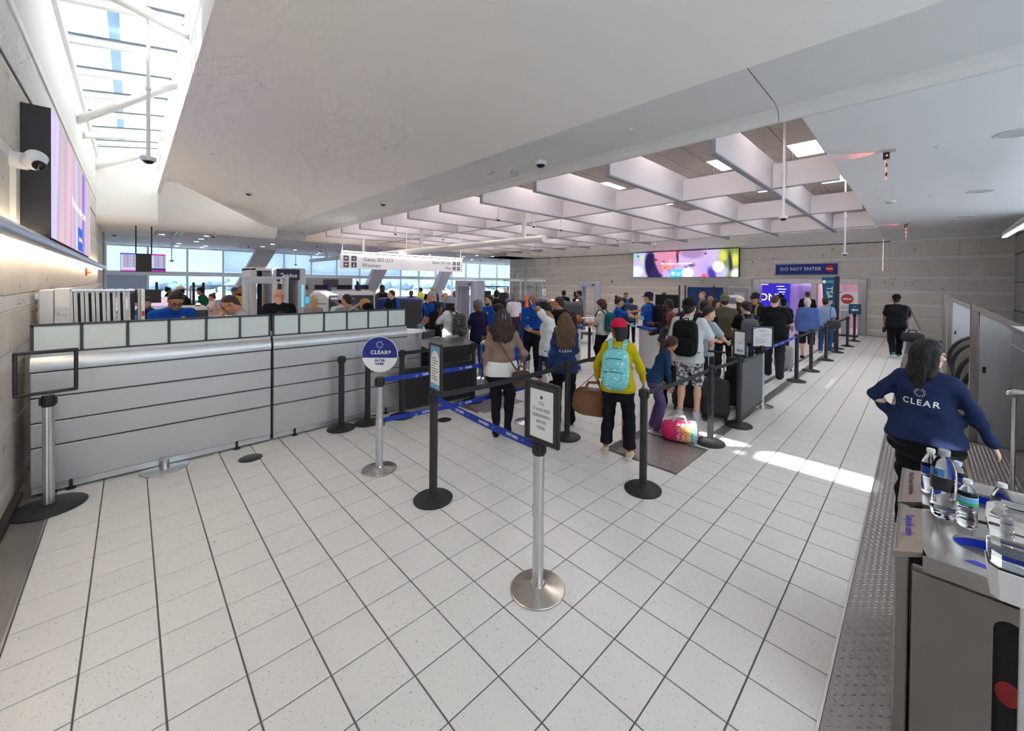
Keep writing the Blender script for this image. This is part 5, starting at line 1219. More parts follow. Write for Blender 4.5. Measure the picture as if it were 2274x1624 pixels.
def place(t, Mx):
    l, r, s_ = Mx.decompose(); t.location = l; t.rotation_mode = 'XYZ'; t.rotation_euler = r.to_euler(); t.scale = s_
def rounded(w, d, h, p=3.2, nu=20, nv=12):
    """soft box as a superellipsoid"""
    f = lambda c: math.copysign(abs(c)**(2/p), c); V = []; Q = []
    for i in range(nv+1):
        v = -PI/2+PI*i/nv
        for k in range(nu): u = 2*PI*k/nu; V.append((w/2*f(math.cos(v))*f(math.cos(u)), d/2*f(math.cos(v))*f(math.sin(u)), h/2*f(math.sin(v))))
    for i in range(nv):
        for k in range(nu): Q.append((i*nu+k, i*nu+(k+1) % nu, (i+1)*nu+(k+1) % nu, (i+1)*nu+k))
    return V, Q
def backpack(info, label, col, w=0.30, h=0.46, d=0.17, pocket=True, col2=None, dzz=0.0, off=0.0):
    t = thing('backpack', label, 'backpack'); Mx = info['chest'] @ Matrix.Translation((off, info['back']-d*0.5-0.002, -0.02+dzz)); place(t, Mx)
    m1 = cloth(col) if not isinstance(col, bpy.types.Material) else col; m2 = cloth(col2) if isinstance(col2, tuple) else (col2 or m1)
    MB().add(*rounded(w, d, h, 4.0)).obj('main_bag', m1, t, True, 1.2)
    if pocket:
        o = MB().add(*rounded(w*0.80, d*0.35, h*0.42, 3.5)).obj('front_pocket', m2, t, True, 1.2); o.location = (0, -d*0.50, -h*0.20)
        o2 = MB().add(*rounded(w*0.66, d*0.25, h*0.26, 3.5)).obj('upper_pocket', m2, t, True, 1.2); o2.location = (0, -d*0.46, h*0.18)
        MB().tube([(-w*0.30, -d*0.60, h*0.30), (0, -d*0.62, h*0.325), (w*0.30, -d*0.60, h*0.30)], 0.004, 6).obj('zip', M_black, t, True)
        MB().tube([(-w*0.36, -d*0.62, -h*0.02), (0, -d*0.68, 0.0), (w*0.36, -d*0.62, -h*0.02)], 0.004, 6).obj('zip', M_black, t, True)
    MB().tube([(-0.03, d*0.3, h*0.48), (-0.025, d*0.35, h*0.54), (0.025, d*0.35, h*0.54), (0.03, d*0.3, h*0.48)], 0.008, 8).obj('grab_handle', m1, t, True)
    s_ = info['s']
    for sd in (-1, 1):
        x0 = sd*0.075; yb = -info['back']+d*0.5; ez = info['g']*0.9-0.012
        pts = [(x0, d*0.42, h*0.38), (sd*0.092, yb-0.085, 0.225-dzz+ez), (sd*0.098, yb-0.01, 0.268-dzz+ez), (sd*0.105, yb+0.10, 0.20-dzz+ez), (sd*0.11, yb+0.15, 0.0-dzz), (sd*0.16, yb+0.05, -h*0.38), (sd*w*0.42, d*0.3, -h*0.40)]
        P_ = [Vector(p) for p in pts]; fine_ = []
        for a in range(len(P_)-1):
            p0, p1, p2, p3 = P_[max(a-1, 0)], P_[a], P_[a+1], P_[min(a+2, len(P_)-1)]
            for q in range(4):
                u = q/4; fine_.append(0.5*((2*p1)+(p2-p0)*u+(2*p0-5*p1+4*p2-p3)*u*u+(3*p1-p0-3*p2+p3)*u**3))
        fine_.append(P_[-1]); rowsL = []
        for a, p in enumerate(fine_):
            rowsL.append([(p.x-0.028, p.y, p.z), (p.x-0.026, p.y+0.004, p.z+0.008), (p.x+0.026, p.y+0.004, p.z+0.008), (p.x+0.028, p.y, p.z)])
        MB().sheet(rowsL).obj('strap', m2 if col2 else m1, t, True)
    return t

from mathutils.bvhtree import BVHTree
def decal(info, me, m, z, front=False, x=0.0, off=0.0035, name='lettering', side=None):
    """print laid onto the cloth: every vertex is dropped onto the garment surface"""
    so = info['shirt']; bv = BVHTree.FromPolygons([v.co for v in so.data.vertices], [tuple(p.vertices) for p in so.data.polygons])
    me = me.copy(); me.materials.clear(); me.materials.append(m); sg = -1 if front else 1; bad = 0
    for v in me.vertices:
        if side: org = Vector((side*1.0, -v.co.x*side+x, v.co.y+z)); d = Vector((-side, 0, 0))
        else: org = Vector((sg*v.co.x+x, -sg*1.0, v.co.y+z)); d = Vector((0, sg, 0))
        h = bv.ray_cast(org, d)
        if h[0] is None: bad += 1; v.co = org+d*0.85
        else: v.co = h[0]-d*(off+v.co.z)
    if bad > len(me.vertices)*0.3: return None
    o = bpy.data.objects.new(name, me); COL.objects.link(o); o.parent = so; return o
def dotted(r, dot, n=12): return ring_dots(MB(), r, dot, n, 0.0).mesh('ring_logo')
def disc_me(r, seg=18, sx=1.0): return MB().add([(0, 0, 0)]+[(sx*r*math.cos(2*PI*k/seg), r*math.sin(2*PI*k/seg), 0) for k in range(seg)], [(0, 1+k, 1+(k+1) % seg) for k in range(seg)]).mesh('patch')
def rect_me(w, h, n=6): return MB().sheet([[(-w/2+w*i/n, -h/2+h*j/n, 0) for i in range(n+1)] for j in range(n+1)]).mesh('patch')
def badge(info, z=1.33, x=-0.085): return decal(info, disc_me(0.036, 14, 0.85), mat('badge_gold', srgb(205, 185, 80), 0.4), z, True, x, name='badge')
def patch(info, side, z=1.30): return decal(info, disc_me(0.036), mat('patch_white', srgb(205, 212, 225), 0.6), z, side=side, name='shoulder_patch', off=0.004)
def Pn(label, x, y, h, rel, **k): return person(label, x, y, h, math.degrees(math.atan2(y, x))+rel, **k)
# ---- the crowd, near to far. rel: 0 = back to the camera, 90 = towards picture left, 180 = facing, -90 = towards picture right
TSA = (28, 80, 172); TSAD = (34, 70, 165); VEST = (34, 34, 42); BLK = (24, 24, 27); NVY = (28, 34, 60); WHT = (222, 226, 228)
LT, MD, TAN, BRN, DK = (226, 180, 155), (205, 155, 125), (180, 128, 96), (140, 96, 70), (92, 62, 48)
D1, D2 = (22, 18, 17), (48, 34, 26)
OFF = dict(shirt=TSA, pants=(26, 28, 36), tuck=True, collar=True)
PP = {}
# nearest group in the standard lane
PP['yellow'] = Pn('woman in mustard blouse and red cap wearing a turquoise backpack', -2.53, 4.06, 1.60, -8, fem=True, b=1.12, skinc=(150, 104, 80), shirt=(196, 176, 22), sleeve='long', pants=(22, 23, 28), leg='crop', shoes=(205, 185, 150), hair='bob', hairc=(34, 32, 34), hairlen=-0.03, hat='cap', hatc=(205, 30, 70), head=(-52, -4), arms=('side', 'side'), legs=((-0.15, 0.0), (0.16, -0.08)), loose=1.15, hem=0.02)
PP['hoodie'] = Pn('woman in cropped brown hoodie and black leggings holding a suitcase handle', -3.86, 3.40, 1.68, -6, fem=True, b=1.16, skinc=LT, shirt=(142, 118, 108), sleeve='long', pants=(27, 28, 34), loose=0.9, shoes=(25, 25, 28), hair='wavy', hairc=(58, 42, 34), arms=('down', (0.26, 0.22, 1.02)), head=(-5, 0), legs='close', hem=-0.12, undershirt=(226, 230, 230), hood=True, wr=1.6)
PP['clear1'] = Pn('attendant in navy sweatshirt with long wavy highlighted hair seen from behind', -3.60, 4.36, 1.60, 4, fem=True, b=1.04, skinc=LT, shirt=(46, 62, 106), sleeve='long', pants=(20, 21, 25), hair='wavy', hairlen=0.10, hairc=(96, 72, 52), arms=('down', 'front'), legs='stand', hem=0.03, shoes=(18, 18, 20), sole=(30, 30, 30), leg='flare', wr=1.4)
PP['girl'] = Pn('girl in denim jacket and purple trousers bending with a ribboned ponytail', -2.60, 5.10, 1.36, -82, fem=True, b=0.95, skinc=(176, 122, 92), shirt=(36, 62, 98), sleeve='long', pants=(96, 78, 122), leg='flare', shoes=(225, 225, 225), hair='pony', hairc=(58, 38, 28), lean=0.42, head=(-25, -6), arms=('down', (0.14, 0.34, 0.82)), hem=-0.03)
PP['wtee'] = Pn('man in white tee and patterned shorts with a black backpack and cap', -2.48, 5.95, 1.80, -12, b=1.08, skinc=LT, shirt=(206, 212, 214), sleeve='short', pants=(150, 146, 150), leg='short', shoes=(200, 200, 204), hair='short', hairc=(40, 30, 26), hat='capback', hatc=(26, 28, 32), arms=('down', (0.24, 0.30, 1.06)), head=(12, 0), loose=1.4, hem=0.02)
PP['clear2'] = Pn('heavy-set attendant in navy sweatshirt with dark shoulder-length hair and glasses', 0.05, 4.55, 1.60, -14, fem=True, b=1.42, skinc=(232, 190, 170), shirt=(36, 48, 84), sleeve='long', pants=(20, 21, 24), hair='long', hairlen=0.05, hairc=(22, 19, 20), glasses=True, arms=('hip', (0.42, 0.10, 0.86)), head=(48, -5), legs='wide', hem=-0.01, loose=0.9, wr=1.8)
# the queue behind
PP['graytee'] = Pn('man in pale grey tee leaning forward beside the white-shirted man', -2.62, 6.90, 1.66, -45, skinc=LT, shirt=(176, 186, 196), hairc=(46, 34, 28), pants=(60, 62, 70), leg='short', lean=0.12, head=(30, -10), arms=('hold', (0.12, 0.42, 1.14)))
PP['auburn'] = Pn('auburn-haired woman half hidden behind the grey rucksack', -2.95, 6.35, 1.56, 20, fem=True, skinc=LT, shirt=(70, 70, 74), hair='bob', hairc=(120, 56, 30), arms=('front', 'front'))
PP['beard'] = Pn('bearded man in dark purple hoodie looking left towards the podium', -3.46, 7.35, 1.74, 70, b=1.1, skinc=DK, shirt=(44, 30, 50), sleeve='long', hairc=(24, 18, 16), hair='buzz', beard=(16, 13, 12), arms=('front', 'phone'), pants=(30, 30, 36))
PP['half'] = Pn('young man with dark hair peering from behind the black cap', -3.40, 8.05, 1.73, 150, skinc=TAN, shirt=(40, 40, 48), hair='thick', hairc=D1)
PP['graphic'] = Pn('man with thick dark hair in black tee with fiery lettering', -2.92, 7.70, 1.72, -5, b=1.05, skinc=MD, shirt=BLK, hair='thick', hairc=D1, pants=(46, 58, 84), arms=('down', 'front'))
PP['brownh'] = Pn('brown-haired woman with her back turned, behind the black cap', -3.65, 8.90, 1.66, 10, fem=True, skinc=LT, shirt=(60, 56, 54), hair='bob', hairc=(84, 58, 42))
PP['olive'] = Pn('man in olive shirt with camouflage cap and crossed straps', -3.02, 9.1, 1.80, 0, b=1.12, skinc=LT, shirt=(92, 86, 72), sleeve='long', hat='capback', hatc=mat('camouflage', srgb(104, 98, 76), 0.9, var=0.6, vscale=45), hairc=(60, 44, 34), arms=('front', 'front'), pants=(34, 34, 38))
PP['graypk'] = Pn('young man in black graphic tee carrying a grey backpack', -2.48, 8.72, 1.69, 18, b=0.98, skinc=LT, shirt=BLK, hair='thick', hairc=(40, 30, 26), arms=('phone', 'front'), head=(-30, -8), pants=(30, 34, 50), leg='short', shoes=(210, 205, 205))
PP['whitecap'] = Pn('person in a cream hat standing among the queue', -2.98, 10.0, 1.73, 15, skinc=LT, shirt=(34, 34, 38), hat='capback', hatc=(216, 206, 196), hair='bob', hairc=(86, 58, 40))
PP['capface'] = Pn('man in dark cap facing the camera with a tan backpack strap', -3.15, 11.8, 1.76, 150, skinc=TAN, shirt=(36, 36, 42), hat='cap', hatc=(30, 32, 44), hairc=D1, beard=None)
PP['darkj'] = Pn('man in dark jacket and dark cap facing left before the purple lobby', -3.45, 13.0, 1.78, 130, skinc=BRN, shirt=(30, 32, 44), sleeve='long', hat='cap', hatc=(36, 34, 36), hairc=D1)
PP['bigblk'] = Pn('broad man in black tee and black trousers, head bowed', -2.25, 9.88, 1.82, 2, b=1.28, skinc=(224, 170, 145), shirt=(22, 23, 26), hair='buzz', hairc=(62, 46, 38), pants=(44, 45, 52), arms=('front', (0.18, 0.26, 1.08)), head=(10, -18), legs='step', hem=0.04, shoes=(34, 34, 36), loose=1.5)
PP['capmid'] = Pn('man in dark cap and blue shirt farther up the queue', -3.25, 15.0, 1.72, 20, skinc=MD, shirt=(84, 110, 160), hat='cap', hatc=(28, 30, 40), head=(-40, 0))
PP['capbp'] = Pn('person in black cap with black backpack before the grey-haired man', -2.80, 13.3, 1.62, 5, skinc=TAN, shirt=BLK, hat='capback', hatc=(22, 22, 26))
PP['bluesw'] = Pn('grey-haired man in blue sweater and black shorts', -2.16, 12.9, 1.68, 2, b=1.14, skinc=(220, 175, 152), shirt=(74, 100, 158), sleeve='long', pants=(30, 31, 40), leg='short', hairc=(196, 192, 186), arms=('down', 'down'), legs='step', hem=0.05, loose=1.3)
PP['blkfar'] = Pn('man in black tee standing at the purple lobby entrance', -2.95, 17.6, 1.80, 0, skinc=LT, shirt=BLK, hairc=(66, 48, 38), hair='buzz')
PP['ltblue'] = Pn('man in light blue shirt and jeans with a black shoulder bag', -1.98, 14.5, 1.66, -5, b=1.08, skinc=MD, shirt=(140, 164, 205), pants=(52, 72, 112), hat='capback', hatc=(62, 58, 50), arms=('down', 'down'), shoes=(150, 152, 158))
PP['walker'] = Pn('man in black cap and black clothes walking away with a duffel', -0.46, 15.3, 1.78, 4, b=1.22, skinc=(150, 104, 78), shirt=(24, 25, 30), pants=(24, 25, 30), hat='capback', hatc=(20, 20, 22), hair='buzz', hairc=D1, arms=('down', 'strap'), legs=((-0.07, -0.30), (0.08, 0.24)), hem=0.03, shoes=(50, 110, 130), loose=1.2)
# officers and travellers at the podiums
PP['cleartsa'] = Pn('bald officer in blue uniform with glasses and gloves, hand at his face', -6.0, 6.15, 1.76, 170, b=1.1, skinc=(150, 100, 70), sleeve='long', hair='bald', glasses=True, gloves=True, arms=('face', (0.05, 0.25, 1.08)), head=(10, -8), **OFF)
PP['handhead'] = Pn('young man in white tee and navy shorts with a hand on his head', -4.47, 4.95, 1.72, 80, skinc=TAN, shirt=WHT, pants=(40, 48, 78), leg='short', hair='thick', hairc=D1, arms=((0.05, 0.20, 1.60), 'phone'), head=(0, -28), hem=0.03)
PP['sung'] = Pn('man with sunglasses on his head wearing a black shirt and pack', -5.15, 6.05, 1.75, 55, b=1.1, skinc=(212, 150, 118), shirt=BLK, hairc=(60, 44, 36), arms=('front', 'face'), head=(-10, 0))
PP['teal'] = Pn('curly-haired person in grey tee with a teal backpack at the podium', -5.45, 8.0, 1.63, 62, fem=True, b=1.08, skinc=(230, 180, 160), shirt=(196, 196, 190), pants=(22, 22, 26), hair='curly', hairc=(72, 44, 34), arms=('front', 'hold'), head=(-8, -6), shoes=(110, 104, 90))
PP['tsaw'] = Pn('officer with curly hair reaching across the podium in profile', -5.25, 8.4, 1.70, -85, fem=True, b=1.12, skinc=(206, 160, 130), hair='bun', hairc=(50, 36, 30), arms=('front', 'reach'), gloves=True, **OFF)
PP['bluetee'] = Pn('man in bright blue tee and navy cap handing over papers', -4.92, 9.3, 1.80, 75, skinc=MD, shirt=(36, 82, 172), pants=(70, 88, 120), hat='cap', hatc=(30, 32, 56), hairc=D2, arms=('hold', 'reach'), hem=0.04)
PP['beanie'] = Pn('young man in grey beanie and white tee with a camouflage pack', -6.90, 4.62, 1.70, 60, skinc=BRN, shirt=WHT, hair='dreads', hairlen=0.02, hairc=D1, hat='beanie', hatc=(150, 160, 170), arms=((0.04, 0.2, 1.42), 'down'), hem=0.07, pants=(200, 204, 206))
PP['navytee'] = Pn('woman with short grey hair in navy tee and blue jeans', -6.75, 5.25, 1.64, 25, fem=True, b=1.1, skinc=BRN, shirt=(36, 34, 68), pants=(86, 112, 150), hair='thick', hairc=(106, 106, 106), arms=('front', 'down'), head=(-35, -10), hem=0.10, shoes=(200, 200, 205))
PP['tsag'] = Pn('bearded officer with glasses in blue polo and lanyard', -7.20, 5.92, 1.72, 125, b=1.2, skinc=MD, hairc=D1, beard=D1, glasses=True, gloves=True, arms=('down', 'front'), **OFF)
PP['curlyw'] = Pn('woman with short black curls in a sleeveless white top', -5.62, 4.86, 1.61, 60, fem=True, skinc=BRN, shirt=(226, 226, 226), sleeve='none', hair='curly', hairc=D1, arms=('front', 'down'), pants=(60, 70, 100))
PP['vestold'] = Pn('grey-haired officer in dark vest searching a tray with blue gloves', -7.85, 4.95, 1.84, 62, b=1.08, skinc=(214, 160, 135), sleeve='short', hairc=(178, 172, 162), hair='buzz', glasses=True, gloves=True, vest=VEST, lean=0.18, head=(0, -16), arms=((0.05, 0.40, 1.0), (0.10, 0.42, 1.02)), **OFF)
PP['baldb'] = Pn('bald officer standing behind the grey-haired officer', -9.1, 5.95, 1.74, 140, skinc=MD, hair='bald', **OFF)
PP['tsaw2'] = Pn('officer with dark tied hair in blue uniform with dark vest', -10.7, 6.35, 1.62, -120, fem=True, skinc=MD, hair='bun', hairc=D1, vest=(26, 28, 40), arms=('down', 'hold'), **OFF)
PP['tsavest'] = Pn('officer with short brown hair in dark vest over a blue polo', -11.9, 5.80, 1.74, 150, b=1.1, skinc=LT, hairc=(80, 54, 40), vest=VEST, head=(60, 0), **OFF)
PP['tsablk'] = Pn('officer seen from behind in a black jacket with white lettering', -8.85, 7.55, 1.80, 0, b=1.15, skinc=BRN, shirt=(26, 27, 34), sleeve='long', hair='buzz', hairc=D1)
PP['polo'] = Pn('grey-haired man in white polo near the orange cone', -8.85, 8.25, 1.68, 20, skinc=TAN, shirt=(226, 220, 228), hairc=(130, 124, 120), arms=('down', 'down'), tuck=True, pants=(60, 50, 62))
# seen over the desk
PP['desk1'] = Pn('heavy officer in blue polo and glasses looking down behind the desk', -8.0, 0.40, 1.90, -160, b=1.32, lean=0.26, skinc=(190, 136, 104), hairc=D1, glasses=True, head=(10, -30), arms=('low', 'low'), shirt=TSA, collar=True, pants=(26, 28, 36))
PP['gray2'] = Pn('man with shaved hair and glasses in grey tee, chin in hand, head bowed', -7.20, 1.30, 1.86, 100, skinc=(206, 150, 120), shirt=(176, 180, 192), hair='buzz', hairc=(70, 58, 52), glasses=True, lean=0.32, head=(0, -26), arms=('face', 'front'))
PP['baldblk'] = Pn('bald man in black tee seen from behind near the walk-through gate', -8.85, 2.02, 1.86, 0, lean=0.10, head=(0, -14), b=1.28, skinc=(222, 160, 135), shirt=BLK, hair='bald')
PP['lowdark'] = Pn('person with dark hair, only the crown showing over the desk', -7.35, 1.70, 1.52, 10, fem=True, skinc=TAN, shirt=(40, 40, 44), hair='bob', hairc=(30, 26, 26))
PP['silverh'] = Pn('person with silver blond hair, crown showing over the desk', -6.95, 2.08, 1.58, 5, fem=True, skinc=LT, shirt=(120, 120, 124), hair='bob', hairc=(150, 132, 112))
PP['blonde'] = Pn('blonde woman in grey top seen from behind past the scanner', -9.9, 2.95, 1.67, -5, fem=True, skinc=LT, shirt=(150, 150, 164), hair='bob', hairlen=0.05, hairc=(206, 172, 116))
PP['capwht'] = Pn('man in pale cap and white printed tee seen from behind', -9.5, 3.42, 1.70, 0, skinc=LT, shirt=WHT, hat='capback', hatc=(196, 200, 206), hairc=D2)
PP['graym'] = Pn('man with short dark hair in shaded grey tee before the x-ray machine', -8.65, 3.22, 1.74, 25, b=1.1, skinc=(206, 150, 122), shirt=(150, 154, 154), hairc=(50, 44, 40), head=(-30, 0))
PP['curlyb'] = Pn('woman with curly golden hair, a forearm raised to her head', -8.2, 3.42, 1.64, 15, fem=True, skinc=LT, shirt=(70, 66, 66), hair='curly', hairc=(196, 150, 92), arms=('head', 'front'))
PP['blkcap'] = Pn('person in black cap just behind the desk panes', -6.95, 2.95, 1.62, 40, skinc=TAN, shirt=(34, 34, 38), hat='capback', hatc=(20, 20, 22))
PP['blkcap2'] = Pn('person in dark cap at the open end of the desks', -7.2, 3.45, 1.62, 30, skinc=TAN, shirt=(40, 40, 46), hat='capback', hatc=(24, 24, 28), arms=('down', 'hold'))
PP['vestw'] = Pn('officer with dark hair and vest beside the folded tables', -11.6, 0.22, 1.66, -140, fem=True, skinc=MD, hair='bob', hairc=D2, vest=(30, 30, 38), head=(30, -20), **OFF)
# farther lanes
PP['monit'] = Pn('officer seated before the pink x-ray monitors', -16.2, 0.50, 1.68, -150, skinc=DK, shirt=(30, 34, 50), hair='buzz', hairc=D1)
PP['bunw'] = Pn('woman with a high bun standing by the window', -22.5, 1.10, 1.66, -90, fem=True, skinc=TAN, shirt=(30, 32, 44), hair='bun', hairc=D1, arms=('down', 'reach'))
PP['cowboy'] = Pn('man in straw cowboy hat and black tee leaning over a table', -17.6, 1.40, 1.78, 95, b=1.1, skinc=TAN, shirt=BLK, hat='cowboy', hatc=(206, 184, 148), hairc=D1, lean=0.35, arms=('hold', 'face'))
PP['green'] = Pn('man in green shirt with a dark hat beside the cowboy hat', -17.9, 1.85, 1.74, 70, skinc=TAN, shirt=(20, 100, 66), hat='cap', hatc=(40, 36, 38), lean=0.2)
PP['seatw'] = Pn('woman in pale pink top with auburn hair at the repacking table', -16.2, 1.84, 1.56, 110, fem=True, skinc=(206, 150, 120), shirt=(206, 186, 186), hair='bun', hairc=(96, 44, 34), arms=('hold', 'hold'))
PP['yellow2'] = Pn('man in yellow tee and grey cap with hands clasped', -16.5, 2.46, 1.74, 180, b=1.12, skinc=TAN, shirt=(206, 176, 70), hat='cap', hatc=(96, 98, 108), arms=('front', 'front'))
PP['blk2'] = Pn('man in dark shirt standing close behind the yellow tee', -17.4, 2.78, 1.80, 175, b=1.15, skinc=TAN, shirt=(48, 44, 44), hair='buzz', hairc=D1, arms=('front', 'front'))
PP['bpbrown'] = Pn('man in cap and olive tee with black pack near the blue pillar wrap', -15.6, 7.2, 1.84, 10, skinc=TAN, shirt=(104, 92, 74), hat='capback', hatc=(40, 36, 34), hair='bob', hairc=(56, 40, 30))
PP['seatoff'] = Pn('officer in dark jacket sitting behind the blue x-ray console', -14.7, 8.0, 1.66, 150, skinc=DK, shirt=(30, 28, 40), sleeve='long', hair='buzz', hairc=D1)
PP['hiviz'] = Pn('worker in lime high-visibility top by the far windows', -18.5, 10.6, 1.70, 60, skinc=TAN, shirt=(190, 220, 60), hair='short', hairc=D1)
PP['balddk'] = Pn('bald bearded man in dark shirt beyond the consoles', -14.9, 9.1, 1.80, 165, skinc=TAN, shirt=(44, 44, 52), hair='bald', beard=D1)
PP['yelpolo'] = Pn('older man in yellow polo beside the far walk-through gate', -12.6, 8.65, 1.69, 170, skinc=BRN, shirt=(226, 190, 96), hair='buzz', hairc=(120, 112, 108), arms=('front', 'hold'))
PP['monoff'] = Pn('officer in blue at the dark monitors under the windows', -12.7, 11.35, 1.74, -100, skinc=LT, hair='bald', beard=D2, **OFF)
PP['tsafar'] = Pn('officer in navy jacket with white lettering by the stone wall', -10.0, 12.0, 1.74, 20, b=1.1, skinc=TAN, shirt=(28, 30, 48), sleeve='long', hairc=D1)
PP['tsafar2'] = Pn('officer in dark vest between two men by the stone wall', -10.1, 12.9, 1.64, -60, fem=True, skinc=BRN, hair='bun', hairc=D1, vest=(26, 28, 44), **OFF)
PP['greyb'] = Pn('bearded man in charcoal tee before the grey gate frame', -9.2, 11.95, 1.74, 80, skinc=TAN, shirt=(104, 104, 108), hairc=D1, hair='thick', beard=D1, arms=('front', 'hold'))
PP['tsaw3'] = Pn('officer in blue standing far back by the stone wall', -8.0, 13.3, 1.68, 180, fem=True, skinc=TAN, hair='short', hairc=D2, **OFF)
PP['kid1'] = Pn('dark-haired youth nearest the far blue officer', -7.3, 12.0, 1.54, 20, skinc=TAN, shirt=(40, 44, 54), hairc=D1)
PP['kid2'] = Pn('dark-haired youth in slate tee with his back turned', -6.95, 11.9, 1.55, 5, skinc=TAN, shirt=(52, 60, 84), hairc=D1)
PP['dkblue'] = Pn('man in dark blue tee with his back turned at the wall', -6.75, 13.9, 1.71, 0, b=1.15, skinc=BRN, shirt=(26, 50, 90), hairc=D1)
PP['facel'] = Pn('man with cropped fair hair in taupe tee facing left', -5.3, 13.8, 1.78, 110, skinc=(222, 165, 145), shirt=(120, 108, 100), hair='buzz', hairc=(140, 112, 92))
PP['womanq'] = Pn('woman with straight dark hair looking towards the lobby', -4.05, 11.5, 1.62, -120, fem=True, skinc=MD, shirt=(130, 60, 64), hair='long', hairc=D1)
PP['womanq2'] = Pn('fair-haired woman behind the woman with dark hair', -4.6, 12.6, 1.66, 15, fem=True, skinc=LT, shirt=(100, 96, 96), hair='bob', hairc=(150, 112, 78))
PP['concw'] = Pn('person in white top passing the far window wall', -24.0, 17.5, 1.70, 90, skinc=TAN, shirt=(200, 200, 205), hairc=D1)

# ---- prints, badges, patches on clothing
def ptext(key, s_, size, z, m, front=False, x=0.0, **k): return decal(PP[key], text_mesh(s_, size, extrude=0.0, **k), m, z, front, x)
for key, z, sz in (('clear1', 1.18, 0.058), ('clear2', 1.215, 0.070)):
    ptext(key, 'CLEAR', sz, z, M_wtext, spacing=1.25, bold=0.0012)
    decal(PP[key], dotted(0.034, 0.0042), M_wtext, z+0.088, name='ring_logo')
ptext('tsablk', 'TSA', 0.10, 1.30, M_wtext, bold=0.002); ptext('tsafar', 'TSA', 0.10, 1.30, M_wtext, bold=0.002)
ptext('graphic', 'SUGE', 0.09, 1.34, mat('flame_print', srgb(235, 90, 30), 0.6), bold=0.004, shear=0.2)
ptext('graypk', 'TAS', 0.10, 1.33, mat('teal_print', srgb(60, 190, 200), 0.6), bold=0.004, shear=0.3, x=0.04)
ptext('capwht', '///', 0.08, 1.34, mat('blue_print', srgb(60, 90, 170), 0.6), bold=0.002)
for key in ('desk1', 'vestold', 'tsavest', 'tsag', 'tsaw2', 'cleartsa', 'tsaw'): badge(PP[key])
for key, sd in (('desk1', 1), ('tsavest', 1), ('tsaw2', -1), ('tsaw', -1), ('vestw', 1), ('tsag', 1)): patch(PP[key], sd)
decal(PP['cleartsa'], rect_me(0.07, 0.018), M_wtext, 1.27, True, 0.09, name='name_bar')
# lanyard card, sunglasses on head
# ---- backpacks
M_teal_print = mat('turquoise_print', srgb(110, 205, 215), 0.7, var=0.0)
def print_cloth(name, base, spots, scale=22):
    m, nt, b_ = _prin(name); L = nt.links; tc = nt.nodes.new('ShaderNodeTexCoord'); prev = None
    col = nt.nodes.new('ShaderNodeRGB'); col.outputs[0].default_value = tuple(base)+(1,); cur = col.outputs[0]
    for k, (c, th) in enumerate(spots):
        v = nt.nodes.new('ShaderNodeTexNoise'); v.inputs['Scale'].default_value = scale*(1+0.37*k); v.inputs['Detail'].default_value = 1.0
        mp = nt.nodes.new('ShaderNodeMapping'); mp.inputs['Location'].default_value = (k*3.1, k*1.7, k*5.3); L.new(tc.outputs['Object'], mp.inputs[0]); L.new(mp.outputs[0], v.inputs['Vector'])
        r = nt.nodes.new('ShaderNodeValToRGB'); r.color_ramp.elements[0].position = th; r.color_ramp.elements[1].position = th+0.015; L.new(v.outputs['Fac'], r.inputs[0])
        mx = nt.nodes.new('ShaderNodeMix'); mx.data_type = 'RGBA'; L.new(r.outputs[0], mx.inputs[0]); L.new(cur, mx.inputs[6]); mx.inputs[7].default_value = tuple(c)+(1,); cur = mx.outputs[2]
    L.new(cur, b_.inputs['Base Color']); b_.inputs['Roughness'].default_value = 0.75; MATS[name] = m; return m
P_turq = print_cloth('turquoise_unicorn_cloth', srgb(120, 208, 216), [(srgb(225, 235, 235), 0.63), (srgb(60, 75, 100), 0.70), (srgb(215, 90, 140), 0.71)], 30)
P_camo = print_cloth('digital_camouflage', srgb(70, 74, 66), [(srgb(30, 32, 30), 0.52), (srgb(140, 144, 132), 0.60)], 26)
P_mono = print_cloth('white_pattern_cloth', srgb(205, 205, 210), [(srgb(86, 80, 92), 0.50)], 20)
[c for c in PP['wtee']['t'].children if c.name.startswith('shorts')][0].data.materials[0] = P_mono
bpk = backpack(PP['yellow'], 'turquoise printed backpack on the woman in the mustard blouse', P_turq, 0.33, 0.50, 0.22, True, P_turq, -0.07)
backpack(PP['wtee'], 'black backpack on the man in the white tee', (24, 25, 27), 0.34, 0.52, 0.20, True, None, -0.02)
backpack(PP['graypk'], 'grey backpack on the young man in the black graphic tee', (98, 100, 106), 0.32, 0.50, 0.18, True, (86, 88, 94), -0.06)
backpack(PP['teal'], 'teal backpack on the curly-haired person at the podium', (16, 96, 104), 0.30, 0.50, 0.19, True, (14, 84, 92), -0.04)
backpack(PP['bluetee'], 'dark backpack on the man in the bright blue tee', (26, 24, 30), 0.32, 0.48, 0.20)
backpack(PP['beanie'], 'camouflage backpack on the young man in the beanie', P_camo, 0.30, 0.50, 0.20, True, P_camo, -0.05)
backpack(PP['sung'], 'brown and black backpack on the man with sunglasses', (50, 42, 38), 0.32, 0.50, 0.20)
backpack(PP['capbp'], 'black backpack on the person in the black cap in the queue', (28, 28, 32), 0.30, 0.46, 0.16)
backpack(PP['bpbrown'], 'black backpack near the blue pillar wrap', (24, 24, 26), 0.30, 0.46, 0.18)
backpack(PP['graphic'], 'black rucksack below the fiery lettering', (22, 22, 25), 0.32, 0.40, 0.18, True, None, -0.20)
backpack(PP['auburn'], 'grey-green rucksack on the auburn-haired woman', (112, 112, 104), 0.30, 0.48, 0.20, True, (90, 92, 86), -0.03)
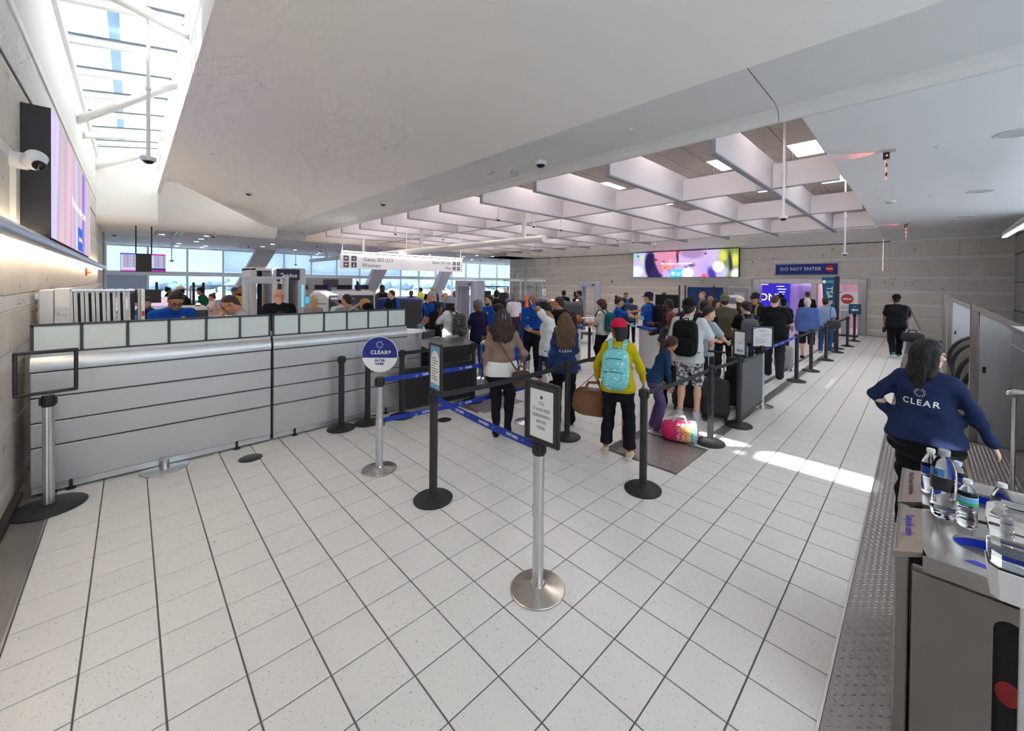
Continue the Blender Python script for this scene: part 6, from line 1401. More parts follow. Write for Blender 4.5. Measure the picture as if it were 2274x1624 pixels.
backpack(PP['capface'], 'tan backpack on the man in the dark cap', (150, 130, 96), 0.26, 0.40, 0.14)
# ================================================================== WALL AND CEILING FITTINGS
M_camw = mat('camera_white', (0.72, 0.73, 0.75), 0.4); M_camd = mat('camera_dome', (0.01, 0.01, 0.012), 0.08)
def dome_me():
    a = MB().lathe([(0, 0), (0.075, 0), (0.078, -0.02), (0.072, -0.045), (0.06, -0.05)], seg=24).mesh('housing', True, 0.6); a.materials.append(M_camw)
    b = MB().lathe([(0, -0.085), (0.03, -0.08), (0.048, -0.065), (0.055, -0.045), (0, -0.045)], seg=20).mesh('dome', True, 0.9); b.materials.append(M_camd); return a, b
DH, DD = dome_me()
def dome(x, y, z, label, sc=1.0, zt=None, group=None, r=0.018):
    t = thing('dome_camera', label, 'camera', (x, y, z if zt is None else z+0.085*sc), 0, group)
    a = inst(DH, 'housing', t); b = inst(DD, 'dome', t)
    if sc != 1: a.scale = b.scale = (sc,)*3
    if zt is not None:
        MB().cyl((0, 0, 0), (0, 0, zt-z-0.085*sc), r, seg=12).obj('drop_pole', M_camw, t, True)
        MB().lathe([(r*1.5, -0.005), (r*1.5, 0.03), (r, 0.04)], 0, 0, (zt-z)*0.45, 14).obj('pole_coupling', M_camw, t, True)
    return t
dome(-1.97, 9.21, 3.33, 'dome camera on the long white drop pole at the grid corner', 1.1, 5.3, r=0.026)
dome(-1.62, 15.09, 2.94, 'dome camera on a long pole above the enter sign', 1.0, 5.3, r=0.024)
dome(-7.62, 0.17, 3.62, 'dome camera hanging on a pole under the skylight', 1.1, 5.68, r=0.02)
for k, (x, y, zb) in enumerate(((-7.815, 6.70, 3.62), (-7.815, 8.02, 3.59), (-7.815, 9.20, 3.61), (-8.40, 13.30, 3.67), (-7.815, 13.48, 3.58), (-7.815, 15.25, 3.57), (-13.38, 13.85, 3.72), (-13.38, 6.65, 3.68), (-13.38, 8.63, 3.66))):
    dome(x, y, zb, 'small pole camera below the baffles, %s' % ('left of the tube end post', 'just right of the tube end post', 'right of two others beyond the tube end', 'left of a close pair far back', 'right of a close pair far back', 'rightmost before the stone wall', 'far back under the purple baffles', 'above the middle of the white tube', 'over the gates sign')[k], 0.9, (4.0, 4.0, 4.0, 4.012, 4.0, 4.0, 4.0, 4.0, 4.0)[k], 'pole cameras below the baffles', 0.012)
dome(-11.5, 20.4, 3.55, 'pole camera in front of the left part of the bright wall screen', 0.9, 4.05, None, 0.01); dome(-7.5, 19.8, 3.50, 'pole camera in front of the right part of the bright wall screen', 0.9, 4.09, None, 0.01)
dome(-27.1, 1.46, 2.89, 'pole camera before the far windows beside the flight screens', 1.2, 3.86, None, 0.02); dome(-28.8, 7.5, 2.97, 'pole camera before the far windows above the body scanner', 1.2, 3.86, None, 0.02)
dome(-5.0, 5.30, 4.27, 'large black dome camera on the grey ceiling beam', 1.45); dome(-10.92, 5.05, 4.27, 'white dome camera midway along the grey ceiling beam', 1.2)
t = dome(-14.19, 2.46, 4.62, 'dome camera on the sloping white ceiling', 1.2); t.rotation_euler = (-0.175, 0, 0)
LOWD = [(-22.8, -0.45, 3.80, 'on the dark underside beside the stone wall'), (-20.9, 2.41, 3.86, 'beside the first row of downlights'), (-25.5, 4.43, 3.86, 'before the slanted white pier'), (-25.2, 5.6, 3.86, 'right of the slanted white pier head'), (-22.4, 6.86, 3.86, 'near the head of the white tube'), (-26.8, 8.36, 3.86, 'left of the gates sign'), (-21.9, 10.0, 3.86, 'above the middle of the gates sign'), (-22.5, 13.39, 3.86, 'above the right half of the gates sign'), (-22.4, 15.47, 3.86, 'right of the gates sign'), (-25.7, 20.2, 3.86, 'before the last far windows'), (-23.2, 20.3, 3.86, 'at the corner of the stone wall')]
for x, y, z, l in LOWD: dome(x, y, z, 'ceiling dome camera ' + l, 1.2, None, 'dome cameras on the low ceiling')
# sprinklers, speakers, smoke detector
spr = smat(MB().lathe([(0, 0), (0.05, 0), (0.05, -0.006), (0.02, -0.012), (0.012, -0.03), (0.022, -0.034), (0, -0.036)], seg=16).mesh('sprinkler', True, 0.6), M_camw)
def sprinkler(x, y, z, l, rx=0): tag(inst(spr, 'sprinkler', None, (x, y, z), (rx, 0, 0)), l, 'sprinkler', 'ceiling sprinklers')
for x, y, l in ((-3.0, 5.06, 'sprinkler head on the beam nearest the camera'), (-6.23, 5.07, 'second sprinkler head along the grey beam'), (-9.0, 5.03, 'third sprinkler head along the grey beam'), (-15.1, 5.06, 'last sprinkler head along the grey beam')): sprinkler(x, y, 4.27, l)
for x, y, l in ((0.16, 8.32, 'sprinkler head on the flat ceiling beside the first speaker'), (0.16, 12.83, 'sprinkler head on the flat ceiling beside the second speaker'), (0.15, 17.25, 'sprinkler head on the flat ceiling beside the third speaker')): sprinkler(x, y, 4.10, l)
for x, y, l in ((-6.74, 1.28, 'sprinkler head on the sloping ceiling nearest the camera'), (-11.26, 1.27, 'middle sprinkler head on the sloping ceiling'), (-15.2, 1.27, 'sprinkler head at the tip of the sloping ceiling')): sprinkler(x, y, 4.95-(y-0.62)*0.177, l, -0.175)
for y, l in ((8.3, 'nearest round ceiling speaker on the flat ceiling'), (12.8, 'middle round ceiling speaker on the flat ceiling'), (17.2, 'farthest round ceiling speaker on the flat ceiling')):
    t = thing('ceiling_speaker', l, 'speaker', (0.90, y, 4.10), 0, 'ceiling speakers')
    MB().lathe([(0.20, 0), (0.21, -0.012), (0.19, -0.016), (0.185, 0.0)], seg=36).obj('rim', M_camw, t, True); MB().lathe([(0, -0.008), (0.187, -0.008), (0.187, 0)], seg=36).obj('grille', mat('speaker_grille', (0.50, 0.50, 0.49), 0.7), t)
t = thing('smoke_detector', 'white round smoke detector on the flat ceiling', 'smoke detector', (-0.53, 12.95, 4.10)); MB().lathe([(0, -0.05), (0.06, -0.048), (0.09, -0.03), (0.095, 0), (0, 0)], seg=28).obj('body', M_camw, t, True); MB().lathe([(0.065, -0.047), (0.068, -0.05), (0.06, -0.052)], seg=20).obj('vent_ring', M_gtext, t)
# ceiling occupancy lights: red glowing paddles
M_redg = emis('red_glow', (1.0, 0.08, 0.05), 3.0)
for y, x, l in ((8.09, -0.38, 'red glowing ceiling paddle light, nearer of two'), (17.9, -0.34, 'red glowing ceiling paddle light, farther of two')):
    t = thing('signal_light', l, 'signal light', (x, y, 4.10), 0, 'red signal lights')
    MB().rbox(-0.03, 0.10, -0.04, 0.04, -0.03, 0.0, 0.006).obj('mount', mat('grey_green_mount', (0.45, 0.47, 0.44), 0.5), t); MB().rbox(-0.045, 0.03, -0.04, 0.04, -0.13, -0.025, 0.008).obj('sensor_box', M_black, t)
    MB().box(-0.0455, -0.044, -0.010, 0.010, -0.085, -0.065).box(-0.012, 0.010, -0.0412, -0.040, -0.09, -0.07).obj('led', M_redg, t)
    pd = MB().prism([(-0.02, -0.13), (0.02, -0.13), (0.025, -0.46), (0.005, -0.56), (-0.005, -0.55), (-0.012, -0.44)], -0.012, 0.012, 'y').obj('paddle', mat('white_acrylic', (0.75, 0.72, 0.72), 0.3), t)
    MB().prism([(-0.021, -0.14), (-0.012, -0.14), (-0.004, -0.44), (-0.013, -0.44)], -0.014, 0.014, 'y').obj('edge_led', M_redg, pd)
    for z in (-0.22, -0.36): MB().box(-0.015, 0.004, -0.0145, 0.0145, z-0.03, z+0.03).obj('black_label', M_black, pd)
    ld = bpy.data.lights.new('red_light', 'SPOT'); ld.energy = 6; ld.color = (1, 0.05, 0.03); ld.spot_size = 1.0; ld.shadow_soft_size = 0.02; lo_ = bpy.data.objects.new('red_light', ld); COL.objects.link(lo_); lo_.parent = t; lo_.location = (-0.06, 0, -0.075); lo_.rotation_euler = Vector((-1, 0, 0.12)).to_track_quat('-Z', 'Y').to_euler()
# downlights
dl_r = smat(MB().lathe([(0.09, 0.005), (0.115, 0), (0.115, -0.008), (0.09, -0.006)], seg=24).mesh('trim_ring', True), M_frame); dl_g = smat(MB().lathe([(0, -0.004), (0.09, -0.004), (0.09, 0.0)], seg=24).mesh('lens'), emis('downlight_glow', (1.0, 0.95, 0.9), 14.0))
DL = [(-21.5, 2.25), (-23.3, 2.25), (-25.1, 2.25), (-27.2, 1.75), (-29.4, 1.8), (-28.1, 2.9), (-29.6, 2.9), (-23.6, 5.1), (-25.8, 5.1), (-28.4, 8.8), (-30.2, 9.2), (-24.8, 9.2), (-27.0, 7.0), (-21.7, 18.1), (-21.8, 16.8), (-23.4, 16.8), (-25.6, 16.9), (-24.0, 12.0), (-26.0, 12.0), (-28.0, 12.0), (-24.0, 14.4), (-26.0, 19.5), (-28.0, 16.5), (-28.0, 19.5), (-22.3, 0.9)]
for k, (x, y) in enumerate(DL):
    t = thing('downlight', 'round recessed downlight in the low far ceiling', 'light', (x, y, 3.86 if y > 0.7 else 3.80), 0, 'downlights in the low ceiling'); inst(dl_r, 'trim_ring', t); inst(dl_g, 'lens', t)
t = thing('linear_diffuser', 'black slot air diffuser in the low ceiling', 'air diffuser', (-21.4, 1.35, 3.86)); MB().box(-0.9, 0.9, -0.11, -0.07, -0.02, 0).box(-0.9, 0.9, 0.07, 0.11, -0.02, 0).obj('frame', M_frame, t)
for k in range(5): MB().box(-0.9+0.36*k, -0.9+0.36*k+0.34, -0.07, 0.07, -0.012, 0).obj('slot', M_black, t)

# ---- left wall: light rail, LED wall, camera
t = thing('wall_light', 'long silver tube light rail glowing along the stone wall', 'light', (0, -0.62, 2.385))
MB().tube([(-18.95, 0, 0), (-2.0, 0, 0)], 0.060, 20).obj('tube', mat('satin_silver', (0.62, 0.64, 0.70), 0.3, 0.7), t, True); MB().ell((-18.95, 0, 0), (0.05, 0.06, 0.06), 16, 10).obj('end_cap', MATS['satin_silver'], t, True)
M_cove = emis('warm_led', (1.0, 0.80, 0.60), 9.0)
for k in range(12):
    x = -2.2-1.4*k; MB().box(x-1.36, x, -0.075, -0.025, -0.075, -0.062).obj('led_strip', M_cove, t)
    MB().box(x-1.36, x, -0.080, -0.045, 0.062, 0.070).obj('up_led_strip', M_cove, t)
    MB().box(x-0.02, x+0.02, -0.14, -0.02, -0.05, 0.03).obj('wall_bracket', M_alu, t)
def led_mat(name, ramp, scale, strength, ax):
    m = bpy.data.materials.new(name); m.use_nodes = True; nt = m.node_tree; nt.nodes.clear(); L = nt.links
    o_ = nt.nodes.new('ShaderNodeOutputMaterial'); e = nt.nodes.new('ShaderNodeEmission'); tc = nt.nodes.new('ShaderNodeTexCoord'); mp = nt.nodes.new('ShaderNodeMapping'); mp.inputs['Scale'].default_value = ax; n = nt.nodes.new('ShaderNodeTexNoise'); n.inputs['Scale'].default_value = scale; n.inputs['Detail'].default_value = 2.5; r = nt.nodes.new('ShaderNodeValToRGB')
    L.new(tc.outputs['Object'], mp.inputs[0]); L.new(mp.outputs[0], n.inputs[0]); L.new(n.outputs['Fac'], r.inputs[0]); L.new(r.outputs[0], e.inputs['Color']); e.inputs['Strength'].default_value = strength; L.new(e.outputs[0], o_.inputs[0])
    els = r.color_ramp.elements
    while len(els) < len(ramp): els.new(0.5)
    for k, (p, c) in enumerate(ramp): els[k].position = p; els[k].color = tuple(srgb(*c))+(1,)
    MATS[name] = m; return m
M_led1 = led_mat('led_wall_picture', [(0.32, (170, 152, 240)), (0.44, (196, 186, 236)), (0.50, (170, 162, 172)), (0.57, (206, 172, 186)), (0.68, (128, 116, 190))], 0.75, 0.75, (0.9, 1, 0.10))
t = thing('wall_screen', 'large dark-cased LED screen mounted on the stone wall above the light rail', 'screen', (-6.2, -0.75, 2.43))
MB().rbox(-5.1, 0.0, 0.0, 0.19, 0.0, 1.30, 0.004).obj('case', mat('charcoal_case', (0.030, 0.031, 0.034), 0.6), t)
MB().box(-5.09, -0.01, 0.19, 0.204, 0.01, 1.29).obj('display', M_led1, t)
text('We focus on curing cancer.', 0.20, emis('white_glow', (0.95, 0.93, 1.0), 0.6), t, (-2.9, 0.206, 0.62), (0, 1, 0)).name = 'lettering'
MB().box(-3.35, -2.65, 0.204, 0.207, 0.02, 0.36).obj('logo_panel', emis('blue_glow', srgb(70, 120, 230), 0.5), t); text('City of Hope', 0.10, MATS['white_glow'], t, (-3.0, 0.209, 0.19), (0, 1, 0))
for x, z in ((-0.01, 0.12), (-0.01, 1.18)): MB().box(x, x+0.014, 0.09, 0.11, z, z+0.01).obj('screw', M_dark, t)
t = thing('wall_camera', 'white bullet dome camera on a conduit beside the LED screen', 'camera', (-5.75, -0.75, 3.08))
MB().lathe([(0, 0), (0.075, 0), (0.075, 0.10), (0.06, 0.11), (0, 0.11)], seg=24).xf(Matrix.Rotation(-PI/2, 4, 'X')).obj('mount', M_camw, t, True)
q = MB().lathe([(0, 0), (0.07, 0.005), (0.078, 0.06), (0.07, 0.12), (0, 0.13)], seg=24).xf(Matrix.Translation((0.05, 0.12, -0.02)) @ Matrix.Rotation(1.1, 4, 'Y') @ Matrix.Rotation(-0.4, 4, 'X')).obj('camera_head', M_camw, t, True)
MB().ell((0.17, 0.18, -0.05), (0.045, 0.045, 0.045), 16, 10).obj('dome', M_camd, t, True); MB().box(-0.02, 0.02, 0.0, 0.035, -0.66, -0.07).obj('conduit', mat('ivory_conduit', (0.72, 0.72, 0.62), 0.5), t)
t = thing('alarm_strobe', 'small red alarm strobe on the stone wall under the light rail', 'alarm', (-14.0, -0.75, 2.18)); MB().rbox(-0.06, 0.06, 0, 0.03, -0.09, 0.09, 0.01).obj('body', mat('alarm_red', srgb(190, 50, 35), 0.5), t); MB().ell((0, 0.06, 0.0), (0.03, 0.04, 0.03), 12, 8).obj('lens', mat('amber', srgb(240, 180, 90), 0.3), t, True)

# ---- white tube hung from the ceiling across the hall
t = thing('hanging_tube', 'long white tube hung on posts across the hall ceiling', 'tube', (0, 7.8, 3.22))
MB().tube([(-26.8, 0, 0.02), (-7.2, 0, 0.0)], 0.10, 20).obj('tube', M_tube, t, True)
for x, zt in ((-7.97, 0.80), (-13.6, 0.80), (-18.95, 0.80), (-24.0, 0.64)): MB().cyl((x, 0, 0.05), (x, 0, zt), 0.065, seg=14).obj('post', M_tube, t, True)
t = thing('wall_lamp', 'silver tube lamp with a lit underside at the frame edge', 'light', (0, 0, 0))
MB().tube([(1.47, 14.8, 3.32), (1.40, 9.0, 3.32)], 0.075, 16).obj('tube', MATS['satin_silver'], t, True); MB().box(1.40, 1.47, 9.0, 14.75, 3.235, 3.248).obj('led_strip', emis('cool_led', (0.95, 0.97, 1.0), 8.0), t); MB().cyl((1.45, 14.0, 3.32), (2.6, 14.0, 3.45), 0.03, seg=10).obj('arm', M_alu, t, True)

# ---- flight information screens
t = thing('flight_screens', 'three flight information screens on poles, middle one dark', 'screen', (-18.6, -0.24, 2.26))
MB().rbox(-0.10, 0.0, 0, 1.09, 0, 0.61, 0.006).obj('case', M_black, t)
M_fid = emis('fids_paper', srgb(215, 210, 240), 0.5); M_fdk = emis('fids_text', srgb(90, 85, 130), 0.35); M_fmg = emis('fids_magenta', srgb(225, 40, 200), 0.5); M_fbl = emis('fids_blue', srgb(90, 100, 225), 0.5); M_fgr = emis('fids_green', srgb(90, 180, 110), 0.45)
for k, y0 in ((0, 0.01), (2, 0.74)):
    p = MB().box(0.0, 0.004, y0, y0+0.345, 0.015, 0.60).obj('display', M_fid, t)
    MB().box(0.004, 0.006, y0, y0+0.345, 0.56, 0.60).obj('header_bar', M_fbl if k == 0 else M_fmg, p); MB().box(0.004, 0.006, y0, y0+0.345, 0.015, 0.045).obj('footer_bar', M_fmg, p)
    if k == 2: MB().box(0.004, 0.0055, y0, y0+0.345, 0.045, 0.13).obj('dark_rows', M_fdk, p)
    m = MB(); m2 = MB()
    for r in range(17):
        z = 0.535-0.024*r
        if k == 2 and z < 0.15: break
        for a, w_ in ((0.06, 0.05), (0.12, 0.07), (0.20, 0.025), (0.24, 0.02)): m.box(0.004, 0.0055, y0+a, y0+a+w_, z, z+0.011)
        (m2 if (k == 0 and r % 4 in (0, 1)) or r == 8 else m).box(0.004, 0.0055, y0+0.275, y0+0.335, z, z+0.014)
    m.obj('timetable_rows', M_fdk, p); m2.obj('status_rows', M_fgr, p)
for y in (0.36, 0.74): MB().cyl((-0.06, y, 0.60), (-0.06, y, 1.60), 0.018, seg=10).obj('pole', M_black, t)

# ---- gates sign
t = thing('gates_sign', 'long white lit sign giving gates and restrooms, hung under the baffles', 'sign', (-15.0, 5.37, 2.48))
M_sign = mat('sign_face', (0.74, 0.72, 0.74), 0.4, emit=(1.0, 0.95, 0.97), estr=0.12)
MB().rbox(-0.14, 0.0, 0.0, 2.58, 0.0, 0.56, 0.01).obj('panel', M_sign, t); MB().rbox(-0.14, 0.0, 2.60, 5.35, 0.0, 0.56, 0.01).obj('panel', M_sign, t)
MB().box(-0.03, 0.06, 0.02, 5.33, 0.60, 0.64).obj('lamp_rail', emis('sign_lamp', (1, 0.97, 0.95), 5.0), t)
for y in (0.06, 2.59, 5.28): MB().cyl((-0.05, y, 0.55), (-0.05, y, 1.55), 0.015, seg=8).obj('hanger', M_frame, t)
for s_, sz, y, z, al in (('Gates 207-213', 0.20, 0.80, 0.36, 'LEFT'), ('Women', 0.22, 0.75, 0.14, 'LEFT'), ('Gates 201-206', 0.16, 4.72, 0.37, 'RIGHT'), ('Men', 0.17, 4.72, 0.15, 'RIGHT')): text(s_, sz, M_gtext, t, (0.003, y, z), (1, 0, 0), align=al, extrude=0.001)
for y, z, kind in ((0.18, 0.14, 'L'), (0.46, 0.14, 'w'), (0.18, 0.38, 'L'), (0.46, 0.38, 'p'), (4.90, 0.37, 'p'), (5.13, 0.37, 'R'), (4.90, 0.15, 'm'), (5.13, 0.15, 'R')):
    w_ = 0.095 if y < 1 else 0.075; b_ = MB().box(0.001, 0.004, y-w_, y+w_, z-w_, z+w_).obj('pictogram', M_gtext, t)
    m = MB()
    if kind in 'LR':
        g = 1 if kind == 'R' else -1; m.prism([(y+g*w_*0.7, z), (y+g*w_*0.05, z+w_*0.6), (y+g*w_*0.05, z+w_*0.2), (y-g*w_*0.7, z+w_*0.2), (y-g*w_*0.7, z-w_*0.2), (y+g*w_*0.05, z-w_*0.2), (y+g*w_*0.05, z-w_*0.6)], 0.004, 0.006, 'x')
    elif kind == 'p': m.prism([(y-w_*0.7, z-w_*0.1), (y, z+w_*0.3), (y+w_*0.7, z-w_*0.1), (y+w_*0.15, z), (y+w_*0.2, z-w_*0.7), (y-w_*0.2, z-w_*0.7), (y-w_*0.15, z)], 0.004, 0.006, 'x')
    else:
        m.prism([(y+0.2*w_*math.cos(a), z+0.6*w_+0.2*w_*math.sin(a)) for a in np.linspace(0, 2*PI, 9)[:-1]], 0.004, 0.006, 'x'); f = 0.5 if kind == 'w' else 0.25; m.prism([(y-0.2*w_, z+0.35*w_), (y+0.2*w_, z+0.35*w_), (y+f*w_, z-0.3*w_), (y+0.15*w_, z-0.8*w_), (y-0.15*w_, z-0.8*w_), (y-f*w_, z-0.3*w_)], 0.004, 0.006, 'x')
    m.obj('pictogram_shape', M_paper, b_)

# ---- big LED screen on the stone wall
t = thing('wall_screen', 'wide bright LED advertising screen on the far stone wall', 'screen', (-12.23, 21.12, 2.40)); SW, SHh = 5.85, 1.45
MB().rbox(0, SW, 0.0, 0.16, 0, SHh, 0.006).obj('case', M_black, t)
def soft_picture(name, base, blobs, W_, H_, strength):
    """out-of-focus advertising picture: soft colour spots over a base tone, object x/z in metres"""
    m = bpy.data.materials.new(name); m.use_nodes = True; nt = m.node_tree; nt.nodes.clear(); L = nt.links
    o_ = nt.nodes.new('ShaderNodeOutputMaterial'); e = nt.nodes.new('ShaderNodeEmission'); tc = nt.nodes.new('ShaderNodeTexCoord'); col = nt.nodes.new('ShaderNodeRGB'); col.outputs[0].default_value = tuple(srgb(*base))+(1,); cur = col.outputs[0]
    sp = nt.nodes.new('ShaderNodeSeparateXYZ'); L.new(tc.outputs['Object'], sp.inputs[0]); cb = nt.nodes.new('ShaderNodeCombineXYZ'); L.new(sp.outputs[0], cb.inputs[0]); L.new(sp.outputs[2], cb.inputs[1])
    for u, v, ru, rv, c, soft, rot in blobs:
        mp = nt.nodes.new('ShaderNodeMapping'); mp.vector_type = 'TEXTURE'; mp.inputs['Location'].default_value = (u*W_, v*H_, 0); mp.inputs['Rotation'].default_value = (0, 0, rot); mp.inputs['Scale'].default_value = (ru*W_, rv*H_, 1)
        g = nt.nodes.new('ShaderNodeTexGradient'); g.gradient_type = 'SPHERICAL'; r = nt.nodes.new('ShaderNodeMapRange'); r.inputs['From Min'].default_value = 0.0; r.inputs['From Max'].default_value = soft; r.interpolation_type = 'SMOOTHSTEP'
        mx = nt.nodes.new('ShaderNodeMix'); mx.data_type = 'RGBA'; L.new(cb.outputs[0], mp.inputs[0]); L.new(mp.outputs[0], g.inputs[0]); L.new(g.outputs['Fac'], r.inputs['Value']); L.new(r.outputs[0], mx.inputs[0]); L.new(cur, mx.inputs[6]); mx.inputs[7].default_value = tuple(srgb(*c))+(1,); cur = mx.outputs[2]
    L.new(cur, e.inputs['Color']); e.inputs['Strength'].default_value = strength; L.new(e.outputs[0], o_.inputs[0]); MATS[name] = m; return m
PIC = [(0.04, 0.25, 0.09, 0.30, (226, 236, 252), 0.5, 0), (0.05, 0.85, 0.06, 0.2, (160, 196, 200), 0.6, 0), (0.10, 0.7, 0.03, 0.3, (200, 210, 190), 0.6, 0.2),
 (0.20, 0.45, 0.085, 0.75, (40, 34, 78), 0.35, 0.12), (0.26, 0.15, 0.10, 0.30, (52, 42, 92), 0.5, 0), (0.355, 0.72, 0.135, 0.62, (214, 140, 172), 0.25, 0.25), (0.33, 0.35, 0.07, 0.34, (206, 128, 170), 0.35, 0.5), (0.40, 0.55, 0.04, 0.25, (226, 168, 188), 0.8, 0), (0.245, 0.70, 0.030, 0.06, (96, 54, 92), 0.6, -0.2), (0.33, 0.63, 0.020, 0.035, (150, 70, 110), 0.6, 0),
 (0.62, 0.50, 0.19, 0.75, (206, 176, 222), 0.25, -0.1), (0.60, 0.92, 0.15, 0.30, (168, 134, 182), 0.5, -0.1), (0.465, 0.80, 0.018, 0.5, (78, 46, 88), 0.7, 0.05), (0.60, 0.45, 0.05, 0.10, (120, 92, 150), 0.7, 0), (0.55, 0.38, 0.025, 0.05, (60, 44, 80), 0.6, 0), (0.72, 0.30, 0.08, 0.5, (190, 168, 232), 0.8, 0.1), (0.78, 0.10, 0.05, 0.4, (80, 64, 170), 0.6, 0.3), (0.715, 0.05, 0.035, 0.12, (232, 96, 140), 0.5, 0),
 (0.94, 0.55, 0.13, 0.95, (120, 146, 72), 0.45, 0), (0.87, 0.75, 0.05, 0.30, (216, 214, 96), 0.7, 0), (0.97, 0.6, 0.05, 0.35, (226, 218, 92), 0.8, 0), (0.935, 0.45, 0.022, 0.7, (60, 58, 92), 0.6, 0.1), (0.98, 0.12, 0.06, 0.25, (232, 234, 226), 0.6, 0), (0.88, 0.2, 0.05, 0.3, (200, 190, 226), 0.7, 0), (0.835, 0.38, 0.055, 0.22, (252, 252, 255), 0.25, 0), (0.565, 0.16, 0.062, 0.25, (246, 242, 252), 0.3, 0), (0.35, 0.15, 0.042, 0.17, (190, 172, 236), 0.4, 0), (0.345, 0.38, 0.032, 0.13, (244, 172, 40), 0.3, 0), (0.345, 0.38, 0.018, 0.07, (206, 96, 186), 0.4, 0), (0.475, 0.98, 0.02, 0.1, (236, 40, 70), 0.5, 0)]
p = MB().box(0.015, SW-0.015, -0.006, 0.0, 0.015, SHh-0.015).obj('display', soft_picture('scr_picture', (196, 186, 226), PIC, SW, SHh, 0.62), t)
MB().box(0.395*SW, 0.51*SW, -0.009, -0.006, 0.015, 0.30*SHh).obj('logo_panel', emis('scr_cyan', srgb(80, 205, 238), 0.6), p); MB().box(0.41*SW, 0.44*SW, -0.012, -0.009, 0.08*SHh, 0.21*SHh).obj('logo_mark', emis('scr_white', (1, 1, 1), 0.75), p)
for s_, z in (('City of', 0.25), ('Hope', 0.15)): text(s_, 0.11, MATS['scr_white'], t, (2.79, -0.012, z), (0, -1, 0))
text('We focus on curing cancer.', 0.165, MATS['scr_white'], t, (2.65, -0.012, 0.76), (0, -1, 0), bold=0.002)

# ---- DO NOT ENTER, lobby opening
t = thing('enter_sign', 'blue do not enter sign on the stone wall above the lobby opening', 'sign', (-4.81, 21.22, 2.49))
MB().rbox(0, 2.30, 0, 0.08, 0.045, 0.50, 0.004).obj('panel', mat('sign_blue', srgb(24, 50, 140), 0.5), t); MB().rbox(0, 2.30, -0.004, 0.08, 0.0, 0.045, 0.004).obj('bottom_rail', mat('sign_grey', (0.25, 0.25, 0.27), 0.4, 0.5), t)
text('DO NOT ENTER', 0.205, M_wtext, t, (0.96, -0.003, 0.275), (0, -1, 0), spacing=1.05, bold=0.003)
rd = MB().lathe([(0, 0), (0.15, 0), (0.15, 0.006), (0, 0.006)], seg=36).xf(Matrix.Rotation(PI/2, 4, 'X')).obj('no_entry_disc', mat('sign_red', srgb(205, 30, 40), 0.5), t, loc=(2.03, 0.0, 0.275)); MB().box(-0.11, 0.11, -0.009, -0.006, -0.025, 0.025).obj('white_bar', M_wtext, rd)
fr = struct(MB().rbox(DX0-0.02, DX0+0.28, 21.20, 21.62, 0, DZ, 0.01).rbox(DX1-0.25, DX1+0.02, 21.20, 21.62, 0, DZ, 0.01).rbox(DX0, DX1, 21.22, 21.62, DZ-0.22, DZ+0.02, 0.01).rbox(-3.46, -3.26, 21.5, 21.62, 0, DZ-0.2, 0.01).obj('door_1', M_steel))
lob = struct(MB().box(-6.6, -0.9, 24.6, 24.8, 0, 2.8).box(-6.8, -6.6, 21.6, 24.8, 0, 2.8).box(-1.1, -0.9, 21.6, 24.8, 0, 2.8).box(-6.8, -0.9, 21.6, 24.8, 2.6, 2.8).obj('wall_lobby', mat('lobby_paint', (0.70, 0.62, 0.76), 0.6)))
struct(MB().box(-6.8, -0.9, 21.33, 24.8, -0.005, 0.0).obj('floor_lobby', M_tile))
MB().box(-6.4, -4.9, 24.52, 24.59, 0.3, 2.5).obj('mural', emis('mural_blue', srgb(60, 50, 200), 0.5), lob)
ont = text('ONT', 0.55, emis('neon_white', (0.9, 0.88, 1.0), 1.6), lob, (-5.75, 24.50, 1.35), (0, -1, 0)); 
for k, (x, z, w_) in enumerate(((-6.3, 2.05, 0.4), (-5.5, 1.95, 0.35), (-5.45, 1.8, 0.4), (-5.4, 1.65, 0.3))): MB().box(x, x+w_, 24.505, 24.515, z, z+0.03).obj('mural_script', MATS['neon_white'], lob)
for x0, x1 in ((-6.4, -4.95), (-4.4, -3.6), (-3.1, -3.0)): MB().box(x0, x1, 24.44, 24.50, 2.18, 2.22).obj('neon_line', emis('neon_line', (0.85, 0.85, 1.0), 6.0), lob)
M_purp = emis('purple_cove', (0.50, 0.30, 1.0), 4.5); MB().box(-6.5, -3.3, 22.0, 22.1, 2.55, 2.58).box(-6.5, -3.3, 24.2, 24.3, 2.55, 2.58).obj('purple_light', M_purp, lob)
MB().box(-3.1, -1.3, 22.6, 22.9, 2.56, 2.59).obj('pink_light', emis('pink_cove', (1.0, 0.72, 0.85), 7.0), lob)
struct(MB().box(-4.45, -3.55, 24.53, 24.6, 0, 2.1).obj('door_2', mat('lobby_door', (0.50, 0.46, 0.58), 0.4, 0.3)))
struct(MB().box(-2.65, -1.4, 24.53, 24.6, 0, 2.2).obj('door_3', mat('pink_door', (0.62, 0.50, 0.54), 0.5))); MB().box(-2.72, -2.65, 24.48, 24.6, 0, 2.27).box(-1.4, -1.33, 24.48, 24.6, 0, 2.27).box(-2.72, -1.33, 24.48, 24.6, 2.2, 2.27).obj('door_casing', mat('casing', (0.70, 0.62, 0.66), 0.5), lob)
struct(MB().box(-3.35, -3.25, 21.62, 24.6, 0, 2.6).obj('partition_lobby', mat('lobby_pink', (0.78, 0.66, 0.70), 0.6)))
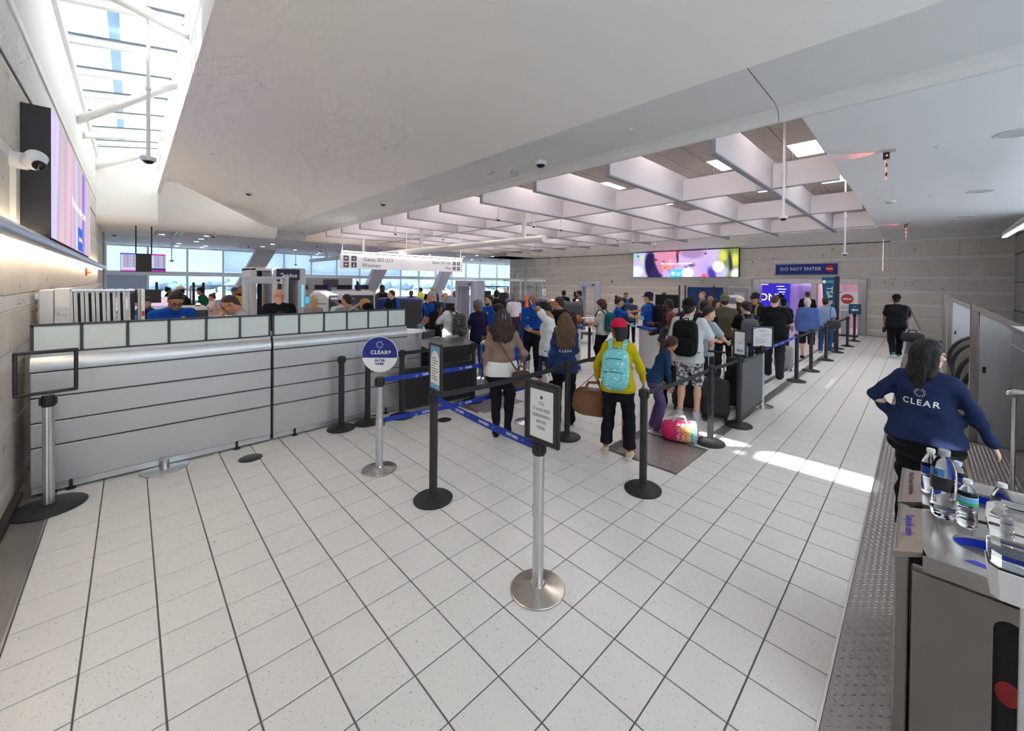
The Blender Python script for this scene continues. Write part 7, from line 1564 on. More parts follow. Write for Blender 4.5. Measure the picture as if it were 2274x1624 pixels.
# teal TSA Pre banner and signs near the lobby
M_teal = mat('teal_banner', srgb(14, 84, 116), 0.6)
t = thing('banner', 'tall teal banner with vertical lettering on a black pole', 'banner', (-1.93, 16.0, 0))
MB().rbox(-0.02, 0.10, -0.03, 0.03, 0.02, 2.34, 0.01).obj('pole', M_blackm, t); MB().prism([(-0.37, 2.31), (-0.02, 2.31), (-0.02, 0.18), (-0.14, 0.18), (-0.28, 0.9)], -0.006, 0.006, 'y').obj('flag', M_teal, t); MB().lathe([(0, 0), (0.22, 0), (0.22, 0.015), (0.05, 0.03), (0, 0.03)], 0.04, 0, 0, 28).obj('base', M_blackm, t, True)
text('TSA Pre', 0.23, M_wtext, t, (-0.165, -0.009, 1.62), (0, -1, 0), up=(1, 0, 0), extrude=0.001); MB().prism([(-0.26, 0.98), (-0.20, 0.93), (-0.06, 1.02), (-0.04, 0.99), (-0.20, 0.86), (-0.28, 0.95)][::-1], -0.010, -0.008, 'y').obj('check_mark', mat('check_green', srgb(110, 190, 50), 0.5), t)
MB().lathe([(0, 0), (0.055, 0), (0.055, 0.002), (0, 0.002)], seg=20).xf(Matrix.Rotation(PI/2, 4, 'X')).obj('seal_print', M_wtext, t, loc=(-0.30, -0.008, 2.16)); MB().box(-0.22, -0.05, -0.009, -0.007, 2.17, 2.20).box(-0.22, -0.05, -0.009, -0.007, 2.12, 2.15).obj('print_line', mat('pale_teal_print', srgb(120, 170, 190), 0.6), t)
S['sg'] = stanchion(-1.68, 18.65, 'black post with a small teal arrow sign before the lobby', name='sign_stand', group=None)
o, p = sign_frame(S['sg'], 0.34, 0.36, 1.0, 0.0, M_teal); MB().prism([(-0.10, 1.15), (-0.03, 1.21), (-0.03, 1.175), (0.10, 1.175), (0.10, 1.125), (-0.03, 1.125), (-0.03, 1.09)], -0.010, -0.007, 'y').obj('arrow_print', M_wtext, o)
text('Exit', 0.05, M_wtext, o, (0, -0.008, 1.27), (0, -1, 0))
t = thing('notice_board', 'white no entry notice on a wide silver stand in the lobby opening', 'sign', (-2.12, 20.3, 0)); MB().rbox(-0.14, 0.14, 0, 0.06, 0.05, 1.05, 0.01).obj('stand', M_silver2, t); MB().rbox(-0.40, 0.40, -0.02, 0.02, 1.02, 1.80, 0.01).obj('board', M_paper, t); MB().rbox(-0.40, 0.40, -0.15, 0.2, 0, 0.05, 0.01).obj('base', M_blackm, t)
rd = MB().lathe([(0, 0), (0.20, 0), (0.20, 0.004), (0, 0.004)], seg=32).xf(Matrix.Rotation(PI/2, 4, 'X')).obj('no_entry_disc', mat('notice_red', srgb(190, 60, 70), 0.5), t, loc=(0.05, -0.021, 1.50)); MB().box(-0.14, 0.14, -0.008, -0.005, -0.03, 0.03).obj('white_bar', M_paper, rd)
MB().prism([(-0.38, 1.78), (-0.1, 1.78), (-0.2, 1.72), (-0.38, 1.60)], -0.024, -0.021, 'y').obj('blue_corner', MATS['sky_print'], t)
for k in range(3): MB().box(-0.15, 0.2, -0.024, -0.021, 1.20-0.05*k, 1.215-0.05*k).obj('print_line', M_gtext, t)
# small fittings on the stone wall
for x, z, w_, h_, l in ((-13.8, 2.13, 0.12, 0.12, 'red fire call box on the stone wall'), (-0.3, 2.14, 0.22, 0.14, 'pale card reader box on the stone wall'), (-0.75, 2.33, 0.16, 0.08, 'small pale plate on the stone wall'), (-1.2, 0.45, 0.12, 0.14, 'socket plate low on the stone wall')):
    t = thing('wall_box', l, 'wall box', (x, 21.24, z)); MB().rbox(-w_/2, w_/2, 0, 0.06, -h_/2, h_/2, 0.006).obj('body', mat('fire_red', srgb(120, 40, 36), 0.5) if 'red' in l.split()[0] else mat('ivory_plate', (0.6, 0.57, 0.5), 0.5), t); MB().box(-w_*0.25, w_*0.25, -0.004, 0, -h_*0.2, h_*0.2).obj('face_plate', M_camw, t)
t = thing('wall_camera', 'white arm camera beside the enter sign on the stone wall', 'camera', (-5.2, 21.24, 3.17)); MB().rbox(-0.05, 0.10, 0, 0.06, -0.05, 0.05, 0.01).obj('mount', M_camw, t); MB().tube([(0, 0.0, 0), (-0.35, -0.12, 0.02)], 0.03, 12).obj('arm', M_camw, t, True); MB().tube([(-0.30, -0.12, 0.0), (-0.52, -0.18, -0.03)], 0.055, 14).obj('camera_body', M_camw, t, True); MB().ell((-0.53, -0.18, -0.03), (0.03, 0.04, 0.04), 12, 8).obj('lens', M_camd, t, True)
# blue tarpaulin, posts, locker at the stone wall
t = thing('curtain_screen', 'blue tarpaulin screen with dark posts against the stone wall', 'screen', (-8.76, 20.7, 0)); M_tarp = mat('blue_tarp', srgb(16, 52, 110), 0.6, var=0.2, vscale=5, bump=0.4, bscale=8)
MB().box(0, 1.78, 0.02, 0.05, 0.05, 1.88).obj('tarpaulin', M_tarp, t)
for x in (-0.42, -0.10, 1.36): MB().rbox(x-0.035, x+0.035, -0.05, 0.015, 0, 1.96, 0.006).obj('post', M_dframe, t)
t = thing('locker', 'grey double-panel metal locker on the stone wall by the lobby frame', 'locker', (-6.75, 20.75, 0)); MB().rbox(0, 1.0, 0, 0.5, 0.0, 1.95, 0.01).obj('body', M_silver2, t); MB().rbox(0.07, 0.93, -0.02, 0.0, 0.08, 1.88, 0.006).obj('door', mat('locker_door', (0.30, 0.31, 0.33), 0.5), t)
for z in (1.15, 1.42): MB().box(0.28, 0.76, -0.024, -0.02, z, z+0.22).obj('label_panel', mat('label_grey', (0.48, 0.49, 0.5), 0.5), t)
t = thing('monitor_stand', 'large dark television on a two-legged stand before the stone wall', 'monitor', (-5.9, 12.35, 0), 0.45); MB().rbox(-0.36, 0.36, -0.02, 0.02, 1.25, 1.68, 0.006).obj('screen', mat('screen_off', (0.008, 0.008, 0.009), 0.2), t)
for x in (-0.12, 0.12): MB().rbox(x-0.02, x+0.02, 0.02, 0.05, 0.0, 1.5, 0.004).obj('leg', M_blackm, t)
MB().rbox(-0.3, 0.3, -0.2, 0.25, 0, 0.03, 0.004).obj('base', M_blackm, t)
t = thing('cooling_unit', 'white boxed cooling unit with dark grille near the blue tarpaulin', 'cooler', (-4.35, 13.9, 0), 0.3); MB().rbox(-0.24, 0.24, -0.15, 0.15, 0.0, 1.68, 0.02).obj('body', M_camw, t)
for k in range(5): MB().box(-0.18, 0.18, -0.156, -0.15, 1.42+0.04*k, 1.445+0.04*k).obj('grille_slat', M_dframe, t)

# ================================================================== SCREENING EQUIPMENT
M_eq = mat('equipment_grey', (0.56, 0.57, 0.60), 0.45); M_eqd = mat('equipment_dark', (0.05, 0.055, 0.065), 0.5); M_eqb = mat('equipment_blue', srgb(26, 48, 110), 0.5); M_eqw = mat('equipment_white', (0.70, 0.70, 0.71), 0.4); M_indigo = mat('indigo_band', srgb(40, 32, 66), 0.5); M_lil = mat('lilac_grey', (0.42, 0.42, 0.52), 0.5)
t = thing('body_scanner', 'pale body scanner portal with a dark purple header band', 'scanner', (-13.7, 2.42, 0))
MB().rbox(-1.3, 0.0, 0.0, 0.14, 0.0, 2.38, 0.02).obj('side_panel', M_eq, t); MB().rbox(-1.3, 0.05, 0.52, 0.66, 0, 2.36, 0.02).obj('pillar', M_eqw, t); MB().rbox(-1.3, 0.05, 1.20, 1.42, 0, 2.36, 0.02).obj('side_panel', M_eq, t)
MB().rbox(-1.3, 0.0, 0.0, 1.42, 2.30, 2.40, 0.02).obj('roof', M_eqw, t); hb = MB().rbox(0.0, 0.08, 0.62, 1.24, 2.04, 2.36, 0.01).obj('header', M_indigo, t); text('leidos', 0.17, M_wtext, hb, (0.083, 0.97, 2.17), (1, 0, 0), bold=0.003)
MB().prism([(0.70, 2.22), (0.80, 2.25), (0.78, 2.20)], 0.082, 0.084, 'x').obj('logo_mark', M_wtext, hb); MB().rbox(-1.2, -0.1, 0.10, 0.50, 0.0, 0.15, 0.02).obj('floor_step', M_eqd, t)
for y in (0.2, 0.34): MB().cyl((-0.65, y, 0.15), (-0.65, y, 2.3), 0.06, seg=14).obj('antenna_mast', M_eqd, t, True)
MB().rbox(-1.28, -1.2, 0.66, 1.2, 0.1, 2.1, 0.01).obj('back_panel', mat('smoky_panel', (0.22, 0.22, 0.27), 0.2), t)
MB().box(0.05, 0.055, 1.30, 1.36, 1.2, 1.9).obj('status_display', emis('cyan_screen', (0.2, 0.75, 1.0), 0.5), t)
def gate(x, y, rz, w, h, label, m1, num=None):
    t = thing('metal_detector', label, 'metal detector', (x, y, 0), rz)
    for sd in (-1, 1): MB().rbox(sd*w/2-0.055, sd*w/2+0.055, -0.28, 0.28, 0.0, h, 0.02).obj('side_column', m1, t); MB().box(sd*w/2-0.056, sd*w/2+0.056, -0.14, -0.12, 0.05, h-0.05).obj('trim_strip', M_frame, t)
    MB().rbox(-w/2, w/2, -0.26, 0.26, h-0.20, h-0.01, 0.015).obj('crossbeam', m1, t)
    MB().rbox(-w/2-0.03, w/2+0.03, -0.3, 0.3, 0, 0.03, 0.01).obj('floor_plate', M_eqd, t)
    MB().box(w*0.25, w*0.42, -0.265, -0.26, h-0.14, h-0.08).obj('display', M_eqd, t)
    if num: MB().box(w*0.34, w*0.5, -0.268, -0.262, h-0.20, h-0.03).obj('number_card', M_paper, t); text(num, 0.15, M_gtext, t, (w*0.42, -0.27, h-0.115), (0, -1, 0), bold=0.003)
    return t
gate(-12.35, 2.52, PI/2-0.12, 0.86, 2.13, 'pale walk-through metal detector with a number two card', M_eq, '2')
gate(-10.15, 7.55, PI/4-0.62, 0.66, 2.08, 'lilac-grey walk-through metal detector before the far windows', M_lil)
gate(-9.35, 12.85, PI/4-0.45, 0.62, 2.08, 'blue-grey walk-through metal detector by the stone wall', M_lil)
# clear cylinder scanners
t = thing('body_scanner', 'clear cylindrical body scanner with grey rims at the stone wall', 'scanner', (-13.2, 13.2, 0)); M_clr = glass('scanner_acrylic', (0.80, 0.84, 0.88), 0.12, 0.05)
for cx, cy_, r in ((-0.5, -0.45, 0.48), (0.25, 0.30, 0.42)):
    for a0, a1 in ((0.3, 2.4), (3.5, 5.6)):
        MB().sheet([[(cx+r*math.cos(a), cy_+r*math.sin(a), z) for a in np.linspace(a0, a1, 14)] for z in (0.1, 2.1)]).obj('curved_wall', M_clr, t, True)
    MB().lathe([(r+0.03, 2.08), (r+0.03, 2.16), (0, 2.18)], cx, cy_, 0, 28).obj('cap', M_eq, t, True); MB().lathe([(0, 0.1), (r+0.04, 0.1), (r+0.04, 0), (0, 0)], cx, cy_, 0, 28).obj('base', M_eqd, t)
    MB().rbox(cx-0.05, cx+0.05, cy_+r-0.06, cy_+r+0.02, 0.1, 2.1, 0.01).obj('mast', M_eqw, t)
# x-ray machines
def xray(x, y, rz, w, d, h, label, face, txt=None, body=M_eqw):
    t = thing('xray_machine', label, 'x-ray machine', (x, y, 0), rz)
    MB().rbox(-w/2, w/2, -d/2, d/2, 0.12, h, 0.07).obj('housing', body, t); pnl = MB().rbox(-w*0.22, w*0.48, -d/2-0.02, -d/2+0.02, 0.2, h-0.09, 0.06).obj('front_panel', face, t)
    MB().rbox(-w/2-0.45, w/2+0.45, -0.30, 0.30, 0.60, 0.68, 0.01).obj('conveyor', M_eqd, t)
    for sx in (-1, 1):
        MB().box(sx*w/2-0.01, sx*w/2+0.01, -0.30, 0.30, 0.68, 1.15).obj('tunnel_curtain', M_black, t)
        for yy in (-0.26, 0.26): MB().rbox(sx*(w/2+0.38)-0.03, sx*(w/2+0.38)+0.03, yy-0.03, yy+0.03, 0, 0.6, 0.005).obj('leg', M_eq, t)
    MB().box(-w/2+0.06, -w*0.26, -d/2-0.005, -d/2, h-0.32, h-0.30).obj('seam', M_eqd, t); MB().rbox(-w/2+0.1, w/2-0.1, -d/2+0.1, d/2-0.1, 0, 0.14, 0.01).obj('plinth', M_eqd, t)
    if txt: text(txt, 0.085, M_wtext, pnl, (-w*0.19, -d/2-0.023, h-0.17), (0, -1, 0), align='LEFT')
    return t
xray(-11.15, 4.05, PI/4+0.45, 1.55, 0.85, 1.74, 'large pale x-ray machine with a dark front panel', M_eqd, 'smiths detection')
xray(-12.9, 6.6, PI/4+0.15, 1.5, 0.85, 1.45, 'blue and charcoal x-ray machine behind the vested officers', M_eqd, None, M_eqb)
xray(-10.3, 10.2, PI/4, 1.6, 0.85, 1.42, 'blue x-ray machine in the lane by the stone wall', M_eqb, None, M_eqd)
xray(-8.6, 10.4, PI/4-0.1, 1.2, 0.7, 1.38, 'charcoal x-ray machine with red signal lamps at the stone wall', M_eqd, None, M_eqd)
xray(-13.2, 0.65, PI/2, 1.5, 0.9, 1.35, 'grey x-ray lane console with trays and papers behind the desk', M_eqd, None, M_eq)
M_rlamp = emis('red_lamp', (1.0, 0.1, 0.08), 5.0)
for x, y, z, l in ((-13.0, 1.20, 1.35, 'red signal lamp on the grey x-ray console'), (-8.95, 10.15, 1.39, 'left red signal lamp on the charcoal x-ray machine'), (-8.35, 10.75, 1.39, 'right red signal lamp on the charcoal x-ray machine')):
    t = thing('signal_lamp', l, 'signal light', (x, y, z)); MB().lathe([(0.05, 0), (0.05, 0.03), (0, 0.03)], seg=16).obj('socket', M_eqd, t); MB().lathe([(0.045, 0.03), (0.045, 0.06), (0.03, 0.075), (0, 0.08)], seg=16).obj('lens', M_rlamp, t, True)
t = thing('traffic_cone', 'bright orange cone standing on the lane console', 'cone', (-9.0, 8.95, 1.15)); MB().lathe([(0.115, 0), (0.09, 0.02), (0.07, 0.03), (0.02, 0.48), (0.0, 0.48)], seg=20).obj('cone_body', mat('cone_orange', srgb(255, 100, 30), 0.5), t, True); MB().rbox(-0.13, 0.13, -0.13, 0.13, 0, 0.02, 0.005).obj('cone_base', MATS['cone_orange'], t)
t = thing('lane_console', 'dark blue lane console carrying the orange cone', 'console', (-9.1, 9.0, 0), PI/4); MB().rbox(-0.6, 0.6, -0.35, 0.35, 0.05, 1.13, 0.02).obj('cabinet', M_eqb, t); MB().rbox(-0.63, 0.63, -0.38, 0.38, 1.11, 1.15, 0.01).obj('top', M_eq, t); MB().rbox(-0.55, 0.55, -0.3, 0.3, 0, 0.06, 0.01).obj('plinth', M_eqd, t)
t = thing('lane_sign', 'white lane number card on a stem above the consoles', 'sign', (-9.35, 10.15, 1.42)); MB().cyl((0, 0, 0), (0, 0, 0.16), 0.012, seg=8).obj('stem', M_alu, t); q = MB().rbox(-0.09, 0.09, -0.012, 0.012, 0.14, 0.42, 0.004).obj('card_frame', M_gtext, t); q.rotation_euler = (0, 0, 0.75); q2 = MB().box(-0.075, 0.075, -0.014, -0.012, 0.155, 0.405).obj('card', M_paper, q); text('3', 0.15, M_gtext, q, (0, -0.016, 0.25), (0, -1, 0)); text('LANE', 0.035, M_gtext, q, (0, -0.016, 0.37), (0, -1, 0))
def monitor(x, y, z, rz, w, h, label, on=None):
    t = thing('monitor', label, 'monitor', (x, y, z), rz); MB().rbox(-w/2, w/2, -0.02, 0.02, 0.10, 0.10+h, 0.006).obj('screen', M_black if on is None else on, t); MB().rbox(-0.02, 0.02, 0.02, 0.05, 0.0, 0.2, 0.004).obj('stand', M_black, t); MB().rbox(-0.12, 0.12, -0.06, 0.12, 0, 0.015, 0.004).obj('foot', M_black, t); return t
M_xr = emis('xray_view', srgb(235, 205, 235), 0.5)
def desk_tbl(x, y, rz, w, d, h, label, m=M_eq, col=M_eqw):
    t = thing('work_table', label, 'table', (x, y, 0), rz); MB().rbox(-w/2, w/2, -d/2, d/2, h-0.04, h, 0.006).obj('table_top', m, t)
    for sx in (-1, 1):
        for sy in (-1, 1): MB().rbox(sx*(w/2-0.05)-0.022, sx*(w/2-0.05)+0.022, sy*(d/2-0.05)-0.022, sy*(d/2-0.05)+0.022, 0, h-0.04, 0.004).obj('leg', col, t)
    return t
desk_tbl(-15.5, 0.28, PI/2, 1.7, 0.7, 1.05, 'operator table with pink x-ray screens'); monitor(-15.6, -0.25, 1.05, PI/2-0.1, 0.62, 0.36, 'left pink x-ray monitor near the folded tables', M_xr); monitor(-15.6, 0.62, 1.05, PI/2+0.1, 0.62, 0.36, 'right pink x-ray monitor behind the officer', M_xr); monitor(-13.2, 0.25, 1.35, -PI/2-0.2, 0.55, 0.32, 'dark monitor back on the grey console')
desk_tbl(-16.9, 0.95, 0.3, 1.0, 0.7, 0.95, 'repacking table in front of the cowboy hat'); desk_tbl(-15.3, 2.1, 0.2, 0.8, 0.6, 0.9, 'repacking table beside the woman in pink')
desk_tbl(-12.4, 10.6, PI/4, 1.9, 0.6, 1.15, 'operator table under the far windows'); monitor(-12.9, 10.3, 1.15, PI/4, 0.6, 0.42, 'left dark monitor under the far windows'); monitor(-12.35, 10.75, 1.15, PI/4, 0.55, 0.36, 'right dark monitor under the far windows')
# search table with tray and roller bed
desk_tbl(-7.80, 4.18, PI/4-0.25, 1.2, 0.55, 0.84, 'steel roller table holding the grey tray', M_alu, M_alu)
t = thing('screening_tray', 'dark grey plastic screening tray on the roller table', 'tray', (-7.70, 4.25, 0.84), PI/4-0.25); M_tray = mat('tray_grey', (0.085, 0.09, 0.10), 0.5)
MB().box(-0.36, 0.36, -0.22, 0.22, 0.0, 0.015).obj('tray_floor', M_tray, t)
for s4 in ((-0.38, 0.38, -0.245, -0.215), (-0.38, 0.38, 0.215, 0.245), (-0.38, -0.35, -0.24, 0.24), (0.35, 0.38, -0.24, 0.24)): MB().rbox(*s4, 0.0, 0.15, 0.006).obj('tray_wall', M_tray, t)
MB().box(-0.06, 0.06, -0.249, -0.245, 0.05, 0.11).obj('tray_label', M_paper, t)
tag(MB().add(*rounded(0.42, 0.30, 0.14, 2.6)).obj('jacket', mat('tan_jacket', srgb(150, 110, 96), 0.8, var=0.3, vscale=9, bump=0.5, bscale=20), None, True, 1.5, loc=(-7.70, 4.25, 0.92)), 'crumpled tan garment lying in the grey tray', 'garment')
tag(MB().add(*rounded(0.36, 0.26, 0.16, 2.6)).obj('yellow_bag', mat('lime_nylon', srgb(190, 200, 50), 0.7, bump=0.4, bscale=18), None, True, 1.5, loc=(-8.10, 3.88, 0.92)), 'lime yellow bag on the roller table end', 'bag')
# podiums with seal
def seal(parent, loc, nrm, r=0.16):
    me = smat(MB().lathe([(0, 0), (r, 0), (r, 0.003), (0, 0.003)], seg=32).mesh('seal'), mat('seal_navy', srgb(30, 60, 110), 0.5)); o = inst(me, 'seal', parent, loc, face_rot(nrm)); inst(smat(MB().lathe([(r*0.62, 0.003), (r*0.78, 0.004), (r*0.78, 0.005), (r*0.62, 0.005)], seg=28).mesh('seal_ring'), M_wtext), 'seal_ring', o)
    inst(smat(MB().prism([(-0.5*r, 0.35*r), (-0.12*r, 0.1*r), (0, 0.35*r), (0.12*r, 0.1*r), (0.5*r, 0.35*r), (0.3*r, -0.15*r), (0.1*r, -0.1*r), (0, -0.45*r), (-0.1*r, -0.1*r), (-0.3*r, -0.15*r)][::-1], 0.003, 0.006, 'z').mesh('eagle_emblem'), M_wtext), 'eagle_emblem', o)
def podium(x, y, rz, label, dxs=0):
    t = thing('podium', label, 'podium', (x, y, 0), rz); MB().rbox(-0.36, 0.36, -0.26, 0.26, 0.10, 0.98, 0.02).obj('body', mat('podium_white', (0.66, 0.66, 0.66), 0.5), t); MB().rbox(-0.40, 0.40, -0.30, 0.30, 0.98, 1.03, 0.01).obj('top', mat('podium_blue', srgb(30, 70, 170), 0.5), t); MB().rbox(-0.36, 0.36, -0.26, 0.26, 0.0, 0.10, 0.01).obj('plinth', MATS['podium_blue'], t)
    seal(t, (0.05, -0.262, 0.62), (0, -1, 0)); MB().rbox(-0.25, 0.05, -0.1, 0.15, 1.03, 1.12, 0.02).obj('document_scanner', M_black, t); MB().rbox(0.12, 0.30, -0.1, 0.1, 1.03, 1.07, 0.01).obj('keypad', M_camw, t); return t
podium(-6.05, 7.35, PI/4-0.1, 'white checking podium with eagle seal before the curly-haired traveller'); podium(-4.35, 8.68, PI/4+0.25, 'white checking podium with eagle seal between officer and blue tee')
t = thing('skirted_table', 'blue-sided table with clear shield beside the bald officer', 'table', (-6.12, 5.35, 0), PI/4); MB().rbox(-0.4, 0.4, -0.22, 0.22, 0.78, 0.82, 0.006).obj('table_top', M_eqw, t); MB().rbox(-0.38, 0.38, -0.20, 0.20, 0.12, 0.78, 0.01).obj('blue_skirt', mat('bright_blue', srgb(20, 80, 200), 0.5), t)
for sx in (-0.38, 0.38): MB().cyl((sx, -0.2, 0), (sx, -0.2, 0.8), 0.016, seg=10).obj('leg', M_alu, t)
t = thing('rail_barrier', 'low grey tube barrier rail behind the podiums', 'barrier', (-7.6, 9.6, 0), PI/4)
for z in (0.55, 0.95): MB().tube([(-0.9, 0, z), (1.3, 0, z)], 0.025, 12).obj('rail', M_alu, t, True)
for x in (-0.85, 0.2, 1.25): MB().cyl((x, 0, 0), (x, 0, 0.97), 0.025, seg=12).obj('post', M_alu, t, True)

# ---- concourse: leaning white columns, counters, blue wrap, flags
M_col = mat('column_paint', (0.60, 0.56, 0.59), 0.6)
def column(y, lab):
    m = MB(); x = -29.0
    m.tube([(x, y, 0.0), (x, y, 1.35)], 0.42, 24); struct(m.obj('column', M_col, None, True))
    c2 = MB().add([(x-0.3, y-0.45, 1.3), (x+0.3, y-0.45, 1.3), (x+0.3, y+0.40, 1.3), (x-0.3, y+0.40, 1.3), (x-0.3, y+0.75, 3.86), (x+0.3, y+0.75, 3.86), (x+0.3, y+1.75, 3.86), (x-0.3, y+1.75, 3.86)], [(0, 3, 2, 1), (4, 5, 6, 7), (0, 1, 5, 4), (1, 2, 6, 5), (2, 3, 7, 6), (3, 0, 4, 7)]); struct(c2.obj('column_head', M_col))
for y in (4.65, 12.4, 18.2): column(y, '')
t = thing('pillar_wrap', 'blue printed wrap around the base of the white pillar', 'banner', (-29.0, 12.4, 0)); MB().tube([(0, 0, 0.02), (0, 0, 1.34)], 0.435, 26, False).obj('sleeve', mat('wrap_blue', srgb(24, 50, 130), 0.5), t, True)
o = inst(smat(MB().lathe([(0, 0), (0.2, 0), (0.2, 0.004), (0, 0.004)], seg=24).mesh('emblem'), M_wtext), 'emblem', t, (0.40, -0.19, 0.98), face_rot((0.9, -0.43, 0))); inst(smat(MB().lathe([(0, 0.005), (0.16, 0.005)], seg=24).mesh('emblem_core'), mat('emblem_blue', srgb(50, 90, 170), 0.5)), 'emblem_core', o)
t = thing('staff_counter', 'long pale staff counter with partitions before the far windows', 'counter', (-26.0, 6.3, 0))
MB().rbox(-0.5, 0, 0, 5.2, 0, 1.45, 0.02).obj('counter_body', mat('counter_paint', (0.66, 0.63, 0.64), 0.5), t); MB().rbox(-3.4, -3.3, -0.2, 5.0, 0, 2.20, 0.01).obj('back_wall', mat('counter_wall', (0.70, 0.66, 0.66), 0.6), t)
for y in (0.3, 1.6, 2.9, 4.0): MB().rbox(-0.4, -0.3, y, y+0.9, 1.47, 1.75, 0.01).obj('monitor_back', M_black, t)
for y0, y1, c in ((0.2, 1.2, (60, 180, 220)), (1.5, 2.6, (120, 90, 230)), (3.0, 4.8, (225, 60, 200))): MB().box(0.0, 0.006, y0, y1, 0.65, 1.05).obj('lit_panel', emis('lit_%d_%d' % (c[0], c[2]), srgb(*c), 0.6), t)
MB().box(-3.29, -3.27, 3.0, 4.0, 1.55, 2.1).obj('notice_panel', mat('notice_brown', (0.20, 0.13, 0.12), 0.5), t)
for y, c, l in ((8.9, 'us', 'furled striped flag on a pole beyond the x-ray machine'), (7.4, 'b', 'furled blue flag on a pole beyond the x-ray machine')):
    t = thing('flag', l, 'flag', (-22.5, y, 0)); MB().cyl((0, 0, 0), (0, 0, 2.15), 0.018, seg=10).obj('pole', mat('gold_pole', (0.5, 0.35, 0.12), 0.4, 0.6), t); MB().lathe([(0, 0), (0.2, 0), (0.2, 0.03), (0, 0.05)], seg=20).obj('base', M_blackm, t)
    if c == 'us':
        MB().tube([(0.0, 0.03, 2.0), (0.03, 0.10, 1.55)], [0.05, 0.13], 10).obj('canton', mat('flag_navy', srgb(30, 35, 85), 0.7), t, True)
        for k in range(5): MB().tube([(0.03, 0.10+0.01*k, 1.55-0.14*k), (0.04, 0.11+0.01*k, 1.41-0.14*k)], [0.13+0.012*k, 0.142+0.012*k], 10).obj('stripe', mat('flag_red', srgb(170, 40, 60), 0.7) if k % 2 == 0 else mat('flag_white', (0.75, 0.73, 0.75), 0.7), t, True)
    else: MB().tube([(0, 0.02, 2.0), (0.02, 0.06, 1.5), (0.03, 0.08, 0.9)], [0.05, 0.11, 0.16], 10).obj('cloth', mat('flag_blue', srgb(40, 80, 150), 0.7), t, True)
# security glass partitions with black posts near the windows
for y, l in ((0.75, 'glass partition with pale frame beside the window, before the yellow tee'), (15.2, 'glass security booth partition before the far pillar')):
    t = thing('glass_partition', l, 'partition', (-21.0 if y < 2 else -19.0, y, 0)); n = 2
    for k in range(n+1): MB().rbox(-0.03, 0.03, 1.1*k+0.95-0.03 if y < 2 else 1.0*k-0.03, 1.1*k+0.95+0.03 if y < 2 else 1.0*k+0.03, 0, 1.75, 0.004).obj('post', M_silver2 if y < 2 else M_blackm, t)
    a, b_ = (0.95, 3.15) if y < 2 else (0, 2.0)
    MB().rbox(-0.03, 0.03, a, b_, 1.72, 1.78, 0.004).obj('top_rail', M_silver2 if y < 2 else M_blackm, t)
    for k in range(n): MB().box(-0.005, 0.005, a+(b_-a)/n*k+0.04, a+(b_-a)/n*(k+1)-0.04, 0.2, 1.71).obj('pane', glass('booth_glass', (0.9, 0.94, 0.97), 0.08), t)
for x, y, l in ((-21.5, 0.72, 'black pole with sensor beside the pink monitors'), (-20.5, 1.75, 'left black pole beyond the cowboy hat'), (-20.5, 2.05, 'right black pole beyond the cowboy hat')):
    t = thing('sensor_pole', l, 'pole', (x, y, 0)); MB().rbox(-0.04, 0.04, -0.04, 0.04, 0, 1.90, 0.008).obj('pole', M_blackm, t); MB().rbox(-0.12, 0.12, -0.12, 0.12, 0, 0.03, 0.006).obj('foot', M_blackm, t)
# outside the glass: hazy trees beyond the apron
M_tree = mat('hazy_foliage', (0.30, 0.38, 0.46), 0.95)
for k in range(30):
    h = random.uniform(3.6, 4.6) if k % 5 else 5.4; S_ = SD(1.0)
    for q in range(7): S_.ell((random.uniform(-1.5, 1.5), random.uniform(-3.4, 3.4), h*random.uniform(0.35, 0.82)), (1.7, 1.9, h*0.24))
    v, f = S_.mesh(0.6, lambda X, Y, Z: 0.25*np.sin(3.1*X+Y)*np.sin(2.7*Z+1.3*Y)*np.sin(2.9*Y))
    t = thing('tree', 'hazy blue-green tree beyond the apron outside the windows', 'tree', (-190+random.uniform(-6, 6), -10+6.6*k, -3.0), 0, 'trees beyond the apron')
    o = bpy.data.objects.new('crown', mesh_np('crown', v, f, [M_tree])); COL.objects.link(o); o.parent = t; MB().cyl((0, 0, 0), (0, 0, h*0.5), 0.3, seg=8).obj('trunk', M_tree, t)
# ================================================================== LUGGAGE
M_luggb = mat('black_nylon', (0.022, 0.022, 0.025), 0.7, bump=0.2, bscale=200)
def suitcase(x, y, rz, w, d, h, label, m=M_luggb, handle=1.05, hm=None):
    t = thing('suitcase', label, 'suitcase', (x, y, 0), rz); hm = hm or M_alu
    o = MB().add(*rounded(w, d, h-0.05, 7.0, 28, 14)).obj('shell', m, t, True, 0.9); o.location = (0, 0, 0.05+(h-0.05)/2)
    MB().rbox(-w*0.38, w*0.38, -d/2-0.02, -d/2+0.02, 0.10, h*0.62, 0.015).obj('front_pocket', m, t); MB().tube([(-0.08, 0, h-0.005), (-0.05, 0, h+0.03), (0.05, 0, h+0.03), (0.08, 0, h-0.005)], 0.012, 8).obj('grab_handle', M_black, t, True)
    for sx in (-1, 1):
        MB().cyl((sx*w*0.27, d*0.3, h-0.02), (sx*w*0.27, d*0.3, handle), 0.010, seg=10).obj('handle_tube', hm, t, True)
        for sy in (-1, 1): MB().tube([(sx*w*0.38-0.012, sy*d*0.32, 0.028), (sx*w*0.38+0.012, sy*d*0.32, 0.028)], 0.028, 14).obj('wheel', M_black, t, True)
    MB().rbox(-w*0.30, w*0.30, d*0.3-0.015, d*0.3+0.015, handle-0.01, handle+0.02, 0.008).obj('handle_grip', M_black, t)
    return t
suitcase(-2.18, 6.22, 0.25, 0.40, 0.26, 0.60, 'black upright suitcase with silver handle, nearest in the queue', handle=1.0)
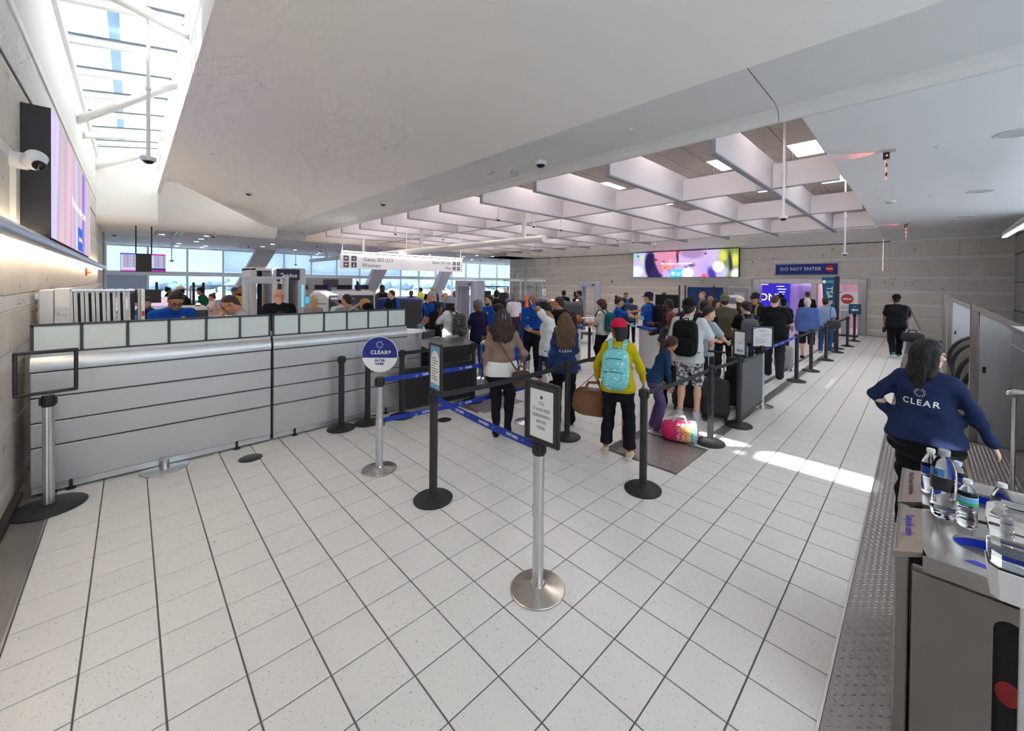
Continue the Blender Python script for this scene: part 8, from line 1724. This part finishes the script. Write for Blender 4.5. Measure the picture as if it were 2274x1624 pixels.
suitcase(-2.10, 7.02, 0.15, 0.42, 0.28, 0.62, 'black suitcase topped by a bag, behind the nearest one', handle=1.02)
b_ = tag(MB().add(*rounded(0.36, 0.22, 0.20, 4)).obj('tote_bag', M_luggb, None, True, 1.2, loc=(-2.10, 7.0, 0.745)), 'black zipped bag riding on top of the second suitcase', 'bag')
suitcase(-2.68, 6.35, 0.3, 0.42, 0.28, 0.72, 'black suitcase standing behind the tattooed leg of the white-shirted man', handle=0.98)
suitcase(-2.30, 11.0, 0.2, 0.40, 0.25, 0.58, 'grey suitcase beside the broad man in black', mat('grey_shell', (0.30, 0.29, 0.28), 0.4), 1.0)
t = suitcase(-3.42, 3.62, -0.7, 0.34, 0.24, 0.56, 'pale printed suitcase held by the woman in the brown hoodie', print_cloth('white_scribble_shell', srgb(205, 205, 206), [(srgb(70, 70, 76), 0.64), (srgb(190, 90, 120), 0.72)], 24), 1.0)
text('POWER', 0.05, M_gtext, t, (0.0, -0.145, 0.33), (0, -1, 0), up=(1, 0, 0))
# brown leather duffel on the yellow woman's shoulder
def duffel(x, y, z, rz, w, d, h, label, m, strapm, strap_to=None, tilt=0.0, name='duffel_bag'):
    t = thing(name, label, 'bag', (x, y, z), rz); o = MB().add(*rounded(w, d, h, 3.4, 28, 14)).obj('bag_body', m, t, True, 1.2); o.location = (0, 0, h/2); o.rotation_euler = (0, tilt, 0)
    MB().tube([(-w*0.40, 0, h*0.97), (0, 0, h*1.0), (w*0.40, 0, h*0.97)], 0.006, 8).obj('zip', M_alu, t, True)
    for sy in (-1, 1): MB().tube([(-w*0.2, sy*d*0.25, h*0.90), (-w*0.12, sy*d*0.12, h*1.22), (w*0.12, sy*d*0.12, h*1.22), (w*0.2, sy*d*0.25, h*0.90)], 0.010, 8, True).obj('handle', strapm, t, True)
    if strap_to:
        inv = (Matrix.Translation((x, y, z)) @ Matrix.Rotation(rz, 4, 'Z')).inverted()
        P_ = [inv @ Vector(p) for p in strap_to]
        m2 = MB(); m2.sheet([[tuple(p+Vector((0, 0, 0))+q) for p in P_] for q in (Vector((-0.012, -0.016, 0)), Vector((0.012, 0.016, 0)), Vector((0.016, 0.012, 0.004)), Vector((-0.012, -0.016, 0.0)))]); m2.obj('shoulder_strap', strapm, t, True)
    return t
M_lea = mat('brown_leather', srgb(112, 76, 46), 0.4, var=0.2, vscale=5, bump=0.3, bscale=24); M_leas = mat('tan_strap', srgb(140, 90, 56), 0.5)
w_ = PP['yellow']['wr'][-1]
sh_ = PP['yellow']['SH'][-1]
duffel(-2.93, 4.12, 0.36, 0.75, 0.52, 0.27, 0.34, 'brown leather holdall hanging from the mustard blouse woman', M_lea, M_leas, [(-3.10, 3.97, 0.66), (w_.x-0.02, w_.y+0.0, 0.92), (w_.x+0.02, w_.y+0.06, 0.95), (-2.78, 4.27, 0.66)], 0.12)
# pink and rainbow duffel of the girl
P_pink = mat('pink_leatherette', srgb(226, 48, 110), 0.4)
t = duffel(-2.20, 5.02, 0.0, 0.45, 0.46, 0.24, 0.26, 'hot pink duffel with sequin rainbow panel on the floor', P_pink, mat('clear_strap', srgb(226, 220, 232), 0.3))
for k, c in enumerate(((226, 48, 110), (245, 130, 60), (250, 200, 90), (110, 200, 210))):
    P_s = print_cloth('sequins_%d' % k, srgb(*c), [(srgb(250, 240, 235), 0.56)], 60); q = MB().add(*rounded(0.10, 0.25, 0.25, 4.0, 20, 10)).obj('sequin_panel', P_s, t, True, 1.2); q.location = (-0.02+0.062*k, -0.004, 0.13)
# shoulder bags
duffel(-0.12, 15.1, 0.50, 0.2, 0.50, 0.26, 0.27, 'black duffel slung from the walking man', M_luggb, M_web, [(-0.22, 15.05, 0.85), (-0.22, 15.14, 1.46), (-0.20, 15.32, 1.47), (0.02, 15.2, 0.85)])
duffel(-1.75, 14.25, 0.78, 0.5, 0.34, 0.14, 0.26, 'black shoulder bag on the man in the light blue shirt', M_luggb, M_web, [(-1.83, 14.2, 1.04), (-1.84, 14.32, 1.38), (-1.84, 14.5, 1.40)])
duffel(-3.52, 3.42, 0.72, 1.1, 0.24, 0.12, 0.22, 'brown monogram handbag at the hip of the brown hoodie woman', mat('monogram_leather', srgb(70, 52, 42), 0.5, var=0.5, vscale=40), mat('brown_strap', srgb(96, 66, 52), 0.6), [(-3.55, 3.37, 0.93), (-3.70, 3.27, 1.20), (-3.92, 3.24, 1.42)], name='handbag')
tag(MB().add(*rounded(0.17, 0.06, 0.56, 5.0)).obj('soft_toy_blanket', mat('pink_plush', srgb(232, 130, 186), 0.9, bump=0.4, bscale=60), None, True, 1.2, loc=(-2.60, 4.42, 0.28)), 'pink plush blanket hanging behind the mustard blouse woman', 'blanket')
t = thing('basketball', 'orange brown ball resting on the checking podium beside the teal backpack', 'ball', (-5.82, 7.50, 1.152)); MB().ell((0, 0, 0), (0.12, 0.12, 0.12), 22, 14).obj('ball_body', mat('ball_leather', srgb(170, 92, 48), 0.6, bump=0.3, bscale=120), t, True)
for a in (0, PI/2): MB().tube([(0.1205*math.cos(q)*math.cos(a), 0.1205*math.cos(q)*math.sin(a), 0.1205*math.sin(q)) for q in np.linspace(0, 2*PI, 25)], 0.002, 5).obj('seam', M_black, t)
# phones, hair ribbon, clip
t = thing('phone', 'purple-backed phone in the hand of the walking man', 'phone', tuple(PP['walker']['wr'][-1]-Vector((0.0, 0.0, 0.12))), 0.3); MB().rbox(-0.038, 0.038, -0.005, 0.005, -0.075, 0.075, 0.004).obj('phone_body', mat('purple_case', srgb(70, 60, 120), 0.4), t); MB().box(-0.034, 0.034, -0.0062, -0.005, -0.07, 0.07).obj('phone_screen', M_camd, t)
ha, HJ = PP['girl']['head']
v = ha @ np.array([0, -0.125, 0.16])*1.03+HJ
m = MB()
for k in range(7): a = 2*PI*k/7; m.ell((v[0]+0.028*math.cos(a), v[1]-0.01, v[2]+0.028*math.sin(a)), (0.02, 0.014, 0.02), 8, 5)
m.tube([(v[0], v[1]-0.02, v[2]), (v[0]+0.02, v[1]-0.06, v[2]-0.09), (v[0]+0.01, v[1]-0.06, v[2]-0.16)], 0.009, 6).obj('hair_ribbon', cloth((196, 166, 222)), PP['girl']['t'], True)
ha, HJ = PP['hoodie']['head']; v = ha @ np.array([0.02, -0.135, 0.13])*1.03+HJ
m = MB()
for sx in (-0.018, 0.018): m.tube([(v[0]+sx, v[1], v[2]+0.035), (v[0]+sx*1.3, v[1]-0.012, v[2]), (v[0]+sx, v[1]-0.004, v[2]-0.04)], 0.006, 6)
m.tube([(v[0]-0.018, v[1]-0.01, v[2]), (v[0]+0.018, v[1]-0.01, v[2])], 0.006, 6); m.obj('hair_clip', mat('blue_clip', srgb(110, 130, 190), 0.3), PP['hoodie']['t'], True)
